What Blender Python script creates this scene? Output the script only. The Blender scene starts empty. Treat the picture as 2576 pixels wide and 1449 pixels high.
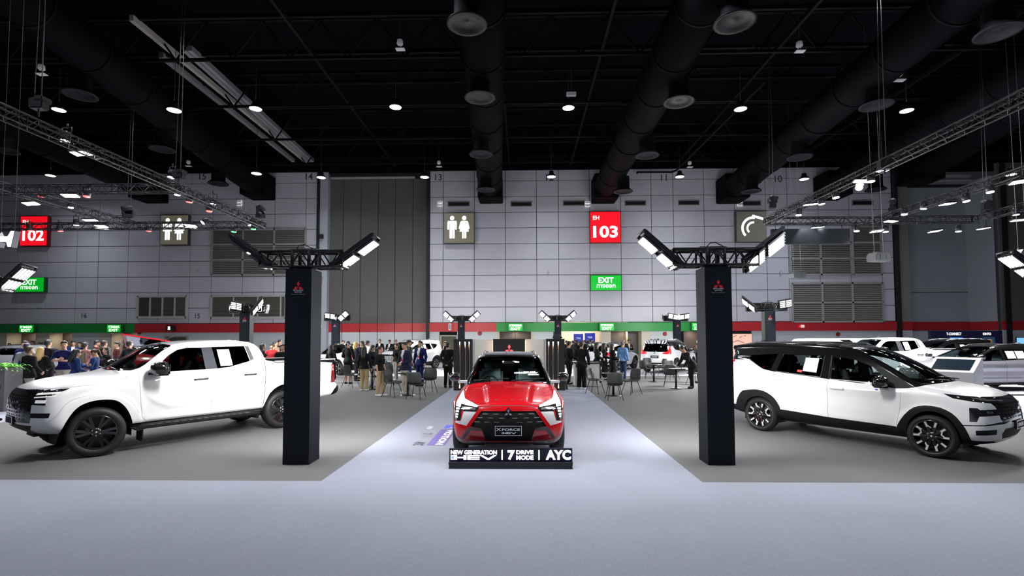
import bpy, bmesh, math, random
import numpy as np
from mathutils import Vector, Matrix, Euler

random.seed(7)
SC = bpy.context.scene
COL = SC.collection
PI = math.pi
R = math.radians

# ------------------------------------------------------------------ camera
FPX, CAM_H = 1283.0, 1.88
YAW, PITCH, ROLL, SHIFT = R(1.263), R(2.548), R(0.15), 68.0
cam_d = bpy.data.cameras.new('camera')
cam = bpy.data.objects.new('camera', cam_d)
COL.objects.link(cam)
cam_d.sensor_fit = 'HORIZONTAL'
cam_d.sensor_width = 36.0
cam_d.lens = FPX / 2576.0 * 36.0
cam_d.shift_y = SHIFT / 2576.0
cam_d.clip_end = 300
cam.location = (0, 0, CAM_H)
cam.rotation_euler = (PI / 2 + PITCH, ROLL, YAW)
SC.camera = cam

# ------------------------------------------------------------------ view, world
SC.view_settings.view_transform = 'Standard'
SC.view_settings.look = 'None'
SC.view_settings.gamma = 1
SC.view_settings.use_curve_mapping = False
SC.view_settings.exposure = 0.0
world = bpy.data.worlds.new('hall_dark')
SC.world = world
world.use_nodes = True
world.node_tree.nodes['Background'].inputs[0].default_value = (0.55, 0.6, 0.8, 1)
world.node_tree.nodes['Background'].inputs[1].default_value = 0.02
SC.cycles.use_denoising = True
SC.cycles.max_bounces = 6
SC.cycles.diffuse_bounces = 3
SC.cycles.glossy_bounces = 3
SC.cycles.transmission_bounces = 4
SC.cycles.transparent_max_bounces = 8
SC.cycles.sample_clamp_indirect = 4.0
SC.cycles.caustics_reflective = False
SC.cycles.caustics_refractive = False

# light levels (watts) of the hall lamps, seen and added
W_BAY = 62       # high bay lamp in the hall ceiling
W_FLOOD = 105      # one flood head on a light tower
W_TRUSS = 120      # wash lamp on the hung trusses

RM = (Matrix.Rotation(YAW, 3, 'Z') @ Matrix.Rotation(ROLL, 3, 'Y') @ Matrix.Rotation(PI / 2 + PITCH, 3, 'X'))


def ray(px, py):
    return RM @ Vector(((px - 1288) / FPX, -(py - 724.5 - SHIFT) / FPX, -1))


def at(px, py, Y):
    """world point seen at this pixel of the 2576x1449 photo, at depth Y"""
    d = ray(px, py)
    k = Y / d.y
    return Vector((d.x * k, Y, CAM_H + d.z * k))


def on_floor(px, py):
    d = ray(px, py)
    k = -CAM_H / d.z
    return Vector((d.x * k, d.y * k, 0))


# ------------------------------------------------------------------ materials
MATS = {}


def mat(name, col=(0.5, 0.5, 0.5), rough=0.5, metal=0.0, coat=0.0, emit=None, power=0.0, spec=0.5, noise=0.0, nscale=20.0, bump=0.0, bscale=200.0):
    if name in MATS:
        return MATS[name]
    m = bpy.data.materials.new(name)
    m.use_nodes = True
    nt = m.node_tree
    b = nt.nodes['Principled BSDF']
    b.inputs['Base Color'].default_value = (*col, 1)
    b.inputs['Roughness'].default_value = rough
    b.inputs['Metallic'].default_value = metal
    b.inputs['Coat Weight'].default_value = coat
    b.inputs['Coat Roughness'].default_value = 0.03
    b.inputs['Specular IOR Level'].default_value = spec
    if emit:
        b.inputs['Emission Color'].default_value = (*emit, 1)
        b.inputs['Emission Strength'].default_value = power
    if noise > 0 or bump > 0:
        tc = nt.nodes.new('ShaderNodeTexCoord')
        if noise > 0:
            n = nt.nodes.new('ShaderNodeTexNoise')
            n.inputs['Scale'].default_value = nscale
            n.inputs['Detail'].default_value = 6
            nt.links.new(tc.outputs['Object'], n.inputs['Vector'])
            mx = nt.nodes.new('ShaderNodeMixRGB')
            mx.blend_type = 'MIX'
            mx.inputs[1].default_value = (*[max(0, c * (1 - noise)) for c in col], 1)
            mx.inputs[2].default_value = (*[min(1, c * (1 + noise)) for c in col], 1)
            nt.links.new(n.outputs[0], mx.inputs[0])
            nt.links.new(mx.outputs[0], b.inputs['Base Color'])
        if bump > 0:
            n2 = nt.nodes.new('ShaderNodeTexNoise')
            n2.inputs['Scale'].default_value = bscale
            n2.inputs['Detail'].default_value = 3
            nt.links.new(tc.outputs['Object'], n2.inputs['Vector'])
            bp = nt.nodes.new('ShaderNodeBump')
            bp.inputs['Strength'].default_value = bump
            bp.inputs['Distance'].default_value = 0.01
            nt.links.new(n2.outputs[0], bp.inputs['Height'])
            nt.links.new(bp.outputs[0], b.inputs['Normal'])
    MATS[name] = m
    return m


def glass_mat(name, tint, gloss_rough=0.02):
    """tinted pane: partly see-through, partly mirror (fresnel)"""
    if name in MATS:
        return MATS[name]
    m = bpy.data.materials.new(name)
    m.use_nodes = True
    nt = m.node_tree
    nt.nodes.remove(nt.nodes['Principled BSDF'])
    out = nt.nodes['Material Output']
    tr = nt.nodes.new('ShaderNodeBsdfTransparent')
    tr.inputs[0].default_value = (*tint, 1)
    gl = nt.nodes.new('ShaderNodeBsdfGlossy')
    gl.inputs['Roughness'].default_value = gloss_rough
    gl.inputs[0].default_value = (0.9, 0.95, 1.0, 1)
    fr = nt.nodes.new('ShaderNodeFresnel')
    fr.inputs[0].default_value = 1.45
    mx = nt.nodes.new('ShaderNodeMixShader')
    nt.links.new(fr.outputs[0], mx.inputs[0])
    nt.links.new(tr.outputs[0], mx.inputs[1])
    nt.links.new(gl.outputs[0], mx.inputs[2])
    nt.links.new(mx.outputs[0], out.inputs[0])
    MATS[name] = m
    return m


def lamp_mat(name, col, power):
    return mat(name, (0.8, 0.8, 0.8), 0.4, emit=col, power=power)


# ------------------------------------------------------------------ objects, names, labels
def put(o, parent=None, loc=None, rot=None):
    COL.objects.link(o)
    if parent is not None:
        o.parent = parent
    if loc is not None:
        o.location = loc
    if rot is not None:
        o.rotation_euler = rot
    return o


def tag(o, label=None, cat=None, group=None, kind=None):
    if label:
        o['label'] = label
    if cat:
        o['category'] = cat
    if group:
        o['group'] = group
    if kind:
        o['kind'] = kind
    return o


def thing(name, label, cat, loc=(0, 0, 0), rz=0.0, group=None):
    o = bpy.data.objects.new(name, None)
    put(o, None, loc, (0, 0, rz))
    o.empty_display_size = 0.2
    return tag(o, label, cat, group)


def kids(o):
    return list(o.children)


def copy_tree(o, parent=None):
    c = o.copy()
    COL.objects.link(c)
    c.parent = parent
    for ch in kids(o):
        copy_tree(ch, c)
    return c


class MB:
    """collects faces, then links them as one mesh object"""

    def __init__(self):
        self.v, self.f, self.m, self.s = [], [], [], []

    def add(self, vs, fs, mi=0, smooth=False, M=None):
        o = len(self.v)
        for p in vs:
            p = Vector(p)
            self.v.append(M @ p if M is not None else p)
        for f in fs:
            self.f.append([i + o for i in f])
            self.m.append(mi)
            self.s.append(smooth)
        return self

    def box(self, c, s, mi=0, M=None, bev=0.0):
        x, y, z = [q / 2 for q in s]
        cx, cy, cz = c
        if bev <= 0:
            vs = [(cx + a * x, cy + b * y, cz + d * z) for a in (-1, 1) for b in (-1, 1) for d in (-1, 1)]
            fs = [(0, 1, 3, 2), (4, 6, 7, 5), (0, 4, 5, 1), (2, 3, 7, 6), (0, 2, 6, 4), (1, 5, 7, 3)]
            return self.add(vs, fs, mi, False, M)
        bev = min(bev, x * .9, y * .9, z * .9)
        bm = bmesh.new()
        bmesh.ops.create_cube(bm, size=1, matrix=Matrix.Translation(c) @ Matrix.Diagonal((*s, 1)))
        bmesh.ops.bevel(bm, geom=bm.edges[:], offset=bev, segments=2, affect='EDGES')
        self.bm(bm, mi, False, M)
        return self

    def bm(self, bm, mi=0, smooth=False, M=None):
        bm.verts.index_update()
        self.add([v.co.copy() for v in bm.verts], [[v.index for v in f.verts] for f in bm.faces], mi, smooth, M)
        bm.free()
        return self

    def tube(self, a, b, r, n=8, mi=0, r2=None, cap=True, M=None, smooth=True):
        a, b = Vector(a), Vector(b)
        d = (b - a)
        if d.length < 1e-6:
            return self
        d.normalize()
        u = d.orthogonal().normalized()
        w = d.cross(u)
        r2 = r if r2 is None else r2
        vs = []
        for p, q in ((a, r), (b, r2)):
            for k in range(n):
                t = 2 * PI * k / n
                vs.append(p + (u * math.cos(t) + w * math.sin(t)) * q)
        self.add(vs, [(k, (k + 1) % n, n + (k + 1) % n, n + k) for k in range(n)], mi, smooth, M)
        if cap:
            self.add(vs, [tuple(range(n))[::-1], tuple(range(n, 2 * n))], mi, False, M)
        return self

    def path(self, pts, r, n=6, mi=0):
        for a, b in zip(pts, pts[1:]):
            self.tube(a, b, r, n, mi)
        return self

    def lathe(self, prof, n=24, mi=0, M=None, smooth=True, a0=0.0, a1=2 * PI):
        """profile of (radius, z) turned about z"""
        full = abs(a1 - a0 - 2 * PI) < 1e-6
        cnt = n if full else n + 1
        vs = [(r * math.cos(a0 + (a1 - a0) * k / n), r * math.sin(a0 + (a1 - a0) * k / n), z) for k in range(cnt) for r, z in prof]
        p = len(prof)
        fs = []
        for k in range(n):
            k2 = (k + 1) % cnt
            for i in range(p - 1):
                fs.append((k * p + i, k2 * p + i, k2 * p + i + 1, k * p + i + 1))
        return self.add(vs, fs, mi, smooth, M)

    def prism(self, poly, h0, h1, axis='y', mi=0, M=None, top=None):
        """polygon in the plane across the axis, pushed from h0 to h1"""
        n = len(poly)

        def P(a, b, h):
            return {'x': (h, a, b), 'y': (a, h, b), 'z': (a, b, h)}[axis]
        tp = top or poly
        vs = [P(a, b, h0) for a, b in poly] + [P(a, b, h1) for a, b in tp]
        fs = [tuple(range(n))[::-1], tuple(range(n, 2 * n))] + [(k, (k + 1) % n, n + (k + 1) % n, n + k) for k in range(n)]
        return self.add(vs, fs, mi, False, M)

    def grid(self, P, mi=0, smooth=True, M=None):
        """rows of points"""
        r, c = len(P), len(P[0])
        return self.add([q for row in P for q in row], [(i * c + j, i * c + j + 1, (i + 1) * c + j + 1, (i + 1) * c + j) for i in range(r - 1) for j in range(c - 1)], mi, smooth, M)

    def build(self, name, mats, parent=None, loc=None, rot=None, fix=True):
        me = bpy.data.meshes.new(name)
        me.from_pydata([tuple(p) for p in self.v], [], self.f)
        if not isinstance(mats, (list, tuple)):
            mats = [mats]
        for m in mats:
            me.materials.append(m)
        me.polygons.foreach_set('material_index', self.m)
        me.polygons.foreach_set('use_smooth', self.s)
        if fix:
            bm = bmesh.new()
            bm.from_mesh(me)
            bmesh.ops.remove_doubles(bm, verts=bm.verts, dist=1e-5)
            bmesh.ops.recalc_face_normals(bm, faces=bm.faces)
            bm.to_mesh(me)
            bm.free()
        me.update()
        o = bpy.data.objects.new(name, me)
        return put(o, parent, loc, rot)


def text_verts(body, w=None, h=None, bold=0.0, depth=0.004, align='C'):
    """lettering as mesh data standing in the XZ plane, facing -Y, centred, fitted to w and/or h"""
    cu = bpy.data.curves.new('lettering', 'FONT')
    cu.body = body
    cu.size = 1.0
    cu.extrude = 0.0
    cu.offset = bold
    cu.resolution_u = 4
    cu.align_x = 'CENTER'
    ob = bpy.data.objects.new('lettering', cu)
    COL.objects.link(ob)
    bpy.context.view_layer.update()
    dg = bpy.context.evaluated_depsgraph_get()
    me = bpy.data.meshes.new_from_object(ob.evaluated_get(dg))
    vs = [v.co.copy() for v in me.vertices]
    fs = [list(p.vertices) for p in me.polygons]
    bpy.data.objects.remove(ob)
    bpy.data.meshes.remove(me)
    if not vs:
        return [], []
    x0, x1 = min(v.x for v in vs), max(v.x for v in vs)
    y0, y1 = min(v.y for v in vs), max(v.y for v in vs)
    sx = w / (x1 - x0) if w else None
    sy = h / (y1 - y0) if h else None
    sx = sx or sy
    sy = sy or sx
    return [((v.x - (x0 + x1) / 2) * sx, -depth, (v.y - (y0 + y1) / 2) * sy) for v in vs], fs


def lettering(mb, body, c, w=None, h=None, mi=0, bold=0.0, M=None):
    """adds flat lettering (thin raised faces) centred at c to a builder"""
    vs, fs = text_verts(body, w, h, bold, 0.0)
    T = Matrix.Translation(c)
    if M is not None:
        T = M @ T
    mb.add(vs, fs, mi, False, T)
    return mb


def area(name, loc, aim, size, watts, col=(1, 1, 1), spread=PI, parent=None, size_y=None):
    d = bpy.data.lights.new(name, 'AREA')
    d.energy = watts
    d.color = col
    d.size = size
    if size_y:
        d.shape = 'RECTANGLE'
        d.size_y = size_y
    else:
        d.shape = 'DISK'
    d.spread = spread
    o = bpy.data.objects.new(name, d)
    put(o, parent, loc)
    o.rotation_euler = Vector(aim).to_track_quat('-Z', 'Y').to_euler()
    return o

# ================================================================== THE HALL
YW = 38.0                       # depth of the end wall


def WX(px, Y=YW):
    return at(px, 849, Y).x


def WZ(py, Y=YW, px=1300):
    return at(px, py, Y).z


M_PANEL = mat('wall_panel_grey', (0.60, 0.60, 0.665), 0.55, noise=0.05, nscale=1.3)
M_SEAM = mat('wall_seam', (0.10, 0.095, 0.09), 0.8)
M_LOWER = mat('lower_wall_paint', (0.56, 0.60, 0.62), 0.6, noise=0.03, nscale=2)
M_RED = mat('band_red', (0.50, 0.022, 0.03), 0.45, noise=0.06, nscale=3)
M_GREEN = mat('band_green', (0.012, 0.27, 0.045), 0.45, noise=0.06, nscale=3)
M_BLACK = mat('black_matt', (0.012, 0.012, 0.014), 0.6)
M_DARKCEIL = mat('ceiling_black', (0.004, 0.004, 0.006), 0.9, spec=.05)
M_DUCT = mat('duct_dark', (0.003, 0.003, 0.0045), 0.7, spec=.06, noise=0.1, nscale=1)
M_BROWN = mat('partition_brown', (0.115, 0.108, 0.10), 0.6, noise=0.08, nscale=1.5)
M_CREAM = mat('cream_render', (0.62, 0.56, 0.46), 0.7, noise=0.04)
M_DOOR = mat('door_brown', (0.10, 0.08, 0.075), 0.45, noise=0.08, nscale=4)
M_STEEL = mat('brushed_steel', (0.62, 0.62, 0.64), 0.28, metal=1.0)
M_WHITE = mat('white_paint', (0.82, 0.82, 0.84), 0.5)
M_LOUV = mat('louver_grey', (0.42, 0.42, 0.40), 0.5, metal=0.2)
M_FLOORPALE = mat('floor_pale', (0.45, 0.46, 0.50), 0.55, noise=0.1, nscale=2)


def struct(o):
    o['kind'] = 'structure'
    return o


# floor of the whole hall
b = MB()
b.add([(-46, -8, 0), (46, -8, 0), (46, YW + 2, 0), (-46, YW + 2, 0)], [(0, 1, 2, 3)])
struct(b.build('floor', M_FLOORPALE))


def carpet_mat(name, col, mott):
    m = mat(name, col, 0.95, spec=0.15, noise=mott, nscale=70, bump=0.35, bscale=220)
    nt = m.node_tree
    n = [x for x in nt.nodes if x.type == 'TEX_NOISE'][0]
    n.inputs['Detail'].default_value = 10
    n.inputs['Roughness'].default_value = 0.8
    return m


M_CARPL = carpet_mat('carpet_light_grey', (0.295, 0.318, 0.39), 0.42)
M_CARPD = carpet_mat('carpet_dark_grey', (0.148, 0.149, 0.152), 0.30)
M_CARPLAV = carpet_mat('carpet_lavender', (0.34, 0.34, 0.42), 0.2)
M_CARPW = carpet_mat('carpet_white_blue', (0.55, 0.57, 0.66), 0.1)


def carpet(name, x0, x1, y0, y1, z, m, label, cat='carpet'):
    q = MB()
    q.box(((x0 + x1) / 2, (y0 + y1) / 2, z / 2), (x1 - x0, y1 - y0, z))
    o = q.build(name, m)
    return tag(o, label, cat)


XA0, XA1, YF = -2.66, 2.31, 6.74
carpet('light_carpet', -24, 24, -6, YF, 0.006, M_CARPL, 'wide light grey carpet across the front edge of the car stand')
carpet('aisle_carpet', XA0, XA1, YF, 19.3, 0.006, M_CARPL, 'light grey carpet runner under the red car leading to the kiosk')
carpet('dark_carpet', -11.75, XA0, YF, 25, 0.005, M_CARPD, 'dark grey carpet under the white pickup truck')
carpet('dark_carpet', XA1, 11.0, YF, 25, 0.005, M_CARPD, 'dark grey carpet under the white and black people carrier')
carpet('dark_carpet', XA0, XA1, 19.3, 25, 0.005, M_CARPD, 'dark grey carpet strip behind the lit kiosk')
carpet('lavender_carpet', -32, -11.75, YF, 30, 0.005, M_CARPLAV, 'pale lavender carpet of the crowded stand beyond the pickup')
carpet('white_carpet', 11.0, 32, YF, 30, 0.005, M_CARPW, 'blue white carpet of the neighbouring car stand beyond the people carrier')

# ceiling and the hidden end of the hall
b = MB()
b.add([(-46, -8, 17), (46, -8, 17), (46, YW + 3, 17), (-46, YW + 3, 17)], [(0, 3, 2, 1)])
struct(b.build('ceiling', M_DARKCEIL))
ZT = WZ(428)                    # top edge of the wall cladding
b = MB()
b.box((0, YW + 0.6, ZT + 1.4), (90, 1.6, 2.8))
struct(b.build('trim_1', M_DARKCEIL))
for nm, xs in (('wall_left', -44), ('wall_right', 44)):
    b = MB()
    b.box((xs, 17, 8.5), (0.3, 46, 17))
    struct(b.build(nm, mat('side_wall_dark', (0.2, 0.2, 0.22), 0.8)))

# ---- end wall: panel cladding with open seams
ZB1 = WZ(812)                   # top of the coloured band
ZB0 = WZ(834)                   # bottom of the band
rows_py = [811, 772, 732, 692, 652.5, 613, 573, 534, 494.5, 455, 428]
ROWS = [WZ(p) for p in rows_py]


def cladding(name, pxs, y=YW, rows=ROWS):
    q = MB()
    xs = [WX(p, y) for p in pxs]
    q.box(((xs[0] + xs[-1]) / 2, y + 0.16, (rows[0] + rows[-1]) / 2), (xs[-1] - xs[0], 0.2, rows[-1] - rows[0]), 1)
    g = 0.022
    for xa, xb in zip(xs, xs[1:]):
        for za, zb in zip(rows, rows[1:]):
            q.box(((xa + xb) / 2, y + 0.03, (za + zb) / 2), (xb - xa - 2 * g, 0.06, zb - za - 2 * g), 0)
    return struct(q.build(name, [M_PANEL, M_SEAM], fix=False))


cladding('wall_back_left', [-420, -340, -260, -180, -100, -42, 36, 111, 186, 241, 316, 395, 473, 528, 607, 686, 765, 797])
cladding('wall_back_centre', [1080, 1114, 1193, 1272, 1351, 1407, 1486, 1565, 1643, 1699, 1777, 1855, 1934, 1989, 2068, 2146, 2225, 2255])


def band(name, p0, p1, m, y=YW - 0.12):
    q = MB()
    a, c = WX(p0, y), WX(p1, y)
    q.box(((a + c) / 2, y + 0.15, (ZB0 + ZB1) / 2), (c - a, 0.3, ZB1 - ZB0))
    return struct(q.build(name, m))


band('trim_2', -420, 338, M_GREEN)
band('trim_3', 338, 797, M_RED)
band('trim_4', 1078, 1249, M_RED)
band('trim_5', 1249, 1800, M_GREEN)
band('trim_6', 1800, 2258, M_RED)


def lower(name, p0, p1, y=YW, m=None, d=0.2):
    q = MB()
    a, c = WX(p0, y), WX(p1, y)
    q.box(((a + c) / 2, y + d / 2, ZB0 / 2), (c - a, d, ZB0))
    return struct(q.build(name, m or M_LOWER))


# lower wall, left open where the door lobbies are
for i, (p0, p1) in enumerate([(181, 247), (345, 720), (720, 797), (1080, 1105), (1150, 1249), (1344, 1392), (1637, 1700), (1893, 2255)]):
    lower('wall_lower_%d' % (i + 1), p0, p1)
lower('wall_lower_9', -420, -60)
for i, (p0, p1) in enumerate([(-60, 17), (90, 124), (247, 281), (1249, 1256), (1336, 1344), (1513, 1536), (1614, 1637)]):
    lower('wall_reveal_%d' % (i + 1), p0, p1, m=M_CREAM, d=1.2)

# movable partition bay between the two cladding fields
YP = YW + 0.5
b = MB()
xs = [WX(p, YP) for p in (819, 860, 904.7, 948.8, 992, 1036.8, 1076)]
zt = WZ(447, YP)
b.box(((xs[0] + xs[-1]) / 2, YP + 0.2, zt / 2), (xs[-1] - xs[0], 0.2, zt), 1)
for xa, xb in zip(xs, xs[1:]):
    b.box(((xa + xb) / 2, YP + 0.06, (ZB1 + zt) / 2), (xb - xa - 0.05, 0.1, zt - ZB1 - 0.03), 0)
    b.box(((xa + xb) / 2, YP + 0.05, (ZB1 + ZB0) / 2), (xb - xa - 0.05, 0.1, ZB1 - ZB0), 2)
    b.box(((xa + xb) / 2, YP + 0.06, ZB0 / 2), (xb - xa - 0.05, 0.1, ZB0 - 0.02), 3)
struct(b.build('wall_partition', [M_BROWN, M_SEAM, M_RED, M_LOWER], fix=False))
b = MB()
xa, xb = WX(799), WX(820)
b.box(((xa + xb) / 2, YW + 0.4, ZT / 2), (xb - xa, 0.7, ZT), 0)
struct(b.build('trim_7', mat('pale_jamb', (0.45, 0.48, 0.53), 0.6)))
b = MB()
b.box((WX(797), YW - 0.02, (ZT + ZB0) / 2), (0.16, 0.3, ZT - ZB0), 0)
b.box((WX(806), YW - 0.06, WZ(592)), (0.25, 0.2, 0.3), 0)
struct(b.build('trim_8', M_BLACK))
b = MB()
b.box((WX(1076), YW + 0.1, ZT / 2), (0.22, 0.6, ZT), 0)
struct(b.build('trim_9', M_BLACK))
b = MB()
b.box(((WX(826) + WX(1040)) / 2, YW + 0.2, WZ(442)), (WX(1040) - WX(826), 0.25, 0.10))
b.box(((WX(826) + WX(1076)) / 2, YW + 0.3, WZ(436)), (WX(1076) - WX(826), 0.6, 0.25), 1)
struct(b.build('trim_10', [mat('track_grey', (0.42, 0.40, 0.38), 0.5), M_BLACK]))

# recess at the far corner, with its dark columns
b = MB()
ya = YW + 1.6
xa, xb = WX(2292, ya), WX(2440, ya)
zl = WZ(740, ya)
ztop = WZ(470, ya)
b.box(((xa + xb) / 2, ya + 0.1, (zl + ztop) / 2 + 0.03), (xb - xa, 0.2, ztop - zl), 0)
b.box(((xa + xb) / 2, ya + 0.08, (ZB1 + zl) / 2 - 0.03), (xb - xa, 0.2, zl - ZB1), 0)
b.box(((xa + xb) / 2, ya + 0.02, (ZB1 + ZB0) / 2 + 0.02), (xb - xa, 0.2, ZB1 - ZB0), 1)
b.box(((xa + xb) / 2, ya + 0.1, ZB0 / 2), (xb - xa, 0.2, ZB0), 2)
xc = WX(2512, YW - 0.2)
yc = YW - 0.2
# the canted return of the recess
b.add([(xb, ya, ZB1), (xc, yc, ZB1), (xc, yc, ztop), (xb, ya, ztop)], [(0, 1, 2, 3)], 0)
b.add([(xb, ya - .05, ZB0), (xc, yc - .05, ZB0), (xc, yc - .05, ZB1), (xb, ya - .05, ZB1)], [(0, 1, 2, 3)], 1)
b.add([(xb, ya, 0), (xc, yc, 0), (xc, yc, ZB0), (xb, ya, ZB0)], [(0, 1, 2, 3)], 2)
struct(b.build('wall_corner_recess', [mat('recess_pale', (0.40, 0.44, 0.47), 0.6, noise=0.06, nscale=0.8), M_RED, M_LOWER], fix=False))
b = MB()
b.box((WX(2261), YW - 0.02, (ZT) / 2), (0.26, 0.4, ZT))
b.box((WX(2519), YW - 0.5, (ZT) / 2), (0.34, 0.4, ZT))
struct(b.build('trim_11', M_BLACK))
b = MB()
xa, xb = WX(2266), WX(2292, YW + .3)
b.box(((xa + xb) / 2, YW + 0.9, ZT / 2 + .0), (xb - xa, 1.4, ZT), 0)
b.box(((xa + xb) / 2, YW + 0.86, (ZB1 + ZB0) / 2), (xb - xa + .01, 1.4, ZB1 - ZB0), 1)
b.box(((xa + xb) / 2, YW + 0.86, ZB0 / 2), (xb - xa + .005, 1.4, ZB0), 2)
struct(b.build('wall_pier', [mat('pier_brown', (0.26, 0.245, 0.23), 0.7, noise=0.08), M_RED, M_LOWER], fix=False))
b = MB()
xa, xb = WX(2526, YW - .6), WX(2900, YW - .6)
b.box(((xa + xb) / 2, YW - 0.5, (ZB1 + ZT) / 2), (xb - xa, 0.2, ZT - ZB1), 0)
b.box(((xa + xb) / 2, YW - 0.52, (ZB1 + ZB0) / 2), (xb - xa, 0.2, ZB1 - ZB0), 1)
b.box(((xa + xb) / 2, YW - 0.5, ZB0 / 2), (xb - xa, 0.2, ZB0), 2)
struct(b.build('wall_corner_brown', [mat('corner_brown', (0.16, 0.145, 0.135), 0.7, noise=0.06), M_RED, M_LOWER], fix=False))
b = MB()
for py in (450, 462, 474):
    xa, xb = WX(2295, YW + .6), WX(2450, YW + .6)
    b.box(((xa + xb) / 2, YW + 0.4, WZ(py)), (xb - xa, 0.3, 0.16), 0 if py < 470 else 1)
struct(b.build('trim_12', [mat('track_grey', (0.42, 0.40, 0.38)), M_BLACK]))


# ---- wall fittings
def louver(p0, p1, q0, q1, label, ncol):
    x0, x1, z0, z1 = WX(p0), WX(p1), WZ(q1), WZ(q0)
    o = thing('louver_vent', label, 'vent', ((x0 + x1) / 2, YW, z0), 0, 'louvred vents in the end wall')
    w, h = x1 - x0, z1 - z0
    q = MB()
    q.box((0, -0.02, h / 2), (w, 0.03, h), 0)
    q.build('backing', M_SEAM, o)
    nrow = max(1, round(h / 1.17))
    f = MB()
    for i in range(ncol + 1):
        f.box((-w / 2 + w * i / ncol, -0.10, h / 2), (0.12, 0.12, h + .12))
    for i in range(nrow + 1):
        f.box((0, -0.10, h * i / nrow), (w, 0.12, 0.12))
    f.build('louver_frame', M_LOUV, o)
    s = MB()
    n = int(h / 0.135)
    for k in range(n):
        z = (k + .5) * h / n
        s.add([(-w / 2, -0.12, z - .05), (w / 2, -0.12, z - .05), (w / 2, -0.04, z + .045), (-w / 2, -0.04, z + .045)], [(0, 1, 2, 3)])
    s.build('louver_slat', mat('louver_slat_grey', (0.36, 0.355, 0.33), 0.5), o, fix=False)
    return o


louver(530, 766, 573, 688, 'tall louvred vent above the office windows behind the front light tower', 3)
louver(1992, 2146, 617, 695, 'wide upper louvred vent below the hanging black board', 2)
louver(2150, 2222, 577, 695, 'narrow tall louvred vent beside the dark column', 1)
louver(1994, 2222, 717, 812, 'lower louvred vent just above the red band', 3)

for i, (p0, p1, py, how) in enumerate([(1127, 1180, 512.5, 'above the toilet sign'), (1287, 1338, 514, 'second from the dark partition edge'), (1420, 1472, 513, 'before the red hall sign'),
                          (1577, 1628, 514, 'just past the red hall sign'), (1713, 1764, 514, 'under the bay number eleven'), (1870, 1920, 517, 'above the grey contact sign'), (2155, 2205, 518, 'nearest the dark corner column')]):
    x0, x1, z = WX(p0), WX(p1), WZ(py)
    o = thing('air_slot', 'black slotted air grille high on the grey end wall, ' + how, 'vent', ((x0 + x1) / 2, YW, z), 0, 'air slots along the end wall')
    q = MB()
    w, h = x1 - x0, 0.30
    for s in (-1, 1):
        q.box((0, -0.04, s * h / 2), (w + .08, 0.09, 0.05))
        q.box((s * w / 2, -0.04, 0), (0.05, 0.09, h))
    q.build('grille_frame', mat('slot_frame', (0.16, 0.15, 0.14), 0.6), o)
    q = MB()
    q.box((0, -0.01, 0), (w, 0.02, h))
    for k in range(18):
        q.box((-w / 2 + (k + .5) * w / 18, -0.04, 0), (0.03, 0.05, h))
    q.build('grille', M_BLACK, o)

for px, py, how in [(603, 511, 'above the tall louvred vent'), (1107, 513, 'beside the dark partition edge'), (1478, 514, 'above the red hall sign'), (1861, 512, 'above the grey contact sign')]:
    p = at(px, py, YW)
    o = thing('emergency_lamp', 'white twin emergency lamp box on the grey wall ' + how, 'lamp', (p.x, YW, p.z), 0, 'emergency lamp boxes on the end wall')
    q = MB()
    q.box((0, -0.06, -0.12), (0.38, 0.14, 0.18), bev=.02)
    q.box((0, -0.06, 0.12), (0.38, 0.14, 0.18), bev=.02)
    q.build('housing', mat('lamp_box_white', (0.85, 0.85, 0.85), 0.5, emit=(1, 1, 1), power=0.35), o)
    q = MB()
    for k in range(3):
        for z in (-.12, .12):
            q.box((-.12 + .12 * k, -0.135, z), (0.09, 0.02, 0.13))
    q.build('lens', mat('lamp_lens', (0.7, 0.72, 0.75), 0.2), o)

# painted bay numbers
M_NUM = mat('number_paint', (0.05, 0.05, 0.06), 0.7)
for txt, px, py, where in [('15', 510, 444, 'high up under the ceiling'), ('14', 778, 444, 'high up beside the dark slot'), ('13', 1103, 446, 'high up beside the dark partition edge'), ('12', 1383, 446, 'high up behind a ceiling lamp'),
                    ('11', 1670, 447, 'high up between two black ducts'), ('10', 1958, 450, 'high up above the hanging truss'), ('16', 212, 794, 'just above the green band'), ('15', 497, 795, 'between the office windows'), ('11', 1671, 798, 'low down beside a glaring tower lamp')]:
    p = at(px, py, YW)
    q = MB()
    lettering(q, txt, (0, -0.012, 0), None, 0.5 if py < 500 else 0.36, bold=0.01)
    o = q.build('bay_number', M_NUM, None, (p.x, YW, p.z), fix=False)
    tag(o, 'dark painted bay number %s on the grey wall, %s' % (txt, where), 'number')

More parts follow.
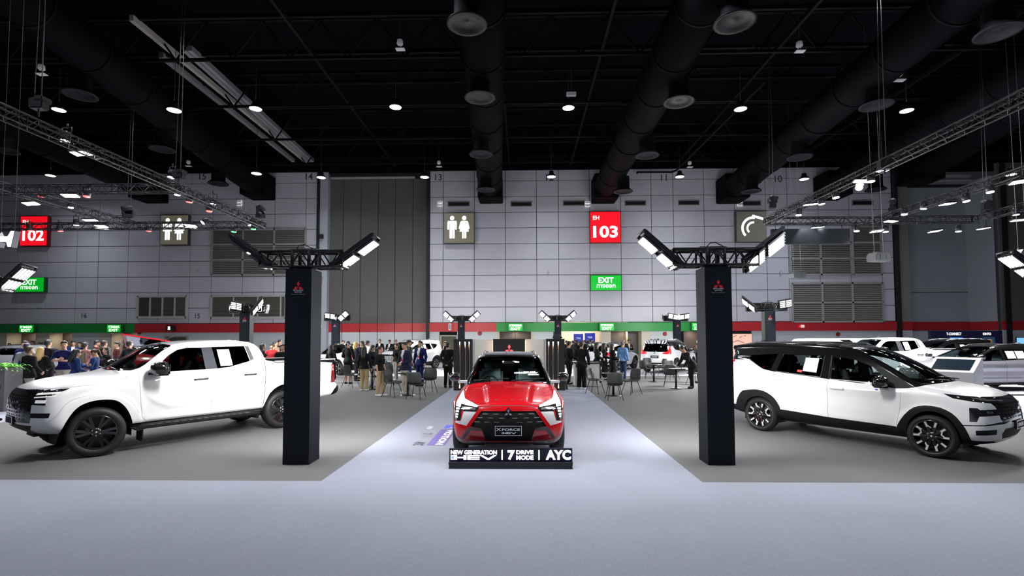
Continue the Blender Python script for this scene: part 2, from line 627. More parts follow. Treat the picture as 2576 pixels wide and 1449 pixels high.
for px, py, m, how in [(352.5, 836, 1, 'beside the pickup aerial'), (1207, 839, 1, 'behind the slim light tower'), (1672, 840, 0, 'over the white people carrier'), (2107, 841, 0, 'over the white van')]:
    p = at(px, py, YW)
    o = MB().lathe([(0, -.02), (.13, -.02), (.15, .0), (.15, .05)], 20).build('alarm_bell', mat('bell_red', (0.30, 0.02, 0.02), 0.4), None, (p.x, YW - .03, p.z), (PI / 2, 0, 0))
    tag(o, 'round dark red alarm bell on the pale lower wall, ' + how, 'alarm bell', 'alarm bells')
for px, py, how in [(500, 682, 'below the toilet sign and tall vent'), (1379, 686, 'between the toilet sign and the exit sign'), (1963, 686, 'beside the louvred vent')]:
    p = at(px, py, YW)
    q = MB()
    q.box((0, -.06, .1), (.09, .12, .06))
    q.tube((0, -.12, .1), (0, -.12, -.06), .05)
    q.lathe([(0, -.14), (.06, -.1), (.075, -.03), (.05, .03)], 12, M=Matrix.Translation((0, -.12, 0)))
    o = q.build('wall_camera', mat('camera_grey', (0.5, 0.5, 0.5), 0.4), None, (p.x, YW, p.z))
    tag(o, 'small grey security camera on the grey wall ' + how, 'camera', 'wall cameras')

# ---- illuminated signs
M_SIGNRED = mat('sign_red_lit', (0.6, 0.01, 0.02), 0.4, emit=(0.95, 0.004, 0.014), power=0.95)
M_SIGNGRN = mat('sign_green_lit', (0.0, 0.4, 0.03), 0.4, emit=(0.0, 0.40, 0.015), power=0.8)
M_SIGNWH = mat('sign_white_lit', (0.9, 0.9, 0.9), 0.4, emit=(1, 1, 0.97), power=1.3)
M_SIGNGREY = mat('sign_taupe', (0.19, 0.175, 0.13), 0.5, emit=(0.19, 0.175, 0.12), power=0.35, noise=0.1, nscale=.5)
M_SIGNSIDE = mat('sign_side', (0.05, 0.05, 0.05), 0.5)


def sign(name, p0, p1, q0, q1, mface, mside, label, draw, depth=0.35, Y=YW):
    yf = Y - depth
    x0, x1, z0, z1 = WX(p0, yf), WX(p1, yf), WZ(q1, yf), WZ(q0, yf)
    w, h = x1 - x0, z1 - z0
    o = thing(name, label, 'sign', ((x0 + x1) / 2, Y, (z0 + z1) / 2))
    q = MB()
    q.box((0, -depth / 2 + .01, 0), (w, depth - .02, h), 0)
    q.build('sign_box', mside, o)
    q = MB()
    q.box((0, -depth, 0), (w - .06, 0.04, h - .06), 0)
    q.build('face_panel', mface, o)
    t = MB()
    draw(t, w, h, -depth - 0.026)
    t.build('lettering', M_SIGNWH, o, fix=False)
    return o


def ellipse(t, c, rx, rz, y, n=28):
    t.add([(c[0] + rx * math.cos(2 * PI * k / n), y, c[1] + rz * math.sin(2 * PI * k / n)) for k in range(n)], [tuple(range(n))])


def fpoly(t, pts, y):
    t.add([(a, y, c) for a, c in pts], [tuple(range(len(pts)))])


def draw_toilet(t, w, h, y):
    s = h / 79.0
    P = lambda pts: fpoly(t, [((a - 39.5) * s, (39.5 - c) * s) for a, c in pts], y)
    ellipse(t, ((22 - 39.5) * s, (39.5 - 14) * s), 5.6 * s, 5.6 * s, y)
    P([(12, 21), (32, 21), (34, 24), (34, 43), (31, 44), (29.5, 42), (29.5, 27), (28.5, 27), (28.5, 66), (24, 67), (22.6, 65), (22.6, 44), (21.4, 44), (21.4, 65), (20, 67), (15.5, 66), (15.5, 27), (14.5, 27), (14.5, 42), (13, 44), (10, 43), (10, 24)])
    ellipse(t, ((53 - 39.5) * s, (39.5 - 14) * s), 5.6 * s, 5.6 * s, y)
    P([(46, 21), (60, 21), (63, 24), (67, 41), (64.5, 43), (62.5, 41), (60, 30), (59, 30), (65, 49), (58.5, 49), (58.5, 66), (55, 67), (53.8, 65), (53.8, 49), (52.2, 49), (52.2, 65), (51, 67), (47.5, 66), (47.5, 49), (41, 49), (47, 30), (46, 30), (43.5, 41), (41.5, 43), (39, 41), (43, 24)])


def draw_hall(n):
    def f(t, w, h, y):
        lettering(t, 'EH', (-w * .30, y, h * .30), w * .21, h * .13, bold=.02)
        lettering(t, n, (w * .0, y, -h * .15), w * .80, h * .38, bold=.03)
    return f


def draw_exit(t, w, h, y):
    lettering(t, 'EXIT', (0, y, h * .17), w * .49, h * .36, bold=.025)
    lettering(t, 'ทางออก', (0, y, -h * .21), w * .60, h * .22, bold=.015)


def draw_exit2(t, w, h, y):
    lettering(t, 'ทางออก', (0, y, h * .20), w * .80, h * .30, bold=.02)
    lettering(t, 'EXIT', (0, y, -h * .22), w * .66, h * .34, bold=.03)


def draw_spiral(t, w, h, y):
    s = h / 79.0
    for r0, r1 in ((24, 30), (12, 17)):
        A = [R(d) for d in range(80, 232, 8)]
        pts = [((r1 * math.cos(a) + 4) * s, (r1 * math.sin(a) - 4) * s) for a in A] + [((r0 * math.cos(a) + 4) * s, (r0 * math.sin(a) - 4) * s) for a in reversed(A)]
        for k in range(len(A) - 1):
            fpoly(t, [pts[k], pts[k + 1], pts[-2 - k], pts[-1 - k]], y)
    fpoly(t, [(4 * s, 30 * s), (32 * s, 22 * s), (30 * s, 16 * s), (4 * s, 24 * s)], y)
    fpoly(t, [(2 * s, 20 * s), (8 * s, 20 * s), (8 * s, 30 * s), (2 * s, 30 * s)], y)


sign('toilet_sign', 1115, 1193, 534, 611, M_SIGNGREY, M_SIGNSIDE, 'square taupe toilet sign with white man and woman, beside the dark partition edge', draw_toilet)
sign('toilet_sign', 396, 466, 534, 610, M_SIGNGREY, M_SIGNSIDE, 'square taupe toilet sign with white man and woman, behind the hung truss beside the vent', draw_toilet)
sign('hall_sign', 1487, 1565, 534, 612, M_SIGNRED, mat('sign_side_red', (0.2, 0.005, 0.01)), 'square red lit hall sign reading EH 103', draw_hall('103'))
sign('hall_sign', 40, 108, 534, 610, M_SIGNRED, mat('sign_side_red', (0.2, 0.005, 0.01)), 'square red lit hall sign reading EH 102 behind the truss', draw_hall('102'))
sign('exit_sign', 1487, 1565, 693, 732, M_SIGNGRN, mat('sign_side_green', (0.0, 0.1, 0.02)), 'large green lit EXIT sign below the red 103 sign', draw_exit)
sign('exit_sign', 33, 105, 691, 729, M_SIGNGRN, mat('sign_side_green', (0.0, 0.1, 0.02)), 'large green lit EXIT sign below the hall sign that the truss crosses', draw_exit)
sign('contact_sign', 1858, 1936, 536, 613, mat('sign_taupe_plain', (0.24, 0.22, 0.18), 0.6), M_SIGNSIDE, 'square grey sign with white concentric arcs beside the hanging black board', draw_spiral)
for p0, p1, how in [(47, 83, 'over the door beside the cream pier'), (268, 303, 'over the door behind the red car'), (1278, 1316, 'over the door behind the kiosk'), (1508, 1546, 'between the two slim light towers and the carrier'), (1740, 1777, 'half behind the front light tower')]:
    sign('door_exit_sign', p0, p1, 813, 833, M_SIGNGRN, mat('sign_side_green', (0.0, 0.1, 0.02)), 'small green lit EXIT sign ' + how, draw_exit2, 0.5)

q = MB()
o = thing('restroom_marker', 'small dark toilet marker projecting from the red band over the pickup', 'sign', (WX(438), YW - .07, WZ(823)))
q.box((0, -.3, 0), (.42, .5, .42))
q.build('marker_box', M_BLACK, o)
q = MB()
for s in (-1, 1):
    q.box((s * .05 + .03, -.56, -.03), (.07, .02, .2))
    ellipse(q, (s * .05 + .03, .1), .035, .035, -.57, 10)
q.build('pictogram', M_SIGNWH, o, fix=False)
o = thing('wall_speaker', 'white wall speaker on the red band beside the slim light tower', 'speaker', (WX(1133), YW - .10, WZ(822)))
MB().box((0, -.15, 0), (.2, .26, .5), bev=.03).build('speaker_case', M_WHITE, o)
MB().box((0, -.285, 0), (.14, .01, .4)).build('grille', mat('speaker_cloth', (.3, .3, .3), .8), o)
o = thing('warning_beacon', 'small lit beacon with a red lens on the red band over the van', 'lamp', (WX(2016), YW - .11, WZ(823)))
MB().box((0, -.08, 0), (.24, .14, .2), bev=.02).build('beacon_case', mat('beacon_case', (.5, .45, .4), .5, emit=(1, .9, .8), power=.5), o)
MB().lathe([(0, -.06), (.06, -.05), (.07, .05), (0, .06)], 12, M=Matrix.Translation((-.16, -.08, 0))).build('beacon_lens', mat('beacon_red', (.6, .02, .02), .3, emit=(1, .05, .03), power=1.0), o)


# ---- doors in the lobbies under the band
def lobby(n, p0, p1, cells, depth=1.15, lit=14):
    """recessed pair of dark doors, ceiling strip of the recess lit warm from above"""
    x0, x1 = WX(p0), WX(p1)
    y = YW + depth
    q = MB()
    q.box(((x0 + x1) / 2, YW + depth / 2, ZB0 + .1), (x1 - x0, depth, .2))
    struct(q.build('trim_%d' % (12 + n), M_CREAM))
    k = len(cells)
    for i, (c0, c1) in enumerate(cells):
        a, c = WX(c0, y), WX(c1, y)
        d = bpy.data.objects.new('door_%d' % (n * 2 + i), None)
        put(d, None, ((a + c) / 2, y, 0))
        struct(d)
        w = c - a
        leaf = MB()
        leaf.box((0, 0, ZB0 / 2), (w - .03, .06, ZB0))
        lo = leaf.build('door_leaf', M_DOOR, d)
        hx = (w / 2 - .16) * (1 if i == 0 else -1)
        h = MB()
        h.tube((hx, -.12, .75), (hx, -.12, 1.75), .022, 10)
        for z in (.85, 1.65):
            h.tube((hx, 0, z), (hx, -.12, z), .014, 8)
        h.build('door_handle', M_STEEL, d)
    area('downlight', ((x0 + x1) / 2, YW + depth * .45, ZB0 - .06), (0, 0.15, -1), .5, lit, (1, .82, .6), PI)


lobby(1, 17, 90, [(17, 54), (54, 91)])
lobby(2, 124, 181, [(124, 160), (160, 184)])
lobby(3, 281, 345, [(281, 318), (318, 347)])
lobby(4, 1256, 1336, [(1257, 1296), (1296, 1335)])
lobby(5, 1536, 1614, [(1536, 1575), (1575, 1614)])
lobby(6, 1700, 1800, [(1719, 1757), (1757, 1800)])
# small service doors
for n, (p0, p1, q0) in enumerate([(418, 473, 846), (1109, 1150, 846)]):
    x0, x1, zz = WX(p0), WX(p1), WZ(q0)
    q = MB()
    for s in (x0, x1):
        q.box((s, YW - .02, zz / 2), (.12, .2, zz), 0)
    q.box(((x0 + x1) / 2, YW - .02, zz + .05), (x1 - x0 + .12, .2, .1), 0)
    q.box(((x0 + x1) / 2, YW + .02, zz / 2), (x1 - x0, .1, zz), 1)
    struct(q.build('door_%d' % (20 + n), [mat('frame_olive', (.34, .32, .25), .6), mat('service_dark', (.09, .085, .06), .7)]))

# open lobby to the bright foyer beyond
xo0, xo1 = WX(1414), WX(1513)
q = MB()
yb = YW + 5
q.add([(xo0 - 2, yb, 0), (xo1 + 2, yb, 0), (xo1 + 2, yb, 4), (xo0 - 2, yb, 4)], [(0, 1, 2, 3)], 0)
q.add([(xo0 - 2, YW + .3, 0), (xo1 + 2, YW + .3, 0), (xo1 + 2, yb, 0), (xo0 - 2, yb, 0)], [(0, 1, 2, 3)], 1)
q.add([(xo0 - 2, YW + .3, 4), (xo1 + 2, YW + .3, 4), (xo1 + 2, yb, 4), (xo0 - 2, yb, 4)], [(0, 1, 2, 3)], 1)
for s in (xo0 - 2, xo1 + 2):
    q.add([(s, YW + .3, 0), (s, yb, 0), (s, yb, 4), (s, YW + .3, 4)], [(0, 1, 2, 3)], 0)
struct(q.build('wall_foyer', [mat('foyer_cream', (.75, .66, .5), .6), mat('foyer_floor', (.5, .45, .4), .5)], fix=False))
area('foyer_light', ((xo0 + xo1) / 2, YW + 3, 3.9), (0, 0, -1), 2.5, 260, (1, .93, .8))
b = MB()
b.box((WX(1401), YW + .3, ZB0 / 2), (WX(1414) - WX(1392), .5, ZB0))
struct(b.build('trim_30', M_BLACK))
for n, (p0, p1, q0, txt) in enumerate([(1443, 1467, 840, 'in front of the doorway edge'), (1471, 1497, 838, 'beside the red edged panel')]):
    yy = YW + 2.2
    x0, x1 = at(p0, 849, yy).x, at(p1, 849, yy).x
    zz = at(1450, q0, yy).z
    o = thing('blue_banner', 'royal blue banner in the foyer doorway, ' + txt, 'banner', ((x0 + x1) / 2, yy, 0), 0, 'blue banners')
    MB().box((0, 0, zz / 2 + .1), (x1 - x0, .05, zz - .2)).build('banner_panel', mat('banner_blue', (.02, .03, .42), .4, emit=(.02, .03, .5), power=.5), o)
    q = MB()
    q.box((0, -.04, zz - .3), (.36, .01, .035)), q.box((0.05, -.04, zz - .38), (.26, .01, .03))
    q.box((0, -.04, zz - .62), (.56, .01, .07), 1)
    q.build('lettering', [mat('banner_white', (.8, .8, .9), .5, emit=(.8, .8, 1), power=.5), mat('banner_gold', (.8, .5, .05), .5, emit=(.8, .5, .1), power=.5)], o)
    MB().box((0, 0, .05), (.6, .3, .1)).build('base', M_BLACK, o)

# ---- office windows in the end wall
M_WINGL = glass_mat('office_glass', (.88, .88, .86))


def office_window(n, p0, p1, q0, q1, muls):
    x0, x1, z0, z1 = WX(p0), WX(p1), WZ(q1), WZ(q0)
    w, h = x1 - x0, z1 - z0
    o = bpy.data.objects.new('window_%d' % n, None)
    put(o, None, ((x0 + x1) / 2, YW, z0))
    struct(o)
    f = MB()
    for s in (-1, 1):
        f.box((s * w / 2, -.06, h / 2), (.14, .16, h + .14))
    for z in (0, h):
        f.box((0, -.06, z), (w, .16, .14))
    for p in muls:
        f.box((WX(p) - (x0 + x1) / 2, -.05, h / 2), (.09, .12, h))
    f.build('window_frame', mat('window_frame_grey', (.50, .50, .48), .5), o)
    g = MB()
    g.box((0, -.03, h / 2), (w, .02, h))
    g.build('window_glass', M_WINGL, o)
    r = MB()
    r.box((0, -.012, h * .55), (w - .1, .01, h * .8), 0)
    for z, t in ((.3, .03), (.12, .05)):
        r.box((0, -.016, h * z), (w - .1, .01, t), 1)
    r.build('blind', [mat('blind_grey', (.42, .41, .38), .8), mat('blind_rail', (.12, .11, .10), .7)], o)
    return o


office_window(1, 346, 469, 742, 795, (377, 408, 439))
office_window(2, 531, 719, 742, 797, (587, 648, 706))


# ---- ceiling: purlins, ducts, tracks, lamps
M_STEELDK = mat('ceiling_steel', (0.007, 0.007, 0.009), 0.7, spec=.1)
b = MB()
for k in range(9):
    y = 15 + k * 2.8
    b.box((0, y, 15.4), (80, 0.14, 0.18))
for k in range(5):
    y = 17.5 + k * 4.6
    b.box((0, y, 14.4), (80, 0.12, 0.12))
    b.box((0, y, 16.2), (80, 0.14, 0.14))
    for j in range(-14, 14):
        x = j * 2.6
        b.tube((x, y, 14.4), (x + 1.3, y, 16.2), .045, 5)
        b.tube((x + 1.3, y, 16.2), (x + 2.6, y, 14.4), .045, 5)
for x in (-9.6, -1.0, 3.6, 11.5, 20):
    b.box((x, 25, 14.9), (.12, 26, .2))
struct(b.build('ceiling_beam', M_STEELDK, fix=False))

DUCTS = [((1233, 470), 36.5, (1205, -60), 15.0), ((1524, 470), 36.5, (1795, -60), 15.0), ((1850, 470), 36.5, (2445, -40), 15.6), ((2105, 462), 36.5, (2640, 160), 20.0),
         ((2330, 420), 33.0, (2760, 200), 20.0), ((640, 462), 36.5, (20, -30), 15.6), ((362, 470), 36.5, (-160, 220), 22.0)]
DUCT_L = ['straight above the kiosk', 'above the red 103 sign', 'above the carrier, third from the kiosk', 'over the hung lighting truss near the corner', 'in the dark corner beyond the truss', 'beside the pale ceiling track', 'behind the hung truss of the crowded stand']
NOZ = [[(1175, 20), (1207, 245), (1210, 388), (1222, 478)], [(1848, 28), (1708, 255), (1628, 392), (1568, 482)], [(2510, 45), (2205, 265), (2012, 397), (1890, 482)], [(2225, 478)], [], [(180, 240), (400, 375), (549, 462)], [(12, 380)]]
for (pe, Ye, pn, Yn), how, noz in zip(DUCTS, DUCT_L, NOZ):
    A = at(*pe, Ye)
    Bp = at(*pn, Yn)
    Bp.z = A.z + (Bp.z - A.z) * 0.0
    dd = (Bp - A)
    o = thing('air_duct', 'large round black air duct under the ceiling, ' + how, 'duct', A, 0, 'ceiling air ducts')
    far = dd.normalized() * (dd.length + 4)
    q = MB()
    q.tube((0, 0, 0), far, .84, 28)
    for k in range(1, 9):
        c = dd.normalized() * (k * 2.9)
        q.tube(c, c + dd.normalized() * .1, .87, 28)
    q.build('duct_pipe', M_DUCT, o)
    q = MB()
    q.box((0, .5, 0), (1.74, 1.9, 1.74), bev=.05)
    q.build('end_box', M_DUCT, o)
    for (nx, ny) in noz:
        # where along the duct this nozzle hangs
        best = min((abs((at(nx, 849, A.y + dd.y * t).x) - (A.x + dd.x * t)), t) for t in [i / 200 for i in range(-4, 201)])
        best = min((abs((at(nx, ny, A.y + dd.y * t).z) - (A.z - 1.45)), t) for t in [i / 200 for i in range(-4, 201)])
        t = best[1]
        c = dd * t
        off = at(nx, ny, A.y + dd.y * t).x - (A.x + dd.x * t)
        off = max(-.75, min(.75, off))
        q = MB()
        q.lathe([(.40, -.5), (.40, -1.25), (.60, -1.42), (.62, -1.46), (.52, -1.46), (.44, -1.40), (.05, -1.36), (0, -1.40)], 22, M=Matrix.Translation(c + Vector((off, 0, 0))))
        q.build('nozzle', mat('nozzle_dark', (0.009, 0.009, 0.012), 0.5, spec=.2), o)

# partition track rails
for (p0, q0, p1, q1, wd, c, how) in [(330, 52, 772, 412, .16, (.52, .48, .44), 'narrow middle rail of the three'), (405, 145, 738, 408, .20, (.30, .30, .31), 'rail nearest the crowded stand'), (470, 128, 782, 408, .42, (.28, .29, .30), 'broad rail nearest the kiosk side')]:
    A = at(p1, q1, 37.0)
    s = (849 - q1) / (849 - q0)
    Bp = at(p0, q0, 37.0 * s)
    q = MB()
    d = Bp - A
    for k in (-1, 1):
        w = wd * .36
        q.add([Vector((k * wd * .32 - w * .7, 0, 0)), Vector((k * wd * .32 + w * .7, 0, 0)), Vector((k * wd * .32 + w * .7, 0, 0)) + d, Vector((k * wd * .32 - w * .7, 0, 0)) + d,
               Vector((k * wd * .32 - w * .7, 0, .25)), Vector((k * wd * .32 + w * .7, 0, .25)), Vector((k * wd * .32 + w * .7, 0, .25)) + d, Vector((k * wd * .32 - w * .7, 0, .25)) + d],
              [(0, 1, 2, 3), (7, 6, 5, 4), (0, 4, 5, 1), (1, 5, 6, 2), (2, 6, 7, 3), (3, 7, 4, 0)])
    q.add([(-wd * .45, 0, .26), (wd * .45, 0, .26), Vector((wd * .45, 0, .26)) + d, Vector((-wd * .45, 0, .26)) + d], [(0, 1, 2, 3)])
    o = q.build('ceiling_track', mat('track_%02d' % int(wd * 100), c, .45), None, A)
    tag(o, 'long pale partition track under the black ceiling, ' + how, 'ceiling track', 'partition tracks')

# high bay lamps
M_BAYLIT = lamp_mat('bay_lens_lit', (.92, .94, 1.0), 9)
M_BAYCASE = mat('bay_case', (.03, .03, .035), .4, metal=.5)
bay = thing('high_bay_lamp', 'round lit ceiling lamp', 'ceiling lamp', (0, 0, 0), 0, 'hall ceiling lamps')
MB().lathe([(.05, .42), (.14, .40), (.16, .22), (.30, .08), (.31, .0), (.29, .0)], 24).build('lamp_shade', M_BAYCASE, bay)
MB().lathe([(.285, .012), (.28, .0), (0, -.01)], 24).build('lens', M_BAYLIT, bay)
MB().tube((0, 0, .4), (0, 0, 4.6), .012, 6).build('cord', M_BLACK, bay)
ZBAY = 12.5
spots = [(148, 277, 24.5), (438, 278, 22.0), (643, 274, 24.5), (995, 270, 24.5), (1430, 272, 24.5), (1863, 275, 24.5), (2281, 279, 24.5),
         (127, 442, 34.3), (645, 437, 30.0), (808, 447, 34.3), (1068, 446, 34.3), (1387, 445, 34.3), (1710, 445, 34.3), (2023, 451, 34.3), (2220, 430, 26.5), (2542, 440, 31.5)]
words_bay = ['over the hung truss of the crowded stand', 'beside its sloping duct', 'touching the pale partition track', 'before the kiosk duct', 'left of the second duct mouth', 'between the second and third duct', 'beyond the third duct',
             'near the red 102 sign', 'against the bay number fifteen', 'at the end of the partition track', 'at the dark partition edge', 'covering the bay number twelve', 'past the bay number eleven', 'past the bay number ten', 'above the near hung truss', 'over the corner truss']
for i, (px, py, y) in enumerate(spots):
    o = bay if i == 0 else copy_tree(bay)
    p = at(px, py, y)
    o.location = p
    o['label'] = 'round lit ceiling lamp of the %s row, %s' % ('front' if y < 30 else 'rear', words_bay[i])
    area('bay_light', (0, 0, -.05), (0, 0, -1), .5, W_BAY * (1.35 if y < 30 else 1.15), (.88, .92, 1.0) if px < 1900 else (.78, .80, 1.0), R(150 if y < 30 else 100), o)
for y in (14.5, 4.5, -4.0):  # unseen lamp rows, added to light the front carpet evenly
    for x in (-20, -12, -4, 4, 12, 20):
        o = copy_tree(bay)
        o.location = (x, y, ZBAY + .3)
        for ch in kids(o):
            if ch.type == 'LIGHT':
                ch.data = ch.data.copy()
                ch.data.energy = W_BAY * (2.6 if y > 10 else 1.3)
        o['label'] = 'round lit ceiling lamp of the added unseen rows above the front carpet'
        o['group'] = 'added unseen lamps above the front carpet'

for px, py, y, how in [(1006, 112, 20, 'above the kiosk duct side'), (2011, 117, 20, 'between the second and third duct'), (104, 175, 20, 'on the chain of the hung truss'), (1104, 412, 34, 'near the bay number thirteen'), (1735, 413, 34, 'near the bay number eleven'), (474, 411, 34, 'near the bay number fifteen'), (2262, 190, 20, 'beyond the third duct')]:
    p = at(px, py, y)
    o = thing('heat_detector', 'small white hanging detector head under the black ceiling, ' + how, 'detector', p, 0, 'hanging detectors')
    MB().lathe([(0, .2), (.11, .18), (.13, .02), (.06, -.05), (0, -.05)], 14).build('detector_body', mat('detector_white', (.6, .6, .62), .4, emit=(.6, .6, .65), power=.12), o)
    MB().box((0.02, 0, -.2), (.36, .22, .03)).build('drip_plate', mat('detector_white', (.6, .6, .62)), o)
    MB().tube((0, 0, .18), (0, 0, 17 - p.z), .01, 5).tube((0, 0, -.05), (0, 0, -.2), .02, 6).build('rod', M_BLACK, o)
p = at(1437, 237, 24)
o = thing('ceiling_sign_box', 'small grey box hanging above a ceiling lamp', 'box', p)
MB().box((0, 0, 0), (.46, .2, .16), bev=.01).build('box_case', mat('grey_box', (.3, .3, .32), .5, emit=(.3, .3, .33), power=.2), o)
MB().tube((0, 0, .05), (0, 0, 17 - p.z), .012, 6).build('rod', M_BLACK, o)
# bent pipe on the wall near bay eleven
q = MB()
pts = [at(1603, 436, 37.6), at(1603, 433, 37.5), at(1690, 433, 37.5), at(1702, 428, 37.4), at(1925, 205, 24)]
q.path(pts, .07, 10)
tag(q.build('sprinkler_pipe', M_STEELDK), 'bent black sprinkler pipe running up from the wall between two ducts', 'pipe')

# ================================================================== LIGHT TOWERS
M_NAVY = mat('tower_navy', (0.014, 0.018, 0.027), 0.7, spec=.2, noise=0.08, nscale=3)
M_TRUSSBLK = mat('truss_black', (0.018, 0.019, 0.021), 0.4, metal=0.3)
M_FLOODLIT = lamp_mat('flood_lens_lit', (1.0, 0.99, 0.96), 14)
M_FLOODCASE = mat('flood_case', (0.04, 0.04, 0.045), 0.4, metal=0.4)
M_FLOODREF = mat('flood_reflector', (0.75, 0.77, 0.8), 0.2, metal=0.9)
M_LOGORED = mat('logo_red', (0.55, 0.02, 0.035), 0.4, emit=(0.6, 0.02, 0.04), power=0.25)
M_LOGOWHITE = mat('logo_white', (0.75, 0.75, 0.76), 0.5)


def diamonds(q, cx, cz, w, y, mi=0, th=0.0):
    """three lozenges meeting at one point; w = whole width"""
    s = w / 2.0
    h = s * 0.866
    for k in range(3):
        a = PI / 2 + k * 2 * PI / 3
        u = (math.cos(a), math.sin(a))
        l1 = (math.cos(a + PI / 6), math.sin(a + PI / 6))
        l2 = (math.cos(a - PI / 6), math.sin(a - PI / 6))
        L = s * 0.60
        g = .03 * s
        p = [(g * u[0], g * u[1]), (g * u[0] + L * l1[0], g * u[1] + L * l1[1]), (g * u[0] + L * (l1[0] + l2[0]), g * u[1] + L * (l1[1] + l2[1])), (g * u[0] + L * l2[0], g * u[1] + L * l2[1])]
        p = [(cx + a_, cz + b_) for a_, b_ in p]
        if th > 0:
            q.prism(p, y, y - th, 'y', mi)
        else:
            q.add([(a_, y, b_) for a_, b_ in p], [(0, 1, 2, 3)], mi)


def lattice(q, A, B, w, h, r=.009, pitch=.28, chord=.025, cmi=0):
    """box truss between A and B: four chords and zigzag bars"""
    A, B = Vector(A), Vector(B)
    d = (B - A)
    n = max(2, round(d.length / pitch))
    u = d.normalized()
    s = u.cross(Vector((0, 0, 1))).normalized() * (w / 2)
    z = Vector((0, 0, h / 2))
    cs = [s + z, s - z, -s - z, -s + z]
    for c in cs:
        q.tube(A + c, B + c, chord, 8, cmi)
    for i in range(n):
        p0, p1 = A + d * (i / n), A + d * ((i + 1) / n)
        for k in range(4):
            c0, c1 = cs[k], cs[(k + 1) % 4]
            if (i + k) % 2:
                c0, c1 = c1, c0
            q.tube(p0 + c0, p1 + c1, r, 5, cmi, cap=False)
        if i % 4 == 0:
            for k in range(4):
                q.tube(p0 + cs[k], p0 + cs[(k + 1) % 4], r * 1.2, 5, cmi, cap=False)
    for k in range(4):
        q.tube(B + cs[k], B + cs[(k + 1) % 4], r * 1.4, 5, cmi, cap=False)
        q.tube(A + cs[k], A + cs[(k + 1) % 4], r * 1.4, 5, cmi, cap=False)


def make_flood(parent, name='flood_head'):
    q = MB()
    for c in (-.19, .19):
        q.box((c, 0, .0), (.34, .30, .05), 0, bev=.012)
        for k in range(6):
            q.box((c, -.125 + .05 * k, .04), (.32, .010, .05), 0)
    q.box((0, .165, .02), (.78, .03, .06), 0)
    q.box((0, -.165, .02), (.78, .03, .06), 0)
    q.tube((-.40, -.17, .03), (-.40, .17, .03), .018, 8)
    q.tube((.40, -.17, .03), (.40, .17, .03), .018, 8)
    f = q.build(name, M_FLOODCASE, parent)
    q = MB()
    for c in (-.19, .19):
        q.box((c, 0, -.03), (.32, .28, .012), 0)
        for k in range(5):
            q.box((c, -.14 + .07 * k, -.045), (.32, .006, .03), 0)
    q.build('reflector', M_FLOODREF, f)
    for c in (-.19, .19):
        q = MB()
        for k in range(4):
            q.box((c, -.105 + .07 * k, -.042), (.29, .026, .012), 0, bev=.005)
        q.build('lens', M_FLOODLIT, f)
    return f


# one tower, then copies
tower = thing('light_tower', 'tower', 'light tower', (0, 0, 0), 0, 'light towers of the stand')
PW, PH = 0.395, 2.93
MB().box((0, 0, PH / 2), (PW, PW, PH), bev=.004).build('column', M_NAVY, tower)
q = MB()
diamonds(q, 0, 2.655, .155, -PW / 2 - .003, 0)
lettering(q, 'MITSUBISHI', (0, -PW / 2 - .003, 2.600), .150, .022, 1, bold=.03)
lettering(q, 'MOTORS', (0, -PW / 2 - .003, 2.573), .108, .020, 1, bold=.03)
lettering(q, 'Drive your Ambition', (0, -PW / 2 - .003, 2.541), .200, .018, 1)
q.build('logo', [M_LOGORED, M_LOGOWHITE], tower, fix=False)
q = MB()
lattice(q, (-.635, 0, 3.09), (.635, 0, 3.09), .26, .24, r=.012, pitch=.16, chord=.024)
for sx in (-.13, .13):
    for sy in (-.13, .13):
        q.tube((sx, sy, 2.93), (sx, sy, 3.24), .026, 8)
for z in (2.95, 3.22):
    q.tube((-.16, -.13, z), (-.16, .13, z), .024, 8)
    q.tube((.16, -.13, z), (.16, .13, z), .024, 8)
for sx in (-.30, .0, .30):
    q.tube((sx, -.13, 2.97), (sx, -.13, 3.21), .016, 6)
q.box((0, .02, 3.25), (.40, .10, .03))
q.build('truss', M_TRUSSBLK, tower)
q = MB()
q.path([(-.1, -.05, 3.26), (-.06, -.06, 3.31), (.02, -.06, 3.32), (.1, -.06, 3.28), (.15, -.05, 3.26)], .007, 6)
q.path([(.0, .05, 3.26), (.08, .06, 3.10), (.12, .05, 3.0)], .007, 6)
q.build('cable', M_BLACK, tower)
for s in (-1, 1):
    f = make_flood(tower)
    f.location = (s * .80, .02, 3.20)
    f.rotation_euler = Euler((R(-3), R(-36 * s), 0), 'XYZ')
    q = MB()
    q.tube((0, -.19, .03), (0, .19, .03), .014, 6)
    q.box((-s * .16, 0, .06), (.30, .05, .03))
    q.build('bracket', M_TRUSSBLK, f)
    area('flood_light', (0, 0, -.07), (0, 0, -1), .7, W_FLOOD, (1, .985, .95), R(150), f, .3)


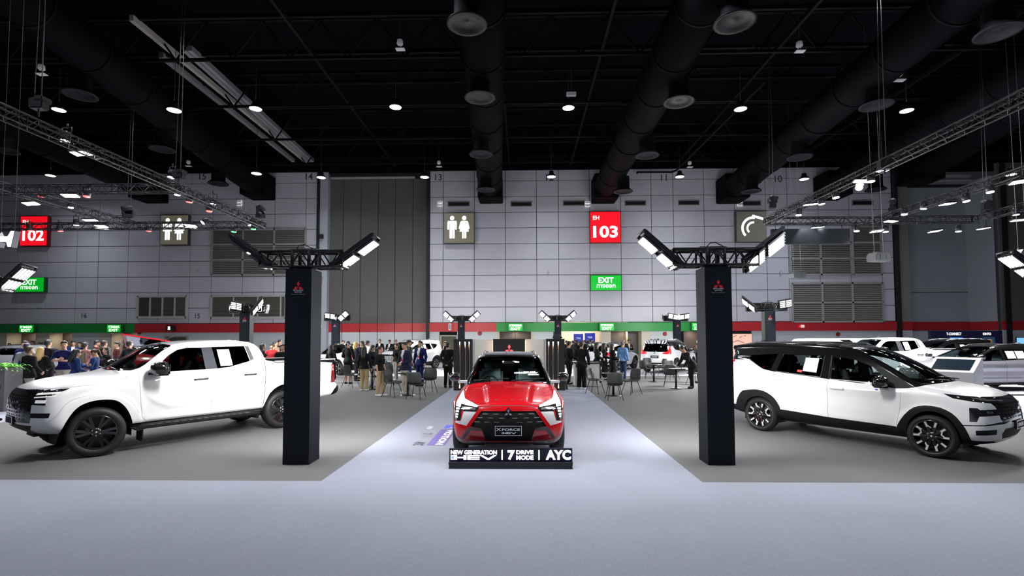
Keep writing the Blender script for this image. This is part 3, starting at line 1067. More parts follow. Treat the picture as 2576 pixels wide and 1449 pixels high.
def place_tower(x, y, label, rz=0.0, tilt=None, first=False, power=1.0, shift=None, back=0, btilt=0):
    o = copy_tree(tower)
    o.location = (x, y, 0)
    o.rotation_euler = (0, 0, rz)
    o['label'] = label
    heads = [c for c in kids(o) if c.name.startswith('flood_head')]
    for h in heads:
        s = 1 if h.location.x > 0 else -1
        if tilt:
            tx, ty, tz = tilt[0 if s < 0 else 1]
            h.rotation_euler = Euler((R(tx), R(ty), R(tz)), 'XYZ')
        if shift:
            h.location.x += shift[0 if s < 0 else 1]
            h.location.y -= .26
            h.location.z -= .02
        for c in kids(h):
            if c.type == 'LIGHT' and power != 1.0:
                c.data = c.data.copy()
                c.data.energy = W_FLOOD * power
    if back:                          # second, mostly hidden pair of heads, added to brighten end wall and people
        for h in heads:
            c = copy_tree(h, o)
            s = 1 if h.location.x > 0 else -1
            if btilt:                      # upright behind the column, shining back over the stand
                e, g = math.cos(R(btilt)), math.sin(R(btilt))
                c.location = (.09 if x > 0 else -.09, .36, 2.52 if s > 0 else 1.72)
                c.rotation_euler = Matrix(((0, -1, 0), (g, 0, -e), (e, 0, g))).to_euler()
            else:
                c.location = (s * .40, .30, 3.08)
                c.rotation_euler = Euler((R(78), 0, R(-10 * s)), 'XYZ')
            for k in kids(c):
                if k.type == 'LIGHT':
                    k.data = k.data.copy()
                    k.data.energy = W_FLOOD * back
    return o


PWH = PW / 2
place_tower(-3.583 + PWH, 7.586 + PWH, 'tall black light tower standing before the rear of the white pickup', first=True, back=.8, btilt=22)
place_tower(2.706 + PWH, 7.627 + PWH, 'tall black light tower standing before the rear of the white and black people carrier', tilt=[(-6, 42, 0), (-38, -38, 0)], back=.8, btilt=22)
FT = [(-58, 42, 0), (-58, -42, 0)]
place_tower(-11.25, 20.5, 'slim black light tower with a glaring lamp, behind the white pickup cab', rz=.1, tilt=[(-86, 8, -35), (-50, -50, 60)], power=3, shift=(.52, -.30), back=1.0)
place_tower(-11.1, 30.0, 'slim black light tower before the brown partition with one glaring lamp', tilt=[(-82, 8, -20), (-62, -35, -20)], power=3, shift=(.55, -.28), back=.4)
place_tower(-3.85, 31.7, 'slim black light tower behind the kiosk, nearer the open doorway of the partition', tilt=FT, power=2, back=.32)
place_tower(2.15, 31.7, 'slim black light tower behind the kiosk, below the green band beside the foyer', tilt=FT, power=2, back=.32)
place_tower(9.75, 32.6, 'slim black light tower with a glaring lamp over the parked white people carrier', tilt=[(-82, 8, 20), (-80, -8, 20)], power=3, shift=(.5, -.4), back=.4)
place_tower(9.75, 20.5, 'slim black light tower with a glaring lamp above the roof of the white people carrier', rz=-.1, tilt=[(-50, 35, -60), (-86, -8, 33)], power=3, shift=(0, -.25), back=1.0)
place_tower(-11.95, 10.9, 'black light tower mostly outside the picture edge beside the crowded stand', tilt=[(-20, 40, 0), (-10, -42, 0)])
place_tower(10.2, 9.75, 'black light tower mostly outside the picture edge beside the people carrier', tilt=[(-4, 38, 0), (-20, -40, 0)])

for ch in list(tower.children_recursive):
    bpy.data.objects.remove(ch)
bpy.data.objects.remove(tower)

# ================================================================== HUNG TRUSSES
TZ = 6.87
M_TR2 = mat('hung_truss_black', (0.010, 0.010, 0.013), 0.45, spec=.3)


def hung(name, A, B, label):
    A, B = Vector(A), Vector(B)
    o = thing('lighting_truss', label, 'truss', A, 0, 'hung lighting trusses')
    q = MB()
    lattice(q, (0, 0, 0), B - A, .26, .26, r=.011, pitch=.27, chord=.024)
    q.build('truss_lattice', M_TR2, o, fix=False)
    return o


XL1, XL2, XR1, XR2, XR3 = -11.45, -17.1, 10.5, 15.2, 19.3
hung('t', (XL1, 22, TZ), (XL1, 8.5, TZ), 'hung black truss running forward beside the pale track, longest over the crowded stand')
hung('t', (XL1, 22, TZ), (-27, 22, TZ), 'hung black truss running across before the red 102 sign')
hung('t', (XL2, 22, TZ), (XL2, 13, TZ), 'hung black truss running forward over the middle of the crowded stand')
hung('t', (XL1, 16.5, TZ), (-20, 16.5, TZ), 'hung black cross truss below the sloping duct mouths')
hung('t', (XR1, 22, TZ), (XR1, 8.5, TZ), 'hung black truss running forward from the grey contact sign')
hung('t', (XR1, 22, TZ), (XR3, 22, TZ), 'hung black truss running across above the black board')
hung('t', (XR2, 22, TZ), (XR2, 11, TZ), 'hung black truss running forward past the dark corner column')
hung('t', (XR3, 22, TZ), (XR3, 14, TZ), 'short hung black truss running forward before the corner recess')

M_PANLIT = lamp_mat('panel_lamp_lit', (1.0, 0.99, 0.95), 10)
M_SPOTLIT = lamp_mat('spot_lamp_lit', (0.93, 0.93, 1.0), 10)
M_REDLIT = lamp_mat('par_red_lit', (1.0, 0.03, 0.02), 3.0)
M_GRNLIT = lamp_mat('par_green_lit', (0.03, 1.0, 0.15), 3.0)
protoL = {}


def panel_lamp():
    o = thing('panel_lamp', 'x', 'stage lamp')
    MB().box((0, 0, 0), (.50, .32, .06), bev=.015).tube((-.2, 0, .03), (-.2, 0, .26), .012, 6).tube((.2, 0, .03), (.2, 0, .26), .012, 6).build('lamp_case', M_FLOODCASE, o)
    MB().box((0, 0, -.035), (.44, .27, .02), bev=.008).build('lens', M_PANLIT, o)
    return o


def spot_lamp(m, nm, r=.11, L=.26):
    o = thing(nm, 'x', 'stage lamp')
    q = MB().lathe([(0, L), (r * .7, L), (r, L * .7), (r, 0), (r * .9, 0)], 16)
    q.tube((-r - .03, 0, L * .5), (-r - .03, 0, L + .12), .012, 6).tube((r + .03, 0, L * .5), (r + .03, 0, L + .12), .012, 6).tube((-r - .03, 0, L + .12), (r + .03, 0, L + .12), .012, 6).tube((0, 0, L + .1), (0, 0, L + .22), .02, 6)
    q.build('lamp_can', M_FLOODCASE, o)
    MB().lathe([(r * .93, .01), (r * .9, -.02), (0, -.04)], 16).build('lens', m, o)
    return o


def moving_head():
    o = thing('moving_head_lamp', 'x', 'stage lamp')
    q = MB().box((0, 0, .08), (.34, .26, .16), bev=.02)
    for s in (-1, 1):
        q.box((s * .17, 0, .30), (.05, .14, .34), bev=.01)
    q.build('yoke', M_FLOODCASE, o)
    MB().lathe([(0, -.22), (.11, -.22), (.13, -.1), (.13, .12), (.09, .2), (0, .22)], 16, M=Matrix.Translation((0, 0, .42)) @ Matrix.Rotation(R(70), 4, 'Y')).build('lamp_can', M_BLACK, o)
    return o


protoL['P'] = panel_lamp
protoL['S'] = lambda: spot_lamp(M_SPOTLIT, 'spot_lamp')
protoL['R'] = lambda: spot_lamp(M_REDLIT, 'par_lamp')
protoL['G'] = lambda: spot_lamp(M_GRNLIT, 'par_lamp')
protoL['M'] = moving_head
made = {}
LAMPS = [  # type, pixel, truss (x = runs forward at that x, None = the across truss), what is near it
    ('P', 206, 383, XL1, 'largest on the truss beside the pale track'), ('S', 163, 355, XL1, 'small, just above the largest panel'), ('S', 430, 446, XL1, 'at the cross truss joint'), ('S', 447, 489, XL1, 'black shuttered, under the cross truss joint'),
    ('R', 476, 508, XL1, 'first red past the cross truss joint'), ('R', 526, 531, XL1, 'second red past the cross truss joint'), ('S', 536, 513, XL1, 'over the second red lamp'), ('M', 655, 548, XL1, 'on the truss end beside the tall vent'), ('S', 630, 566, None, 'at the truss end beside the tall vent'),
    ('P', 177, 490, 'C', 'under the cross truss'), ('R', 218, 494, 'C', 'hanging from the cross truss'),
    ('R', 103, 494, XL2, 'highest red near the picture edge'), ('P', 78, 510, XL2, 'above the red 102 sign'), ('S', 178, 522, XL2, 'on the middle truss'), ('P', 227, 552, XL2, 'low on the middle truss'), ('M', 320, 548, XL2, 'on the middle truss joint'),
    ('P', 255, 567, None, 'on the across truss past the 102 sign'), ('S', 192, 566, None, 'on the across truss near the 102 sign'), ('R', 152, 581, None, 'below the across truss past the 102 sign'), ('R', 76, 580, None, 'before the red 102 sign'), ('P', 480, 566, None, 'beside the toilet sign'),
    ('R', 374, 581, None, 'below the across truss near the toilet sign'), ('S', 510, 560, None, 'tilted, past the toilet sign'), ('G', 588, 583, None, 'green, before the tall vent'), ('G', 637, 576, None, 'green, on the truss end'),
    ('S', 2009, 541, XR1, 'nearest the contact sign'), ('P', 2040, 512, XR1, 'first panel past the contact sign'), ('S', 2067, 513, XR1, 'beside the first panel'), ('S', 2103, 497, XR1, 'midway along the truss'), ('S', 2161, 472, XR1, 'tilted, midway along the truss'), ('P', 2170, 453, XR1, 'second panel past the contact sign'), ('S', 2191, 456, XR1, 'past the second panel'), ('M', 1943, 524, XR1, 'on the truss end beside the contact sign'),
    ('P', 2057, 570, None, 'over the black board'), ('S', 2155, 581, None, 'past the black board'), ('P', 2205, 580, None, 'above the hanging speaker'), ('S', 2228, 583, None, 'just past the panel above the speaker'), ('P', 2352, 580, None, 'before the pale recess'), ('S', 2411, 582, None, 'before the pale recess, last on the truss'), ('M', 2246, 532, None, 'on the truss before the dark column'),
    ('P', 2241, 555, XR2, 'at the joint by the dark column'), ('S', 2275, 539, XR2, 'first past the dark column'), ('S', 2323, 525, XR2, 'second past the dark column'), ('P', 2383, 511, XR2, 'panel past the dark column'), ('S', 2431, 506, XR2, 'past that panel'), ('S', 2491, 483, XR2, 'nearest the brown corner'), ('P', 2565, 455, XR2, 'at the picture edge under a ceiling lamp'),
    ('P', 2474, 573, XR3, 'under the short truss'), ('S', 2556, 540, XR3, 'on the short truss before the brown wall'), ('P', 2563, 552, XR3, 'at the picture edge on the short truss'), ('M', 2482, 535, XR3, 'on top of the short truss'),
]
KN = {'P': 'flat white panel lamp', 'S': 'round white spot lamp', 'R': 'black stage can with red light', 'G': 'black stage can with green light', 'M': 'black moving head lamp'}
for ty, px, py, tr, how in LAMPS:
    if tr is None:
        Y = 21.85
    elif tr == 'C':
        Y = 16.4
    else:
        Y = max(9, min(21.8, tr * FPX / (px - 1316)))
    p = at(px, py, Y)
    o = protoL[ty]() if ty not in made else copy_tree(made[ty])
    made.setdefault(ty, o)
    o.location = (p.x, p.y, p.z)
    o.rotation_euler = (R(random.uniform(-8, 8)), R(random.uniform(-8, 8)), random.uniform(-.4, .4)) if ty != 'M' else (0, 0, random.uniform(-2, 2))
    if 'tilted' in how:
        o.rotation_euler = (R(-30), R(35), 0)
    o['label'] = KN[ty] + ' ' + how
    o['group'] = 'stage lamps on the hung trusses'
    if ty == 'P':
        area('panel_light', (0, 0, -.06), (0, 0, -1), .5, W_TRUSS, (1, .98, .95), R(130), o)
        if p.z > TZ + .1 or True:
            pass
# hoist chains and motors
for px, py, y, how in [(98, 262, 11.8, 'nearest over the truss beside the pale track'), (450, 440, 16.5, 'at the cross truss joint'), (1943, 505, 21.9, 'at the contact sign'), (2225, 415, 14.8, 'under the fourth duct'), (2482, 520, 21.0, 'on the short truss'), (325, 540, 22, 'on the middle truss joint')]:
    p = at(px, py, y)
    o = thing('chain_hoist', 'black chain hoist motor, ' + how, 'hoist', p, 0, 'truss chain hoists')
    MB().box((0, 0, 0), (.34, .24, .26), bev=.03).box((.1, 0, .1), (.2, .3, .12), bev=.02).tube((0, 0, -.1), (0, 0, -.3), .02, 6).build('hoist_motor', mat('hoist_dark', (.03, .03, .035), .4), o)
    q = MB()
    q.tube((.05, 0, .1), (.05, 0, 15 - p.z), .012, 5).tube((-.12, 0, .1), (.0, 0, 15 - p.z), .008, 5)
    q.build('chain', mat('chain_steel', (.14, .14, .13), .4, metal=.6), o)
# hanging black board and hanging speakers
p0, p1 = at(1939, 577, 21.7), at(2137, 614, 21.7)
o = thing('hanging_board', 'long blank black board hanging under the across truss beside the contact sign', 'board', ((p0.x + p1.x) / 2, 21.7, (p0.z + p1.z) / 2))
MB().box((0, 0, 0), (p1.x - p0.x, .12, p0.z - p1.z)).build('board_panel', mat('board_black', (.02, .024, .032), .55), o)
q = MB()
for s in (-1, 1):
    q.tube((s * 1.4, 0, .2), (s * 1.4, .2, .7), .012, 5)
q.build('hanger', M_BLACK, o)
d = bpy.data.lights.new('board_spot', 'SPOT')
d.energy, d.spot_size, d.spot_blend, d.color = 60, R(75), .6, (.95, 1, 1)
lo = bpy.data.objects.new('board_spot', d)
put(lo, None, (at(2045, 570, 21.2).x, 21.2, p0.z + .35))
lo.rotation_euler = Vector((0, .45, -.7)).to_track_quat('-Z', 'Y').to_euler()
for px, py, y, s, how in [(2210, 648, 20.5, 1.0, 'before the louvred vent'), (2005, 692, 27, .95, 'smaller looking, before the lower vent'), (2572, 642, 19.5, 1.0, 'at the picture edge before the brown wall')]:
    p = at(px, py, y)
    o = thing('hanging_speaker', 'dark grey loudspeaker hanging on two wires, ' + how, 'speaker', p, .25, 'hanging loudspeakers')
    q = MB().prism([(-.36, -.16), (.36, -.16), (.38, .0), (.30, .17), (-.26, .19), (-.38, .04)], -.2, .2, 'y')
    q.box((-.1, -.21, 0), (.1, .04, .2)).box((.2, -.21, .02), (.12, .03, .18))
    q.build('speaker_case', mat('speaker_dark', (.10, .105, .11), .5), o)
    q = MB()
    for k in (-.2, .25):
        q.tube((k, 0, .18), (k - .02, .1, 15 - p.z), .01, 5)
        q.box((k, 0, .2), (.05, .05, .08))
    q.build('wire', mat('wire_steel', (.3, .3, .3), .4, metal=.5), o)

# ================================================================== KIOSK
KY = 18.35


def KX(px, y=KY):
    return (at(px, 900, y)).x


M_KDARK = mat('kiosk_charcoal', (0.013, 0.013, 0.015), 0.6, spec=.25)
M_KCREAM = mat('kiosk_cream', (0.72, 0.69, 0.64), 0.6, noise=0.03)
kz = at(1280, 852.5, KY).z
kiosk = thing('kiosk', 'low kiosk of charcoal fins and cream panels with a red emblem behind the red car', 'kiosk', (KX(1281), KY, 0))
k0 = KX(1281)
for a_, c_ in ((1189, 1240), (1321, 1373)):
    q = MB()
    q.box(((KX(a_) + KX(c_)) / 2 - k0, .35, kz / 2), (KX(c_) - KX(a_), .2, kz - .02), 0)
    q.build('cream_panel', M_KCREAM, kiosk)
MB().box(((KX(1240) + KX(1321)) / 2 - k0, .15, kz / 2), (KX(1321) - KX(1240), .25, kz)).build('centre_panel', mat('kiosk_black', (.007, .007, .008), .5, spec=.25), kiosk)
q = MB()
diamonds(q, 0, 1.45, .36, .01, 0, .03)
em = q.build('emblem', mat('emblem_red_lit', (.7, .05, .05), .4, emit=(1, .10, .10), power=1.1), kiosk)
M_WARM = lamp_mat('warm_strip_lit', (1, .62, .38), 1.6)
q = MB()
for s in (1240, 1321):
    q.box((KX(s) - k0 + (-.012 if s == 1240 else .012), .16, kz / 2), (.024, .14, kz - .1))
q.build('edge_light', M_WARM, kiosk)
for s, (a, c) in (('l', (1142, 1188)), ('r', (1374, 1420))):
    x0, x1 = KX(a) - k0, KX(c) - k0
    slots = [.33, .62, .84] if s == 'l' else [.10, .36, .66]
    if s == 'r':
        slots = [.14, .38, .66]
    q = MB()
    q.box(((x0 + x1) / 2, .12, kz / 2), (x1 - x0, .2, kz))
    edges = [0] + [v for t in slots for v in (t - .035, t + .035)] + [1]
    for i in range(0, len(edges), 2):
        a_, c_ = x0 + (x1 - x0) * edges[i], x0 + (x1 - x0) * edges[i + 1]
        q.box(((a_ + c_) / 2, -.04, kz / 2), (c_ - a_, .14, kz))
    for z in (.04, kz - .05):
        q.box(((x0 + x1) / 2, -.03, z), (x1 - x0, .12, .08 if z < 1 else .1))
    q.build('fin_column', M_KDARK, kiosk)
    for t in slots:
        x = x0 + (x1 - x0) * t
        MB().box((x, .015, kz / 2), (.045, .012, kz - .2)).build('slot_back', mat('slot_pale', (.5, .46, .43), .5), kiosk)
        MB().box((x, -.03, kz - .11), (.04, .05, .015)).box((x, -.03, .09), (.04, .05, .015)).build('slot_lamp', lamp_mat('slot_lamp_lit', (1, .55, .35), 6), kiosk)
        area('slot_light', (x, -.035, kz - .13), (0, .12, -1), .03, 1.2, (1, .6, .4), PI, kiosk)
        area('slot_light', (x, -.035, .11), (0, .12, 1), .03, .6, (1, .6, .4), PI, kiosk)
p = at(1400, 849, KY + .1)
q = MB()
q.box((0, 0, .05), (.30, .24, .10), bev=.03)
q.tube((-.12, 0, .08), (.14, 0, .12), .05, 8)
q.tube((.1, .0, .1), (.2, .05, .04), .03, 8)
tag(q.build('black_bag', M_BLACK, None, (p.x, KY + .12, kz)), 'small black bag lying on top of the kiosk fin column', 'bag')

# counter, leaning board
c0, c1 = on_floor(1446, 969), on_floor(1504, 972)
o = thing('reception_counter', 'white reception counter with a black top beside the black dressed women', 'counter', ((c0.x + c1.x) / 2 + .0, 19.7, 0))
w = c1.x - c0.x + .1
MB().box((0, .3, .45), (w, .6, .86)).build('counter_body', mat('counter_white', (.60, .58, .55), .5), o)
MB().box((0, .3, .90), (w + .06, .66, .05), bev=.01).build('counter_top', M_BLACK, o)
o = thing('work_table', 'plain white desk between the kiosk and the men in black', 'table', (on_floor(1432, 965).x - .1, 21.2, 0))
MB().box((0, 0, .86), (1.5, .6, .05)).build('table_top', mat('counter_white', (.60, .58, .55)), o)
for sx in (-.68, .68):
    MB().box((sx, 0, .42), (.05, .5, .84)).build('leg', mat('counter_white', (.60, .58, .55)), o)
p = on_floor(1431, 979)
o = thing('leaning_board', 'narrow black board leaning beside the kiosk fins', 'board', (p.x - .02, p.y, 0), 0)
MB().prism([(-.10, 0), (-.02, 0), (-.18, .80), (-.26, .80)], -.2, .2, 'y').build('board_panel', M_BLACK, o)
MB().prism([(-.10, .02), (-.092, .02), (-.252, .78), (-.26, .78)], -.21, .21, 'y').build('board_edge', mat('edge_grey', (.2, .2, .2), .4), o)

# ================================================================== TABLES AND CHAIRS
M_CHAIR = mat('chair_leather', (0.045, 0.048, 0.048), 0.5, noise=0.15, nscale=30)
M_LEG = mat('chair_leg_black', (0.012, 0.012, 0.013), 0.35)


def make_chair():
    t = thing('dining_chair', 'x', 'chair', (0, 0, 0), 0)
    # bucket shell: seat runs up into a curved back; faces -Y (sitter looks to -Y)
    prof = [(-.24, .445), (-.21, .465), (-.10, .462), (.05, .452), (.14, .458), (.19, .49), (.225, .55), (.245, .63), (.26, .72), (.27, .80), (.272, .84)]
    wid = [.19, .215, .225, .225, .225, .23, .235, .235, .23, .215, .18]
    curl = [0, .0, .01, .02, .03, .05, .06, .07, .07, .06, .05]

    def shell(i0, i1, name):
        rows, back = [], []
        for (y, z), w, c in list(zip(prof, wid, curl))[i0:i1]:
            ra, rb = [], []
            for k in range(9):
                u = -1 + 2 * k / 8
                lift = abs(u) ** 2.2
                ry = y - c * lift * (1 if z > .5 else .25) * 1.3
                rz = z + (lift * .035 if z < .5 else 0)
                ra.append(Vector((u * w, ry, rz)))
                n = Vector((0, .028, 0)) if z > .52 else Vector((0, .006, -.03))
                rb.append(Vector((u * w, ry, rz)) + n)
            rows.append(ra)
            back.append(rb)
        q = MB()
        q.grid(rows)
        q.grid([r[::-1] for r in back])
        nr, nc = len(rows), 9
        for i in range(nr - 1):
            for k in (0, nc - 1):
                q.add([rows[i][k], rows[i + 1][k], back[i + 1][k], back[i][k]], [(0, 1, 2, 3)], 0, True)
        for i in (0, nr - 1):
            for k in range(nc - 1):
                q.add([rows[i][k], rows[i][k + 1], back[i][k + 1], back[i][k]], [(0, 1, 2, 3)], 0, True)
        return q.build(name, M_CHAIR, t)
    shell(0, 6, 'seat')
    shell(5, 11, 'backrest')
    for sx in (-1, 1):
        for sy in (-1, 1):
            MB().tube((sx * .14, sy * .13, .44), (sx * .235, sy * .25, 0), .014, 7, r2=.009).build('leg', M_LEG, t)
    return t


chair0 = make_chair()
chair_used = [False]


def place_chair(px, py, rz, label, grp):
    o = chair0 if not chair_used[0] else copy_tree(chair0)
    chair_used[0] = True
    p = on_floor(px, py)
    o.location = p
    o.rotation_euler = (0, 0, R(rz))
    o['label'] = label
    o['group'] = grp
    return o


G1, G2, G3 = 'chairs beside the pickup tail', 'chairs right beside the red car', 'chairs before the parked people carrier'
place_chair(882, 974, 75, 'dark grey chair turned sideways, closest to the pickup tail lamp', G1)
place_chair(987, 998, 70, 'dark grey chair turned sideways behind the woman in a black polo shirt', G1)
place_chair(1047, 1003, 170, 'dark grey chair seen from behind in front of the round table by the red car', G1)
place_chair(1078, 988, 210, 'dark grey chair half hidden behind the one seen from behind, nearest the red car', G1)
place_chair(975, 968, 20, 'dark grey chair between the two women in khaki trousers', G1)
place_chair(950, 978, 95, 'low dark chair at the small table behind the khaki trousers', G1)
place_chair(1497, 990, 55, 'dark grey chair facing sideways, nearest the white counter', G2)
place_chair(1545, 1006, 180, 'dark grey chair seen squarely from behind at the round table', G2)
place_chair(1589, 992, -60, 'dark grey chair on the far side from the counter, turned to the round table', G2)
place_chair(1624, 952, 120, 'black chair seen from behind before the white carrier tail', G3)
place_chair(1632, 943, 10, 'black chair tucked behind the table before the white carrier tail', G3)
place_chair(1662, 946, -80, 'black chair on the far side of the table before the white carrier', G3)
place_chair(1686, 972, 165, 'black chair seen from behind before the table lit white', G3)
place_chair(1748, 968, -70, 'black chair beside the bending person, half behind the tower', G3)
place_chair(1690, 955, 15, 'black chair behind the table lit white', G3)


def table(px, py, label, lit=False):
    p = on_floor(px, py)
    o = thing('round_table', label, 'table', p, 0, 'round pedestal tables')
    MB().lathe([(0, .735), (.34, .735), (.35, .725), (.34, .712), (0, .712)], 32).build('table_top', mat('table_black', (.012, .012, .013), .25), o)
    MB().tube((0, 0, .03), (0, 0, .715), .038, 14).build('column', M_LEG, o)
    MB().lathe([(0, .04), (.06, .035), (.24, .018), (.25, 0)], 28).build('base', M_LEG, o)
    return o


table(1026, 995, 'small round black pedestal table beside the chair seen from behind, near the red car')
table(936, 980, 'small round black pedestal table behind the woman in khaki trousers')
table(1543, 996, 'small round black pedestal table among the three grey chairs')
table(1645, 961, 'small round black pedestal table before the white carrier tail')
table(1701, 978, 'small round black pedestal table carrying bright papers')
p = on_floor(1701, 978)
o = MB().box((0, 0, .006), (.42, .26, .012)).build('paper_sheet', mat('paper_white', (.85, .85, .85), .6), None, (p.x - .03, p.y - .06, .735), (0, 0, .3))
tag(o, 'white papers lying on the round table beside the bending person', 'paper')

# ================================================================== NEIGHBOURING STANDS
# planter with ferns
p = at(-4, 925, 13.2)
o = thing('planter', 'grey planter box full of bright green ferns at the picture edge', 'planter', (p.x, 13.2, 0))
pz = p.z
MB().box((0, 0, pz / 2), (.85, .5, pz), bev=.01).build('planter_box', mat('planter_grey', (.10, .10, .105), .6), o)
q = MB()
rnd = random.Random(4)
for k in range(230):
    a = rnd.uniform(0, 2 * PI)
    x0, y0 = rnd.uniform(-.40, .40), rnd.uniform(-.22, .22)
    L = rnd.uniform(.16, .30)
    up = rnd.uniform(.3, 1.0)
    pts = []
    for i in range(6):
        t = i / 5
        pts.append(Vector((x0 + math.cos(a) * L * t * (1.2 - up * .5), y0 + math.sin(a) * L * t * (1.2 - up * .5), pz + L * (up * t * 1.3 - .9 * t * t))))
    side = Vector((-math.sin(a), math.cos(a), 0))
    for i in range(5):
        for s in (-1, 1):
            w = .055 * (1 - i / 6)
            m = (pts[i] + pts[i + 1]) / 2
            q.add([pts[i], pts[i + 1], m + side * s * w + (pts[i + 1] - pts[i]) * .8], [(0, 1, 2)])
q.build('foliage', mat('fern_green', (.16, .52, .04), .5, noise=.4, nscale=9), o, fix=False)

# car platform of the neighbouring stand
o = thing('car_platform', 'low white platform with a dark skirt under the silver car', 'platform', (0, 0, 0))
y0p = 16.6
MB().box((18.2, y0p + 1.35, .05), (12, 2.7, .024)).build('platform_deck', M_CARPW, o)
MB().box((18.2, y0p + 1.36, .022), (11.9, 2.64, .034)).build('skirt', M_BLACK, o)

# tilted information screen
p = at(2402, 960, 12.9)
o = thing('info_pedestal', 'white wedge pedestal with a tilted dark screen and an oval emblem, before the silver car', 'pedestal', (p.x, p.y, 0), R(-58))
hw = .46
z0, z1 = 1.02, 1.36
q = MB()
prof = [(-.30, 0), (.30, 0), (.30, z1), (.24, z1), (-.30, z0)]
q.prism(prof, -hw, hw, 'x')
q.build('pedestal_body', mat('pedestal_white', (.80, .80, .82), .4), o)
A, B_ = Vector((0, -.30, z0)), Vector((0, .24, z1))
dd = (B_ - A)
nn = Vector((0, -dd.z, dd.y)).normalized()
q = MB()
c = [A + dd * .13 + nn * .006, A + dd * .86 + nn * .006]
q.add([c[0] + Vector((-hw * .86, 0, 0)), c[0] + Vector((hw * .80, 0, 0)), c[1] + Vector((hw * .80, 0, 0)), c[1] + Vector((-hw * .86, 0, 0))], [(0, 1, 2, 3)])
q.build('screen', mat('screen_dark', (.02, .035, .05), .06), o)
q = MB()
for rx, rz, dx, dz, t in ((.125, .085, 0, 0, .014), (.042, .080, 0, .002, .012), (.10, .032, 0, .042, .012)):
    for k in range(36):
        a, a2 = 2 * PI * k / 36, 2 * PI * (k + 1) / 36
        q.add([(dx + rx * math.cos(a), -.304, .80 + dz + rz * math.sin(a)), (dx + rx * math.cos(a2), -.304, .80 + dz + rz * math.sin(a2)), (dx + (rx - t) * math.cos(a2), -.304, .80 + dz + (rz - t) * math.sin(a2)), (dx + (rx - t) * math.cos(a), -.304, .80 + dz + (rz - t) * math.sin(a))], [(0, 1, 2, 3)])
q.build('emblem', M_BLACK, o, fix=False)

# navy display wall
yb = 33.0
x0, x1 = at(2341, 849, yb).x, at(2522, 849, yb).x
zt = at(2430, 832, yb).z
o = thing('display_wall', 'navy display wall lettered T-CONNECT and KINTO behind the parked cars', 'display wall', ((x0 + x1) / 2, yb, 0))
MB().box((0, .1, zt / 2), (x1 - x0, .2, zt)).build('wall_board', mat('display_navy', (.012, .010, .055), .5), o)
q = MB()
xm = (x0 + x1) / 2
lettering(q, 'T-CONNECT', (at(2400, 849, yb).x - xm, -.01, at(2400, 840, yb).z), .93, .17, bold=.03)
lettering(q, 'KINTO', (at(2483, 849, yb).x - xm, -.01, at(2483, 840, yb).z), .50, .16, bold=.03)
q.build('lettering', M_SIGNWH, o, fix=False)
q = MB()
q.box((at(2405, 849, yb).x - xm, -.01, at(2405, 851.5, yb).z), (.82, .02, .16))
q.build('blue_screen', mat('blue_screen', (.02, .12, .45), .3, emit=(.03, .2, .7), power=.7), o)
q = MB()
a, c = at(2472, 848, yb), at(2503, 872, yb)
q.box(((a.x + c.x) / 2 - xm, -.01, (a.z + c.z) / 2), (c.x - a.x, .02, a.z - c.z))
pm = mat('picture_blue', (.08, .22, .42), .4, noise=.95, nscale=4.5)
q.build('picture_panel', pm, o)
p = at(2572, 858, 30)
o = thing('monitor', 'small lit monitor at the picture edge behind the white car', 'screen', (p.x, 30, 0))
MB().box((0, 0, p.z), (.75, .06, .45), bev=.01).tube((0, .03, 0), (0, .03, p.z), .03, 8).box((0, .03, .02), (.5, .4, .04)).build('monitor_case', M_BLACK, o)
MB().box((0, -.035, p.z), (.68, .01, .38)).build('screen', mat('monitor_lit', (.1, .4, .7), .3, emit=(.25, .6, .9), power=.9), o)
# warm lit poster wall seen past the tower
yb = 35
a, c = at(1835, 840, yb), at(1891, 870, yb)
o = thing('poster_wall', 'warm lit cream poster wall with thin coloured lines behind the people carrier roof', 'poster', ((a.x + c.x) / 2, yb, 0))
MB().box((0, 0, a.z / 2), (c.x - a.x, .1, a.z)).build('poster_panel', mat('poster_cream', (.7, .45, .36), .5, emit=(1, .6, .45), power=.55), o)
q = MB()
for k, (x, z, x2, z2) in enumerate([(-.7, 1.5, -.2, 1.65), (-.2, 1.65, .2, 1.5), (-.5, 1.9, -.3, 2.0), (.2, 1.95, .35, 2.0), (-.1, 1.85, .1, 1.95)]):
    q.tube((x, -.06, z), (x2, -.06, z2), .02, 5)
q.build('poster_line', mat('poster_line', (.35, .08, .06), .5), o)

# hanging letter-like emblem of the stand at the picture edge
o = thing('hanging_emblem', 'large white lit H shaped emblem hanging at the picture edge before the red 102 sign', 'emblem', at(18, 602, 14.0))
S = 14.0 / FPX
HB = [(-30, 20), (-20, 20), (-12, 6), (12, 6), (20, 20), (30, 20), (22, -22), (13, -22), (9, -9), (-9, -9), (-13, -22), (-22, -22)]
hp = [(a * S * 1.0, c * S) for a, c in HB]
q = MB()
bmh = bmesh.new()
vs = [bmh.verts.new((a, -.10, c)) for a, c in hp]
f = bmh.faces.new(vs)
ext = bmesh.ops.extrude_face_region(bmh, geom=[f])
bmesh.ops.translate(bmh, vec=(0, .16, 0), verts=[v for v in ext['geom'] if isinstance(v, bmesh.types.BMVert)])
bmesh.ops.triangulate(bmh, faces=[f_ for f_ in bmh.faces if len(f_.verts) > 4])
q.bm(bmh)
q.build('emblem_body', mat('emblem_navy', (.01, .012, .05), .4), o)
bmh = bmesh.new()
f = bmh.faces.new([bmh.verts.new((a * .97, -.115, c * .97)) for a, c in hp])
bmesh.ops.triangulate(bmh, faces=[f])
q = MB()
q.bm(bmh)
q.build('lit_face', lamp_mat('emblem_white_lit', (.93, .94, 1), 1.6), o, fix=False)
q = MB()
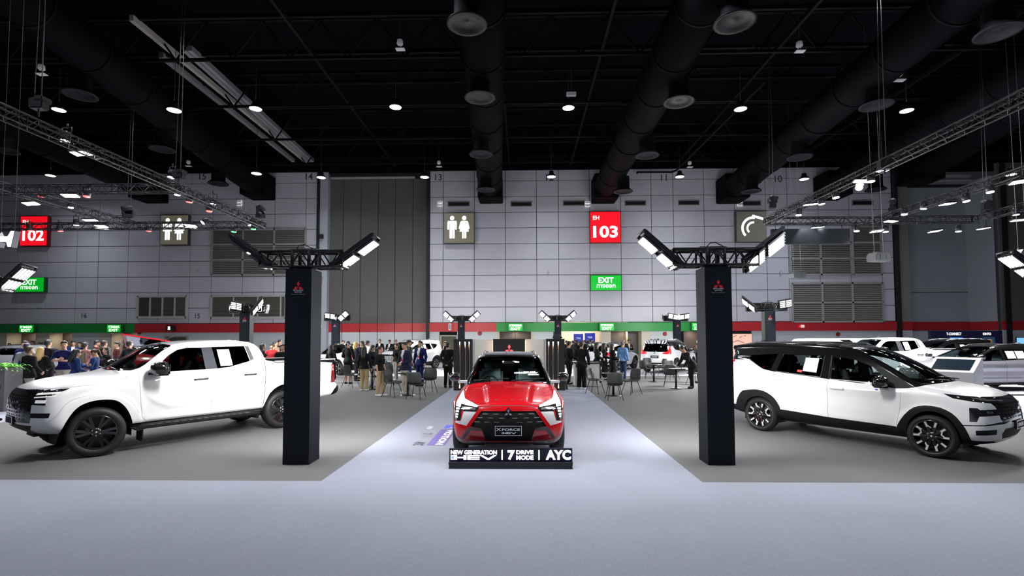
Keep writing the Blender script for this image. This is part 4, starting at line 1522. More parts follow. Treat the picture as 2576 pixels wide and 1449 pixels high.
q.tube((-.2, 0, .1), (-.2, 0, 15 - o.location.z), .01, 5).tube((.2, 0, .1), (.2, 0, 15 - o.location.z), .01, 5)
q.build('hanger', M_BLACK, o)

# ================================================================== SIGN STAND AND FLOOR GRAPHIC AT THE RED CAR
a, c = on_floor(1127, 1182), on_floor(1441, 1179)
sy = (a.y + c.y) / 2
o = thing('lit_word_sign', 'low black floor sign with white lit words, standing before the red car', 'sign', ((a.x + c.x) / 2, sy, 0))
w = c.x - a.x
MB().prism([(-w / 2, 0), (w / 2, 0), (w / 2 - .01, .035), (w / 2, .095), (-w / 2, .095), (-w / 2 + .01, .035)], 0, .32, 'y').build('plinth', mat('sign_black', (.008, .008, .012), .35), o)
sc = w / 314.0


def SXZ(px, py):
    return ((px - 1284) * sc, (1181 - py) * sc)


x0_, z0_ = SXZ(1129, 1163)
x1_, z1_ = SXZ(1438, 1134)
q = MB()
for xa, xb, za, zb in ((1129, 1249, 1160, 1134), (1274, 1342, 1160, 1135), (1372, 1439, 1160, 1133)):
    (a0, b0), (a1, b1) = SXZ(xa, za), SXZ(xb, zb)
    q.box(((a0 + a1) / 2, .09, (b0 + b1) / 2 - .02), (a1 - a0 + .02, .03, b1 - b0 + .06))
q.build('letter_backing', mat('letter_navy', (.004, .004, .016), .5, emit=(.02, .02, .35), power=.03), o)
q = MB()
q.box((0, .10, (z0_ + z1_) / 2), (x1_ - x0_, .008, z1_ - z0_ + .02))
q.build('clear_panel', glass_mat('acrylic_smoke', (.35, .4, .45)), o)
q = MB()


def SW(txt, xa, xb, ya, yb, bold=.03):
    (a0, b0), (a1, b1) = SXZ(xa, ya), SXZ(xb, yb)
    lettering(q, txt, ((a0 + a1) / 2, .062, (b0 + b1) / 2), a1 - a0, b1 - b0, bold=bold)


SW('NEW GENERATION', 1131, 1249, 1147, 1136, .045)
SW('7', 1276, 1295, 1160, 1136, .05)
SW('DRIVE', 1298, 1342, 1146, 1136, .045)
SW('MODE', 1298, 1342, 1160, 1149, .045)
SW('AYC', 1373, 1437, 1160, 1135, .045)


def hev(q, cx, cz, w, h, y, mi=0, bi=1):
    """wide stencil HEV mark with a blue square"""
    X = lambda t: cx - w / 2 + w * t
    Zf = lambda t: cz - h / 2 + h * t
    P = lambda pts, m: q.add([(X(a), y, Zf(b)) for a, b in pts], [tuple(range(len(pts)))], m)
    P([(0, 0), (.14, 0), (.14, 1), (0, 1)], mi)
    q.add([(X(.015), y - .001, Zf(.15)), (X(.075), y - .001, Zf(.15)), (X(.075), y - .001, Zf(.8)), (X(.015), y - .001, Zf(.8))], [(0, 1, 2, 3)], bi)
    P([(.14, .32), (.28, .32), (.28, .62), (.14, .62)], mi)
    P([(.28, 0), (.345, 0), (.345, 1), (.28, 1)], mi)
    P([(.365, 0), (.43, 0), (.43, 1), (.365, 1)], mi)
    for b0, b1 in ((0, .22), (.39, .61), (.78, 1)):
        P([(.43, b0), (.63, b0), (.63, b1), (.43, b1)], mi)
    P([(.63, 1), (.70, 1), (.82, .32), (.82, 0), (.79, 0)], mi)
    P([(.82, 0), (.85, 0), (1, 1), (.93, 1), (.82, .32)], mi)


(a0, b0), (a1, b1) = SXZ(1131, 1160), SXZ(1248, 1149)
hev(q, (a0 + a1) / 2, (b0 + b1) / 2, a1 - a0, b1 - b0, .062)
for px in (1262, 1356):
    a0, b0 = SXZ(px, 1160)
    q.box((a0, .066, b0 + 12 * sc), (3.4 * sc, .01, 24 * sc))
M_WORD = lamp_mat('word_white_lit', (1, 1, 1), 2.2)
q.build('lettering', [M_WORD, lamp_mat('word_blue_lit', (.15, .3, 1), 1.3)], o, fix=False)

# floor decal beside the red car
M_DEC = [mat('decal_purple', (.15, .12, .33), .6), mat('decal_white', (.85, .85, .9), .6), mat('decal_blue', (.12, .15, .95), .6), mat('decal_black', (.03, .03, .035), .6), mat('decal_grey', (.3, .3, .32), .6)]
q = MB()
TL, TR_, BL, BR = on_floor(1109, 1081), on_floor(1146, 1082), on_floor(1080, 1122), on_floor(1117, 1125)
# frame of the decal: words run towards the viewer, their tops towards +x
fx0, fx1 = min(TL.x, BL.x), max(TR_.x, BR.x)
fy1, fy0 = TL.y, BL.y
dz = .0075


def rect(xa, xb, ya, yb, m, z=dz):
    q.add([(xa, ya, z), (xb, ya, z), (xb, yb, z), (xa, yb, z)], [(0, 1, 2, 3)], m)


MF = Matrix(((0, 0, 1, 0), (-1, 0, 0, 0), (0, 0, 1, 0), (0, 0, 0, 1)))


def fword(t, cx, cy, length, height, m, bold=.02, z=dz + .001):
    vs, fs = text_verts(t, length, height, bold, 0)
    q.add([(cx + v[2], cy - v[0], z) for v in vs], fs, m)


rect(fx0, fx1, fy0, fy1, 0)
fword('MOTION', fx0 + (fx1 - fx0) * .64, (fy0 + fy1) / 2, (fy1 - fy0) * .90, (fx1 - fx0) * .44, 1, .04)
rect(fx0 + (fx1 - fx0) * .16, fx0 + (fx1 - fx0) * .22, fy0 + .1, fy1 - .1, 2, dz + .001)
e0, e1 = on_floor(1117, 1079), on_floor(1117, 1070)
rect(fx0 + .04, fx1, e0.y + .03, e1.y, 2)
fword('e', fx0 + (fx1 - fx0) * .62, (e0.y + e1.y) / 2 + .02, (e1.y - e0.y) * .8, (fx1 - fx0) * .4, 1, .05)


def fl(px, py):
    return on_floor(px, py)


c = fl(1052, 1117)
fword('AYC', c.x + .02, c.y, .32, .20, 3, .03)
c1_, c2_ = fl(1081, 1093), fl(1072, 1098)
fword('7', fl(1074, 1092).x, fl(1074, 1092).y, .10, .20, 3, .03)
fword('DRIVE', fl(1074, 1099).x + .05, fl(1072, 1098).y, .24, .09, 4, .02)
fword('MODE', fl(1062, 1099).x + .04, fl(1062, 1099).y, .24, .09, 4, .02)
fword('HEV', fl(1081, 1077).x, fl(1081, 1077).y, .34, .11, 1, .02)
fword('NEW GENERATION', fl(1094, 1078).x + .02, fl(1094, 1078).y, .36, .06, 4, .02)
for px, py in ((1078, 1088), (1062, 1107)):
    c = fl(px, py)
    rect(c.x - .10, c.x + .12, c.y - .012, c.y + .012, 4)
tag(q.build('floor_decal', M_DEC, fix=False), 'purple and white floor lettering with MOTION and AYC beside the red car wheel', 'floor decal')

# ================================================================== CARS
# car frame: x runs from nose to tail (0 = front axle), y across, z up. Half of the shell is shaped, the other half mirrored.
def sstep(a, b, x):
    t = np.clip((x - a) / (b - a), 0, 1)
    return t * t * (3 - 2 * t)


def smax(a, b, k):
    h = np.maximum(k - np.abs(a - b), 0) / k
    return np.maximum(a, b) + h * h * k * 0.25


def poly_sdf(P, x, z):
    P = np.asarray(P, float)
    Q = np.roll(P, -1, 0)
    d2 = np.full(x.shape, 1e9)
    s = np.zeros(x.shape, int)
    for (ax, az), (bx, bz) in zip(P, Q):
        ex, ez = bx - ax, bz - az
        wx, wz = x - ax, z - az
        t = np.clip((wx * ex + wz * ez) / (ex * ex + ez * ez + 1e-12), 0, 1)
        dx, dz = wx - ex * t, wz - ez * t
        d2 = np.minimum(d2, dx * dx + dz * dz)
        c = ((az <= z) & (bz > z)) | ((az > z) & (bz <= z))
        with np.errstate(divide='ignore', invalid='ignore'):
            xi = ax + (z - az) / (bz - az) * ex
        s += (c & (x < xi)).astype(int)
    return np.sqrt(d2) * np.where(s % 2 == 1, -1, 1)


def chaikin(P, n=1):
    P = [np.array(p, float) for p in P]
    for _ in range(n):
        o = []
        for a, b in zip(P, P[1:] + P[:1]):
            o += [a * .75 + b * .25, a * .25 + b * .75]
        P = o
    return np.array(P)


def soft(P, n=2):
    """open line with its corners rounded"""
    P = [np.array(p, float) for p in P]
    for _ in range(n):
        o = [P[0]]
        for a, b in zip(P, P[1:]):
            o += [a * .75 + b * .25, a * .25 + b * .75]
        P = o + [P[-1]]
    return [tuple(p) for p in P]


def pip(P, x, z):
    P = np.asarray(P, float)
    Q = np.roll(P, -1, 0)
    s = np.zeros(x.shape, int)
    for (ax, az), (bx, bz) in zip(P, Q):
        c = ((az <= z) & (bz > z)) | ((az > z) & (bz <= z))
        with np.errstate(divide='ignore', invalid='ignore'):
            xi = ax + (z - az) / (bz - az) * (bx - ax)
        s += (c & (x < xi)).astype(int)
    return s % 2 == 1


class Hull:
    def __init__(s, S):
        s.S = S
        s.prof = chaikin(S['prof'], S.get('smooth', 2))
        s.top = [p for p in S['prof']]

    def W(s, x, z):
        S = s.S
        tab = lambda T, q: np.interp(q, [a for a, b in T], [b for a, b in T])
        # soften the tables
        pl = (tab(S['plan'], x) + tab(S['plan'], x - .12) + tab(S['plan'], x + .12)) / 3
        sd = (tab(S['side'], z) + tab(S['side'], z - .03) + tab(S['side'], z + .03)) / 3
        body = pl - sd
        gh = tab(S['gh'], z)
        gh = gh + S.get('gh_dx', lambda x, z: 0)(x, z)
        w = -smax(-body, -gh, .05)
        ex = S.get('extra')
        if ex:
            w = w + ex(x, z)
        return w

    def F(s, x, y, z):
        S = s.S
        ay = np.abs(y)
        n = S['nose']
        t = S['tail']
        sh = n[0] * (ay / .9) ** n[1] * (1 - sstep(n[2], n[3], x)) - t[0] * (ay / .9) ** t[1] * sstep(t[2], t[3], x)
        wb = S['belt']
        sh = sh + S.get('wscurve', .16) * ay * ay * sstep(wb - .05, wb + .15, z) * (1 - sstep(1.2, 2.0, x)) - S.get('rwcurve', .12) * ay * ay * sstep(wb, wb + .15, z) * sstep(2.0, 2.8, x)
        zz = z + S.get('crown', .05) * ay * ay * sstep(.6, 1.0, z)
        if 'topx' in S:
            zz = zz + S['topx'](x, ay) * sstep(.75, .85, z)
        a = poly_sdf(s.prof, x - sh, zz)
        b = (ay - s.W(x, z)) * .96
        return smax(a, b, S.get('k', .10))

    def normal(s, P, h=.024):
        x, y, z = P[:, 0], P[:, 1], P[:, 2]
        g = np.stack([s.F(x + h, y, z) - s.F(x - h, y, z), s.F(x, y + h, z) - s.F(x, y - h, z), s.F(x, y, z + h) - s.F(x, y, z - h)], 1)
        # straight across the middle plane
        g[np.abs(y) < 1e-4, 1] = 0
        return g / (np.linalg.norm(g, axis=1, keepdims=True) + 1e-12)

    def shell(s):
        S = s.S
        x1, x2, zc = S['spine']
        nst, nth, ncap = S.get('res', (120, 58, 26))
        # stations closer together where the outline is steep
        xs = np.linspace(x1, x2, 2000)
        zt = np.array([max([az + (x - ax) / (bx - ax) * (bz - az) for (ax, az), (bx, bz) in zip(S['prof'], S['prof'][1:] + S['prof'][:1]) if min(ax, bx) <= x <= max(ax, bx) and abs(bx - ax) > 1e-6] or [0]) for x in xs])
        L = np.concatenate([[0], np.cumsum(np.sqrt(np.diff(xs) ** 2 + (1.5 * np.diff(zt)) ** 2))])
        st = np.interp(np.linspace(0, L[-1], nst), L, xs)
        th = np.linspace(-PI / 2, PI / 2, nth)
        O, D = [], []
        for k in range(ncap, 0, -1):          # front cap, from the pole outwards
            ph = PI / 2 * k / ncap
            for t in th:
                O.append((x1, 0, zc))
                D.append((-math.sin(ph), math.cos(ph) * math.cos(t), math.cos(ph) * math.sin(t)))
        for x in st:
            for t in th:
                O.append((x, 0, zc))
                D.append((0, math.cos(t), math.sin(t)))
        for k in range(1, ncap + 1):
            ph = PI / 2 * k / ncap
            for t in th:
                O.append((x2, 0, zc))
                D.append((math.sin(ph), math.cos(ph) * math.cos(t), math.cos(ph) * math.sin(t)))
        O, D = np.array(O), np.array(D)
        lo, hi = np.zeros(len(O)), np.full(len(O), 2.6)
        for _ in range(26):
            m = (lo + hi) / 2
            P = O + D * m[:, None]
            ins = s.F(P[:, 0], P[:, 1], P[:, 2]) < 0
            lo = np.where(ins, m, lo)
            hi = np.where(ins, hi, m)
        P = O + D * hi[:, None]
        P[np.abs(P[:, 1]) < 1e-5, 1] = 0
        nr = nst + 2 * ncap
        F = [(i * nth + j, (i + 1) * nth + j, (i + 1) * nth + j + 1, i * nth + j + 1) for i in range(nr - 1) for j in range(nth - 1)]
        return P, F


def bm_faces_in(bm, bb, ax):
    (a0, b0), (a1, b1) = bb
    i, j = ax
    out = []
    for f in bm.faces:
        ca = [v.co[i] for v in f.verts]
        cb = [v.co[j] for v in f.verts]
        if max(ca) >= a0 and min(ca) <= a1 and max(cb) >= b0 and min(cb) <= b1:
            out.append(f)
    return out


def cut(bm, poly, ax, cond):
    """cut the outline of poly (in the plane of the two axes) into the mesh"""
    i, j = ax
    P = [Vector((a, b)) for a, b in poly]
    xs, zs = [p.x for p in P], [p.y for p in P]
    faces = bm_faces_in(bm, ((min(xs) - .02, min(zs) - .02), (max(xs) + .02, max(zs) + .02)), ax)
    faces = set(f for f in faces if cond(f.calc_center_median(), f.normal))
    for a, b in zip(P, P[1:] + P[:1]):
        d = b - a
        if d.length < 1e-5:
            continue
        n2 = Vector((-d.y, d.x)).normalized()
        no = [0, 0, 0]
        no[i], no[j] = n2.x, n2.y
        co = [0, 0, 0]
        co[i], co[j] = a.x, a.y
        u = d.normalized()
        L = d.length
        sub = []
        for f in faces:
            s0 = s1 = None
            t0, t1 = 1e9, -1e9
            h0, h1 = 1e9, -1e9
            for v in f.verts:
                w = Vector((v.co[i] - a.x, v.co[j] - a.y))
                h = w.dot(n2)
                t = w.dot(u)
                h0, h1 = min(h0, h), max(h1, h)
                t0, t1 = min(t0, t), max(t1, t)
            if h0 < -1e-6 and h1 > 1e-6 and t1 > -1e-3 and t0 < L + 1e-3:
                sub.append(f)
        if not sub:
            continue
        geom = list(sub) + list({e for f in sub for e in f.edges}) + list({v for f in sub for v in f.verts})
        for f in sub:
            faces.discard(f)
        r = bmesh.ops.bisect_plane(bm, geom=geom, dist=1e-5, plane_co=co, plane_no=no)
        for g in r['geom']:
            if isinstance(g, bmesh.types.BMFace) and g.is_valid:
                faces.add(g)
        faces = {f for f in faces if f.is_valid}


AXES = {'s': (0, 2), 'f': (1, 2), 'r': (1, 2), 't': (0, 1)}
CONDS = {'s': lambda c, n: n.y > .12 or abs(n.x) < .93, 'f': lambda c, n: n.x < -.12 and c.x < 1.6, 'r': lambda c, n: n.x > .12 and c.x > 1.5, 't': lambda c, n: n.z > .15}


def strip(pts, w):
    """thin quads along a line"""
    out = []
    for a, b in zip(pts, pts[1:]):
        a, b = Vector(a), Vector(b)
        n = (b - a)
        n = Vector((-n.y, n.x)).normalized() * w / 2
        out.append([tuple(a + n), tuple(b + n), tuple(b - n), tuple(a - n)])
    return out


def circle(cx, cz, r, n=28, a0=0, a1=2 * PI):
    return [(cx + r * math.cos(a0 + (a1 - a0) * k / n), cz + r * math.sin(a0 + (a1 - a0) * k / n)) for k in range(n)]


def make_shell(S, root):
    """all sheet parts of one car. S['regions'] = (part name, view, polygon, material[, options])"""
    H = Hull(S)
    P, F = H.shell()
    bm = bmesh.new()
    vs = [bm.verts.new(p) for p in P]
    for f in F:
        ids = []
        for i in f:
            if not ids or (P[i] - P[ids[-1]]).dot(P[i] - P[ids[-1]]) > 1e-12:
                ids.append(i)
        if len(ids) > 1 and (P[ids[0]] - P[ids[-1]]).dot(P[ids[0]] - P[ids[-1]]) < 1e-12:
            ids.pop()
        if len(ids) >= 3:
            try:
                bm.faces.new([vs[i] for i in ids])
            except ValueError:
                pass
    bmesh.ops.remove_doubles(bm, verts=bm.verts, dist=1e-4)
    bmesh.ops.recalc_face_normals(bm, faces=bm.faces)
    bm.normal_update()
    # outward normals
    cs = np.array([f.calc_center_median() for f in bm.faces])
    if np.mean([f.normal.y for f in bm.faces if f.calc_center_median().y > .6]) < 0:
        bmesh.ops.reverse_faces(bm, faces=bm.faces)
        bm.normal_update()
    regs = S['regions']
    for r in regs:
        o = r[4] if len(r) > 4 else {}
        base = CONDS[r[1]]
        xc = o.get('cond')
        cond = (lambda c, n, base=base, xc=xc: base(c, n) and xc(c, n)) if xc else base
        cut(bm, r[2], AXES[r[1]], cond)
        bm.normal_update()
    bm.faces.ensure_lookup_table()
    C = np.array([f.calc_center_median() for f in bm.faces])
    N = np.array([f.normal for f in bm.faces])
    lab = np.zeros(len(C), int)
    for i, r in enumerate(regs):
        o = r[4] if len(r) > 4 else {}
        a, b = AXES[r[1]]
        ins = pip(r[2], C[:, a], C[:, b])
        base, xc = CONDS[r[1]], o.get('cond')
        for k in np.nonzero(ins)[0]:
            c, n = Vector(C[k]), Vector(N[k])
            if base(c, n) and (xc is None or xc(c, n)):
                if o.get('on') and (lab[k] == 0 or regs[lab[k] - 1][0] not in o['on']):
                    if not ('body' in o['on'] and lab[k] == 0):
                        continue
                lab[k] = i + 1
    bm.verts.ensure_lookup_table()
    bm.verts.index_update()
    V = np.array([v.co for v in bm.verts])
    NV = H.normal(V)
    groups = {}
    for f, l in zip(bm.faces, lab):
        if l == 0:
            key = ('body', None)
            mi = S['paint']
        else:
            r = regs[l - 1]
            if r[0] == '-':
                continue
            key = (r[0], None)
            mi = r[3]
        groups.setdefault(key[0], []).append(([v.index for v in f.verts], mi))
    # plain black underside
    parts = {}
    for name, fl in groups.items():
        mats = []
        for _, m in fl:
            if m not in mats:
                mats.append(m)
        one = name in S['one']
        for sgn in ((0,) if one else (1, -1)):
            used, idx = [], {}
            faces, fm = [], []

            def gi(i, s):
                on = (i, s if abs(V[i][1]) > 1e-5 else 1)
                if on not in idx:
                    idx[on] = len(used)
                    used.append(on)
                return idx[on]
            for vl, m in fl:
                for s in ((1, -1) if one else (sgn,)):
                    ids = [gi(i, s) for i in vl]
                    if s < 0:
                        ids = ids[::-1]
                    if len(set(ids)) >= 3:
                        faces.append(ids)
                        fm.append(mats.index(m))
            co = [(V[i][0], V[i][1] * s, V[i][2]) for i, s in used]
            nn = [(NV[i][0], NV[i][1] * s, NV[i][2]) for i, s in used]
            off = S.get('offset', {}).get(name, 0)
            if off:
                co = [(c[0] + n[0] * off, c[1] + n[1] * off, c[2] + n[2] * off) for c, n in zip(co, nn)]
            me = bpy.data.meshes.new(name)
            me.from_pydata(co, [], faces)
            for m in mats:
                me.materials.append(m)
            me.polygons.foreach_set('material_index', fm)
            me.polygons.foreach_set('use_smooth', [True] * len(faces))
            me.update()
            if len(me.vertices) == len(nn):
                me.normals_split_custom_set_from_vertices(nn)
            o = bpy.data.objects.new(name, me)
            parts[(name, sgn)] = put(o, None)
    # parenting
    for (name, sgn), o in parts.items():
        pn = S.get('under', {}).get(name)
        if pn:
            o.parent = parts.get((pn, sgn)) or parts.get((pn, 0)) or root
        else:
            o.parent = root
    bm.free()
    return H, parts


def lining(H, S, root, holes):
    """dark inner trim of the cabin: a copy of the painted shell a little further in, floor and dashboard"""
    x0, x1, zb = S['cabin']
    q = MB()
    for ch in list(root.children):
        if ch.type != 'MESH' or ch.name.split('.')[0] not in ('body', 'front_door', 'rear_door', 'roof', 'tailgate', 'tail_light', 'pillar_trim', 'hood'):
            continue
        me = ch.data
        nv = np.zeros(len(me.vertices) * 3)
        co = np.zeros(len(me.vertices) * 3)
        me.vertices.foreach_get('co', co)
        co = co.reshape(-1, 3)
        cc = co.copy()
        cc[:, 1] = np.abs(cc[:, 1])
        nn = H.normal(cc)
        nn[:, 1] *= np.sign(co[:, 1])
        pin = co - nn * .028
        fs = []
        for p in me.polygons:
            c = p.center
            if x0 - .35 < c.x < x1 + S.get('lin', .8) and c.z > zb - .32 - (0 if c.x > x0 else -.14):
                fs.append(list(p.vertices)[::-1])
        if fs:
            used = sorted({i for f in fs for i in f})
            mp = {u: k for k, u in enumerate(used)}
            q.add([pin[u] for u in used], [[mp[i] for i in f] for f in fs], 0, True)
    for s in (-1, 1):
        rows = []
        for x in np.linspace(x0, x1, 14):
            w1 = float(H.W(np.array([x]), np.array([zb - .1]))[0]) - .06
            rows.append([Vector((x, s * w1, z)) for z in (.40, .7, zb - .15)])
        q.grid(rows)
    q.box(((x0 + x1) / 2, 0, .45), (x1 - x0, 1.4, .06))
    q.box((x0 + .16, 0, zb - .17), (.46, 1.36, .20), bev=.05)
    q.build('cabin_trim', mat('cabin_dark', (.02, .021, .022), .6), root, fix=False)


M_SEAT = mat('seat_leather', (.022, .024, .026), .45, noise=.2)


def seat(root, x, y, z0, rec=.18, m=None):
    q = MB()
    q.box((x - .05, y, z0), (.50, .50, .16), bev=.05)
    b = MB()
    M = Matrix.Translation((x + .22, y, z0 + .05)) @ Matrix.Rotation(rec, 4, 'Y')
    q.box((0, 0, .30), (.14, .48, .62), M=M, bev=.05)
    q.box((.01, 0, .70), (.09, .28, .20), M=M, bev=.04)
    q.tube(M @ Vector((0, -.06, .55)), M @ Vector((0, -.06, .66)), .01, 6).tube(M @ Vector((0, .06, .55)), M @ Vector((0, .06, .66)), .01, 6)
    return q.build('car_seat', m or M_SEAT, root)


def steering(root, x, y, z):
    q = MB()
    M = Matrix.Translation((x, y, z)) @ Matrix.Rotation(R(-65), 4, 'Y')
    n = 28
    ring = []
    for k in range(n):
        a = 2 * PI * k / n
        ring.append([M @ Vector(((.175 + .016 * math.cos(t)) * math.cos(a), (.175 + .016 * math.cos(t)) * math.sin(a), .016 * math.sin(t))) for t in [2 * PI * j / 8 for j in range(8)]])
    q.add([p for r in ring for p in r], [(k * 8 + j, ((k + 1) % n) * 8 + j, ((k + 1) % n) * 8 + (j + 1) % 8, k * 8 + (j + 1) % 8) for k in range(n) for j in range(8)], 0, True)
    for a in (0, PI, -PI / 2):
        q.tube(M @ Vector((0, 0, -.01)), M @ Vector((.17 * math.cos(a + PI / 2), .17 * math.sin(a + PI / 2), 0)), .016, 6)
    q.lathe([(0, .015), (.06, .01), (.07, -.02), (0, -.03)], 14, M=M)
    q.build('steering_wheel', M_SEAT, root)


M_TYRE = mat('tyre_rubber', (.014, .014, .014), .55, noise=.2, nscale=40)
M_RIMBLK = mat('rim_gloss_black', (.012, .012, .013), .18, coat=.6)
M_RIMSIL = mat('rim_machined', (.62, .63, .65), .35, metal=.25)
M_HUB = mat('brake_grey', (.10, .10, .10), .5, metal=.6)


def make_wheel(root, x, y, R0, w, style, rr, steer=0.0):
    """tyre with its rim; the outer side looks along +y, turned for the other side"""
    M = Matrix.Translation((x, y, R0)) @ Matrix.Rotation(steer, 4, 'Z') @ Matrix.Rotation(-PI / 2 if y > 0 else PI / 2, 4, 'X')
    h = w / 2
    q = MB()
    prof = [(rr - .01, -h * .8), (rr + .015, -h * .95), (rr + (R0 - rr) * .5, -h * 1.02), (R0 - .035, -h * .96), (R0 - .008, -h * .78), (R0, -h * .5), (R0, h * .5), (R0 - .008, h * .78), (R0 - .035, h * .96), (rr + (R0 - rr) * .5, h * 1.02), (rr + .018, h * .97), (rr - .002, h * .86), (rr - .012, h * .7)]
    n = 72
    V = []
    for k in range(n):
        a = 2 * PI * k / n
        for i, (r_, z_) in enumerate(prof):
            rr_ = r_ - (.007 if (k % 2 == 0 and 4 <= i <= 8 and i != 6) else 0)
            V.append((rr_ * math.cos(a), rr_ * math.sin(a), z_))
    p = len(prof)
    q.add(V, [(k * p + i, ((k + 1) % n) * p + i, ((k + 1) % n) * p + i + 1, k * p + i + 1) for k in range(n) for i in range(p - 1)], 0, True, M)
    for r_ in (rr + .045,):
        q.lathe([(r_ - .004, h * 1.005), (r_, h * 1.03), (r_ + .004, h * 1.01)], 48, 0, M)
    ty = q.build('wheel', M_TYRE, root)
    q = MB()
    # barrel and lip
    q.lathe([(rr - .012, h * .88), (rr + .004, h * .92), (rr + .004, h * .80), (rr - .02, h * .72), (rr - .03, -h * .8)], 56, 0, M)
    q.lathe([(rr - .03, -h * .3), (0, -h * .3)], 40, 2, M)
    zc = h * .55
    if style == 'truck':
        for k in range(6):
            for d in (-.17, .17):
                a = 2 * PI * k / 6 + d
                a0 = 2 * PI * k / 6 + d * .35
                c0, c1 = Vector((.06 * math.cos(a0), .06 * math.sin(a0), zc)), Vector(((rr - .012) * math.cos(a), (rr - .012) * math.sin(a), h * .78))
                sd = Vector((-math.sin(a), math.cos(a), 0))
                up = Vector((0, 0, .02))
                vs = [c0 + sd * .016, c0 - sd * .016, c1 - sd * .022, c1 + sd * .022]
                q.add([v + up for v in vs] + [v - up * 1.4 for v in vs], [(0, 1, 2, 3), (4, 7, 6, 5), (0, 4, 5, 1), (1, 5, 6, 2), (2, 6, 7, 3), (3, 7, 4, 0)], 0, False, M)
    else:
        ns = 10 if style == 'cross' else 5
        for k in range(ns):
            a = 2 * PI * k / ns
            sd = Vector((-math.sin(a), math.cos(a), 0))
            c0, c1 = Vector((.055 * math.cos(a), .055 * math.sin(a), zc)), Vector(((rr - .012) * math.cos(a), (rr - .012) * math.sin(a), h * .80))
            w0, w1 = (.016, .026) if style == 'cross' else (.03, .05)
            up = Vector((0, 0, .018))
            vs = [c0 + sd * w0, c0 - sd * w0, c1 - sd * w1, c1 + sd * w1]
            q.add([v + up for v in vs] + [v - up * 1.6 for v in vs], [(0, 1, 2, 3), (4, 7, 6, 5), (0, 4, 5, 1), (1, 5, 6, 2), (2, 6, 7, 3), (3, 7, 4, 0)], 0, False, M)
            # machined inlay, every other one with a hook
            t0 = .52
            i0, i1 = c0.lerp(c1, t0), c0.lerp(c1, .96)
            up2 = up + Vector((0, 0, .002))
            q.add([i0 + sd * .014 + up2, i0 - sd * .012 + up2, i1 - sd * .014 + up2, i1 + sd * .016 + up2], [(0, 1, 2, 3)], 1, False, M)
            if style == 'cross' and k % 3 != 1:
                s_ = 1 if k % 2 else -1
                j = i0 - (c1 - c0).normalized() * .02
                q.add([i0 + sd * .012 * s_ + up2, i0 + up2 + (c1 - c0).normalized() * .03 + sd * .012 * s_, i0 + up2 + sd * .045 * s_ - (c1 - c0).normalized() * .012, i0 + up2 + sd * .04 * s_ - (c1 - c0).normalized() * .035], [(0, 1, 2, 3)], 1, False, M)
    q.lathe([(0, zc + .03), (.035, zc + .03), (.075, zc + .018), (.08, zc - .03)], 24, 0, M)
    nb = 6 if style == 'truck' else 5
    for k in range(nb):
        a = 2 * PI * (k + .5) / nb
        q.lathe([(0, .028), (.008, .026), (.010, 0)], 8, 1, M @ Matrix.Translation((.057 * math.cos(a), .057 * math.sin(a), zc)))
    q.lathe([(0, .034), (.012, .033), (.014, .03)], 10, 1, M @ Matrix.Translation((0, 0, zc)))
    rim = q.build('rim', [M_RIMBLK, M_RIMSIL, M_HUB], ty, fix=False)
    for pl in rim.data.polygons:
        pass
    return ty


def wheel_well(H, root, outline, depth=.42):
    """dark liner behind a wheel opening"""
    q = MB()
    for s in (-1, 1):
        rows = []
        for d in (.004, .03, depth):
            rows.append([Vector((x, s * (float(H.W(np.array([x]), np.array([max(z, .3)]))[0]) - d), z)) for x, z in outline])
        q.grid(rows)
        x0, x1 = min(x for x, z in outline), max(x for x, z in outline)
        q.add([rows[2][i] for i in range(len(outline))], [tuple(range(len(outline)))])
    return q.build('wheel_liner', mat('liner_black', (.01, .01, .01), .8), root, fix=False)


def paper(root, H, pts, s, m=None, name='price_sheet', off=.008):
    """sheet stuck on the side glass"""
    q = MB()
    q.add([(x, s * (float(H.W(np.array([x]), np.array([z]))[0]) + off), z) for x, z in pts], [tuple(range(len(pts)))])
    return q.build(name, m or mat('paper_white', (.85, .85, .85), .6), root, fix=False)


def handle(parent, H, x, z, s, m, L=.24):
    w = float(H.W(np.array([x]), np.array([z]))[0])
    q = MB()
    q.box((x - L * .42, s * (w + .010), z - .004), (.045, .035, .03), bev=.008)
    q.box((x + L * .42, s * (w + .010), z + .002), (.055, .035, .03), bev=.008)
    q.box((x, s * (w + .026), z), (L, .018, .026), bev=.008)
    return q.build('door_handle', m, parent)


def mirror(root, x, y, z, s, mshell, mfoot, fx=0.0, k=1.0):
    """door mirror; x,y,z = middle of the shell"""
    bm = bmesh.new()
    bmesh.ops.create_uvsphere(bm, u_segments=24, v_segments=16, radius=1)
    for v in bm.verts:
        c = v.co
        # boxy egg: flat at the back (glass side), round in front
        c.x = math.copysign(abs(c.x) ** .75, c.x) * (.12 if c.x < 0 else .07)
        c.y = math.copysign(abs(c.y) ** .7, c.y) * .14
        c.z = math.copysign(abs(c.z) ** .75, c.z) * (.105 if c.z > 0 else .085)
    q = MB()
    q.bm(bm, 0, True, Matrix.Translation((x, s * y, z)) @ Matrix.Scale(k, 4))
    q.box((x + .062 * k, s * y, z), (.012, .22 * k, .135 * k), 1)
    o = q.build('door_mirror', [mshell, mat('mirror_glass', (.8, .82, .85), .03, metal=1)], root)
    q = MB()
    q.prism([(x - .06, s * (y - .06)), (x + .05, s * (y - .06)), (x + .09 + fx, s * (y - .22)), (x - .07 + fx, s * (y - .22))], z - .10, z - .06, 'z')
    q.box((x, s * y, z - .075 * k), (.12 * k, .2 * k, .03), bev=.01)
    q.build('mirror_foot', mfoot, o)
    return o


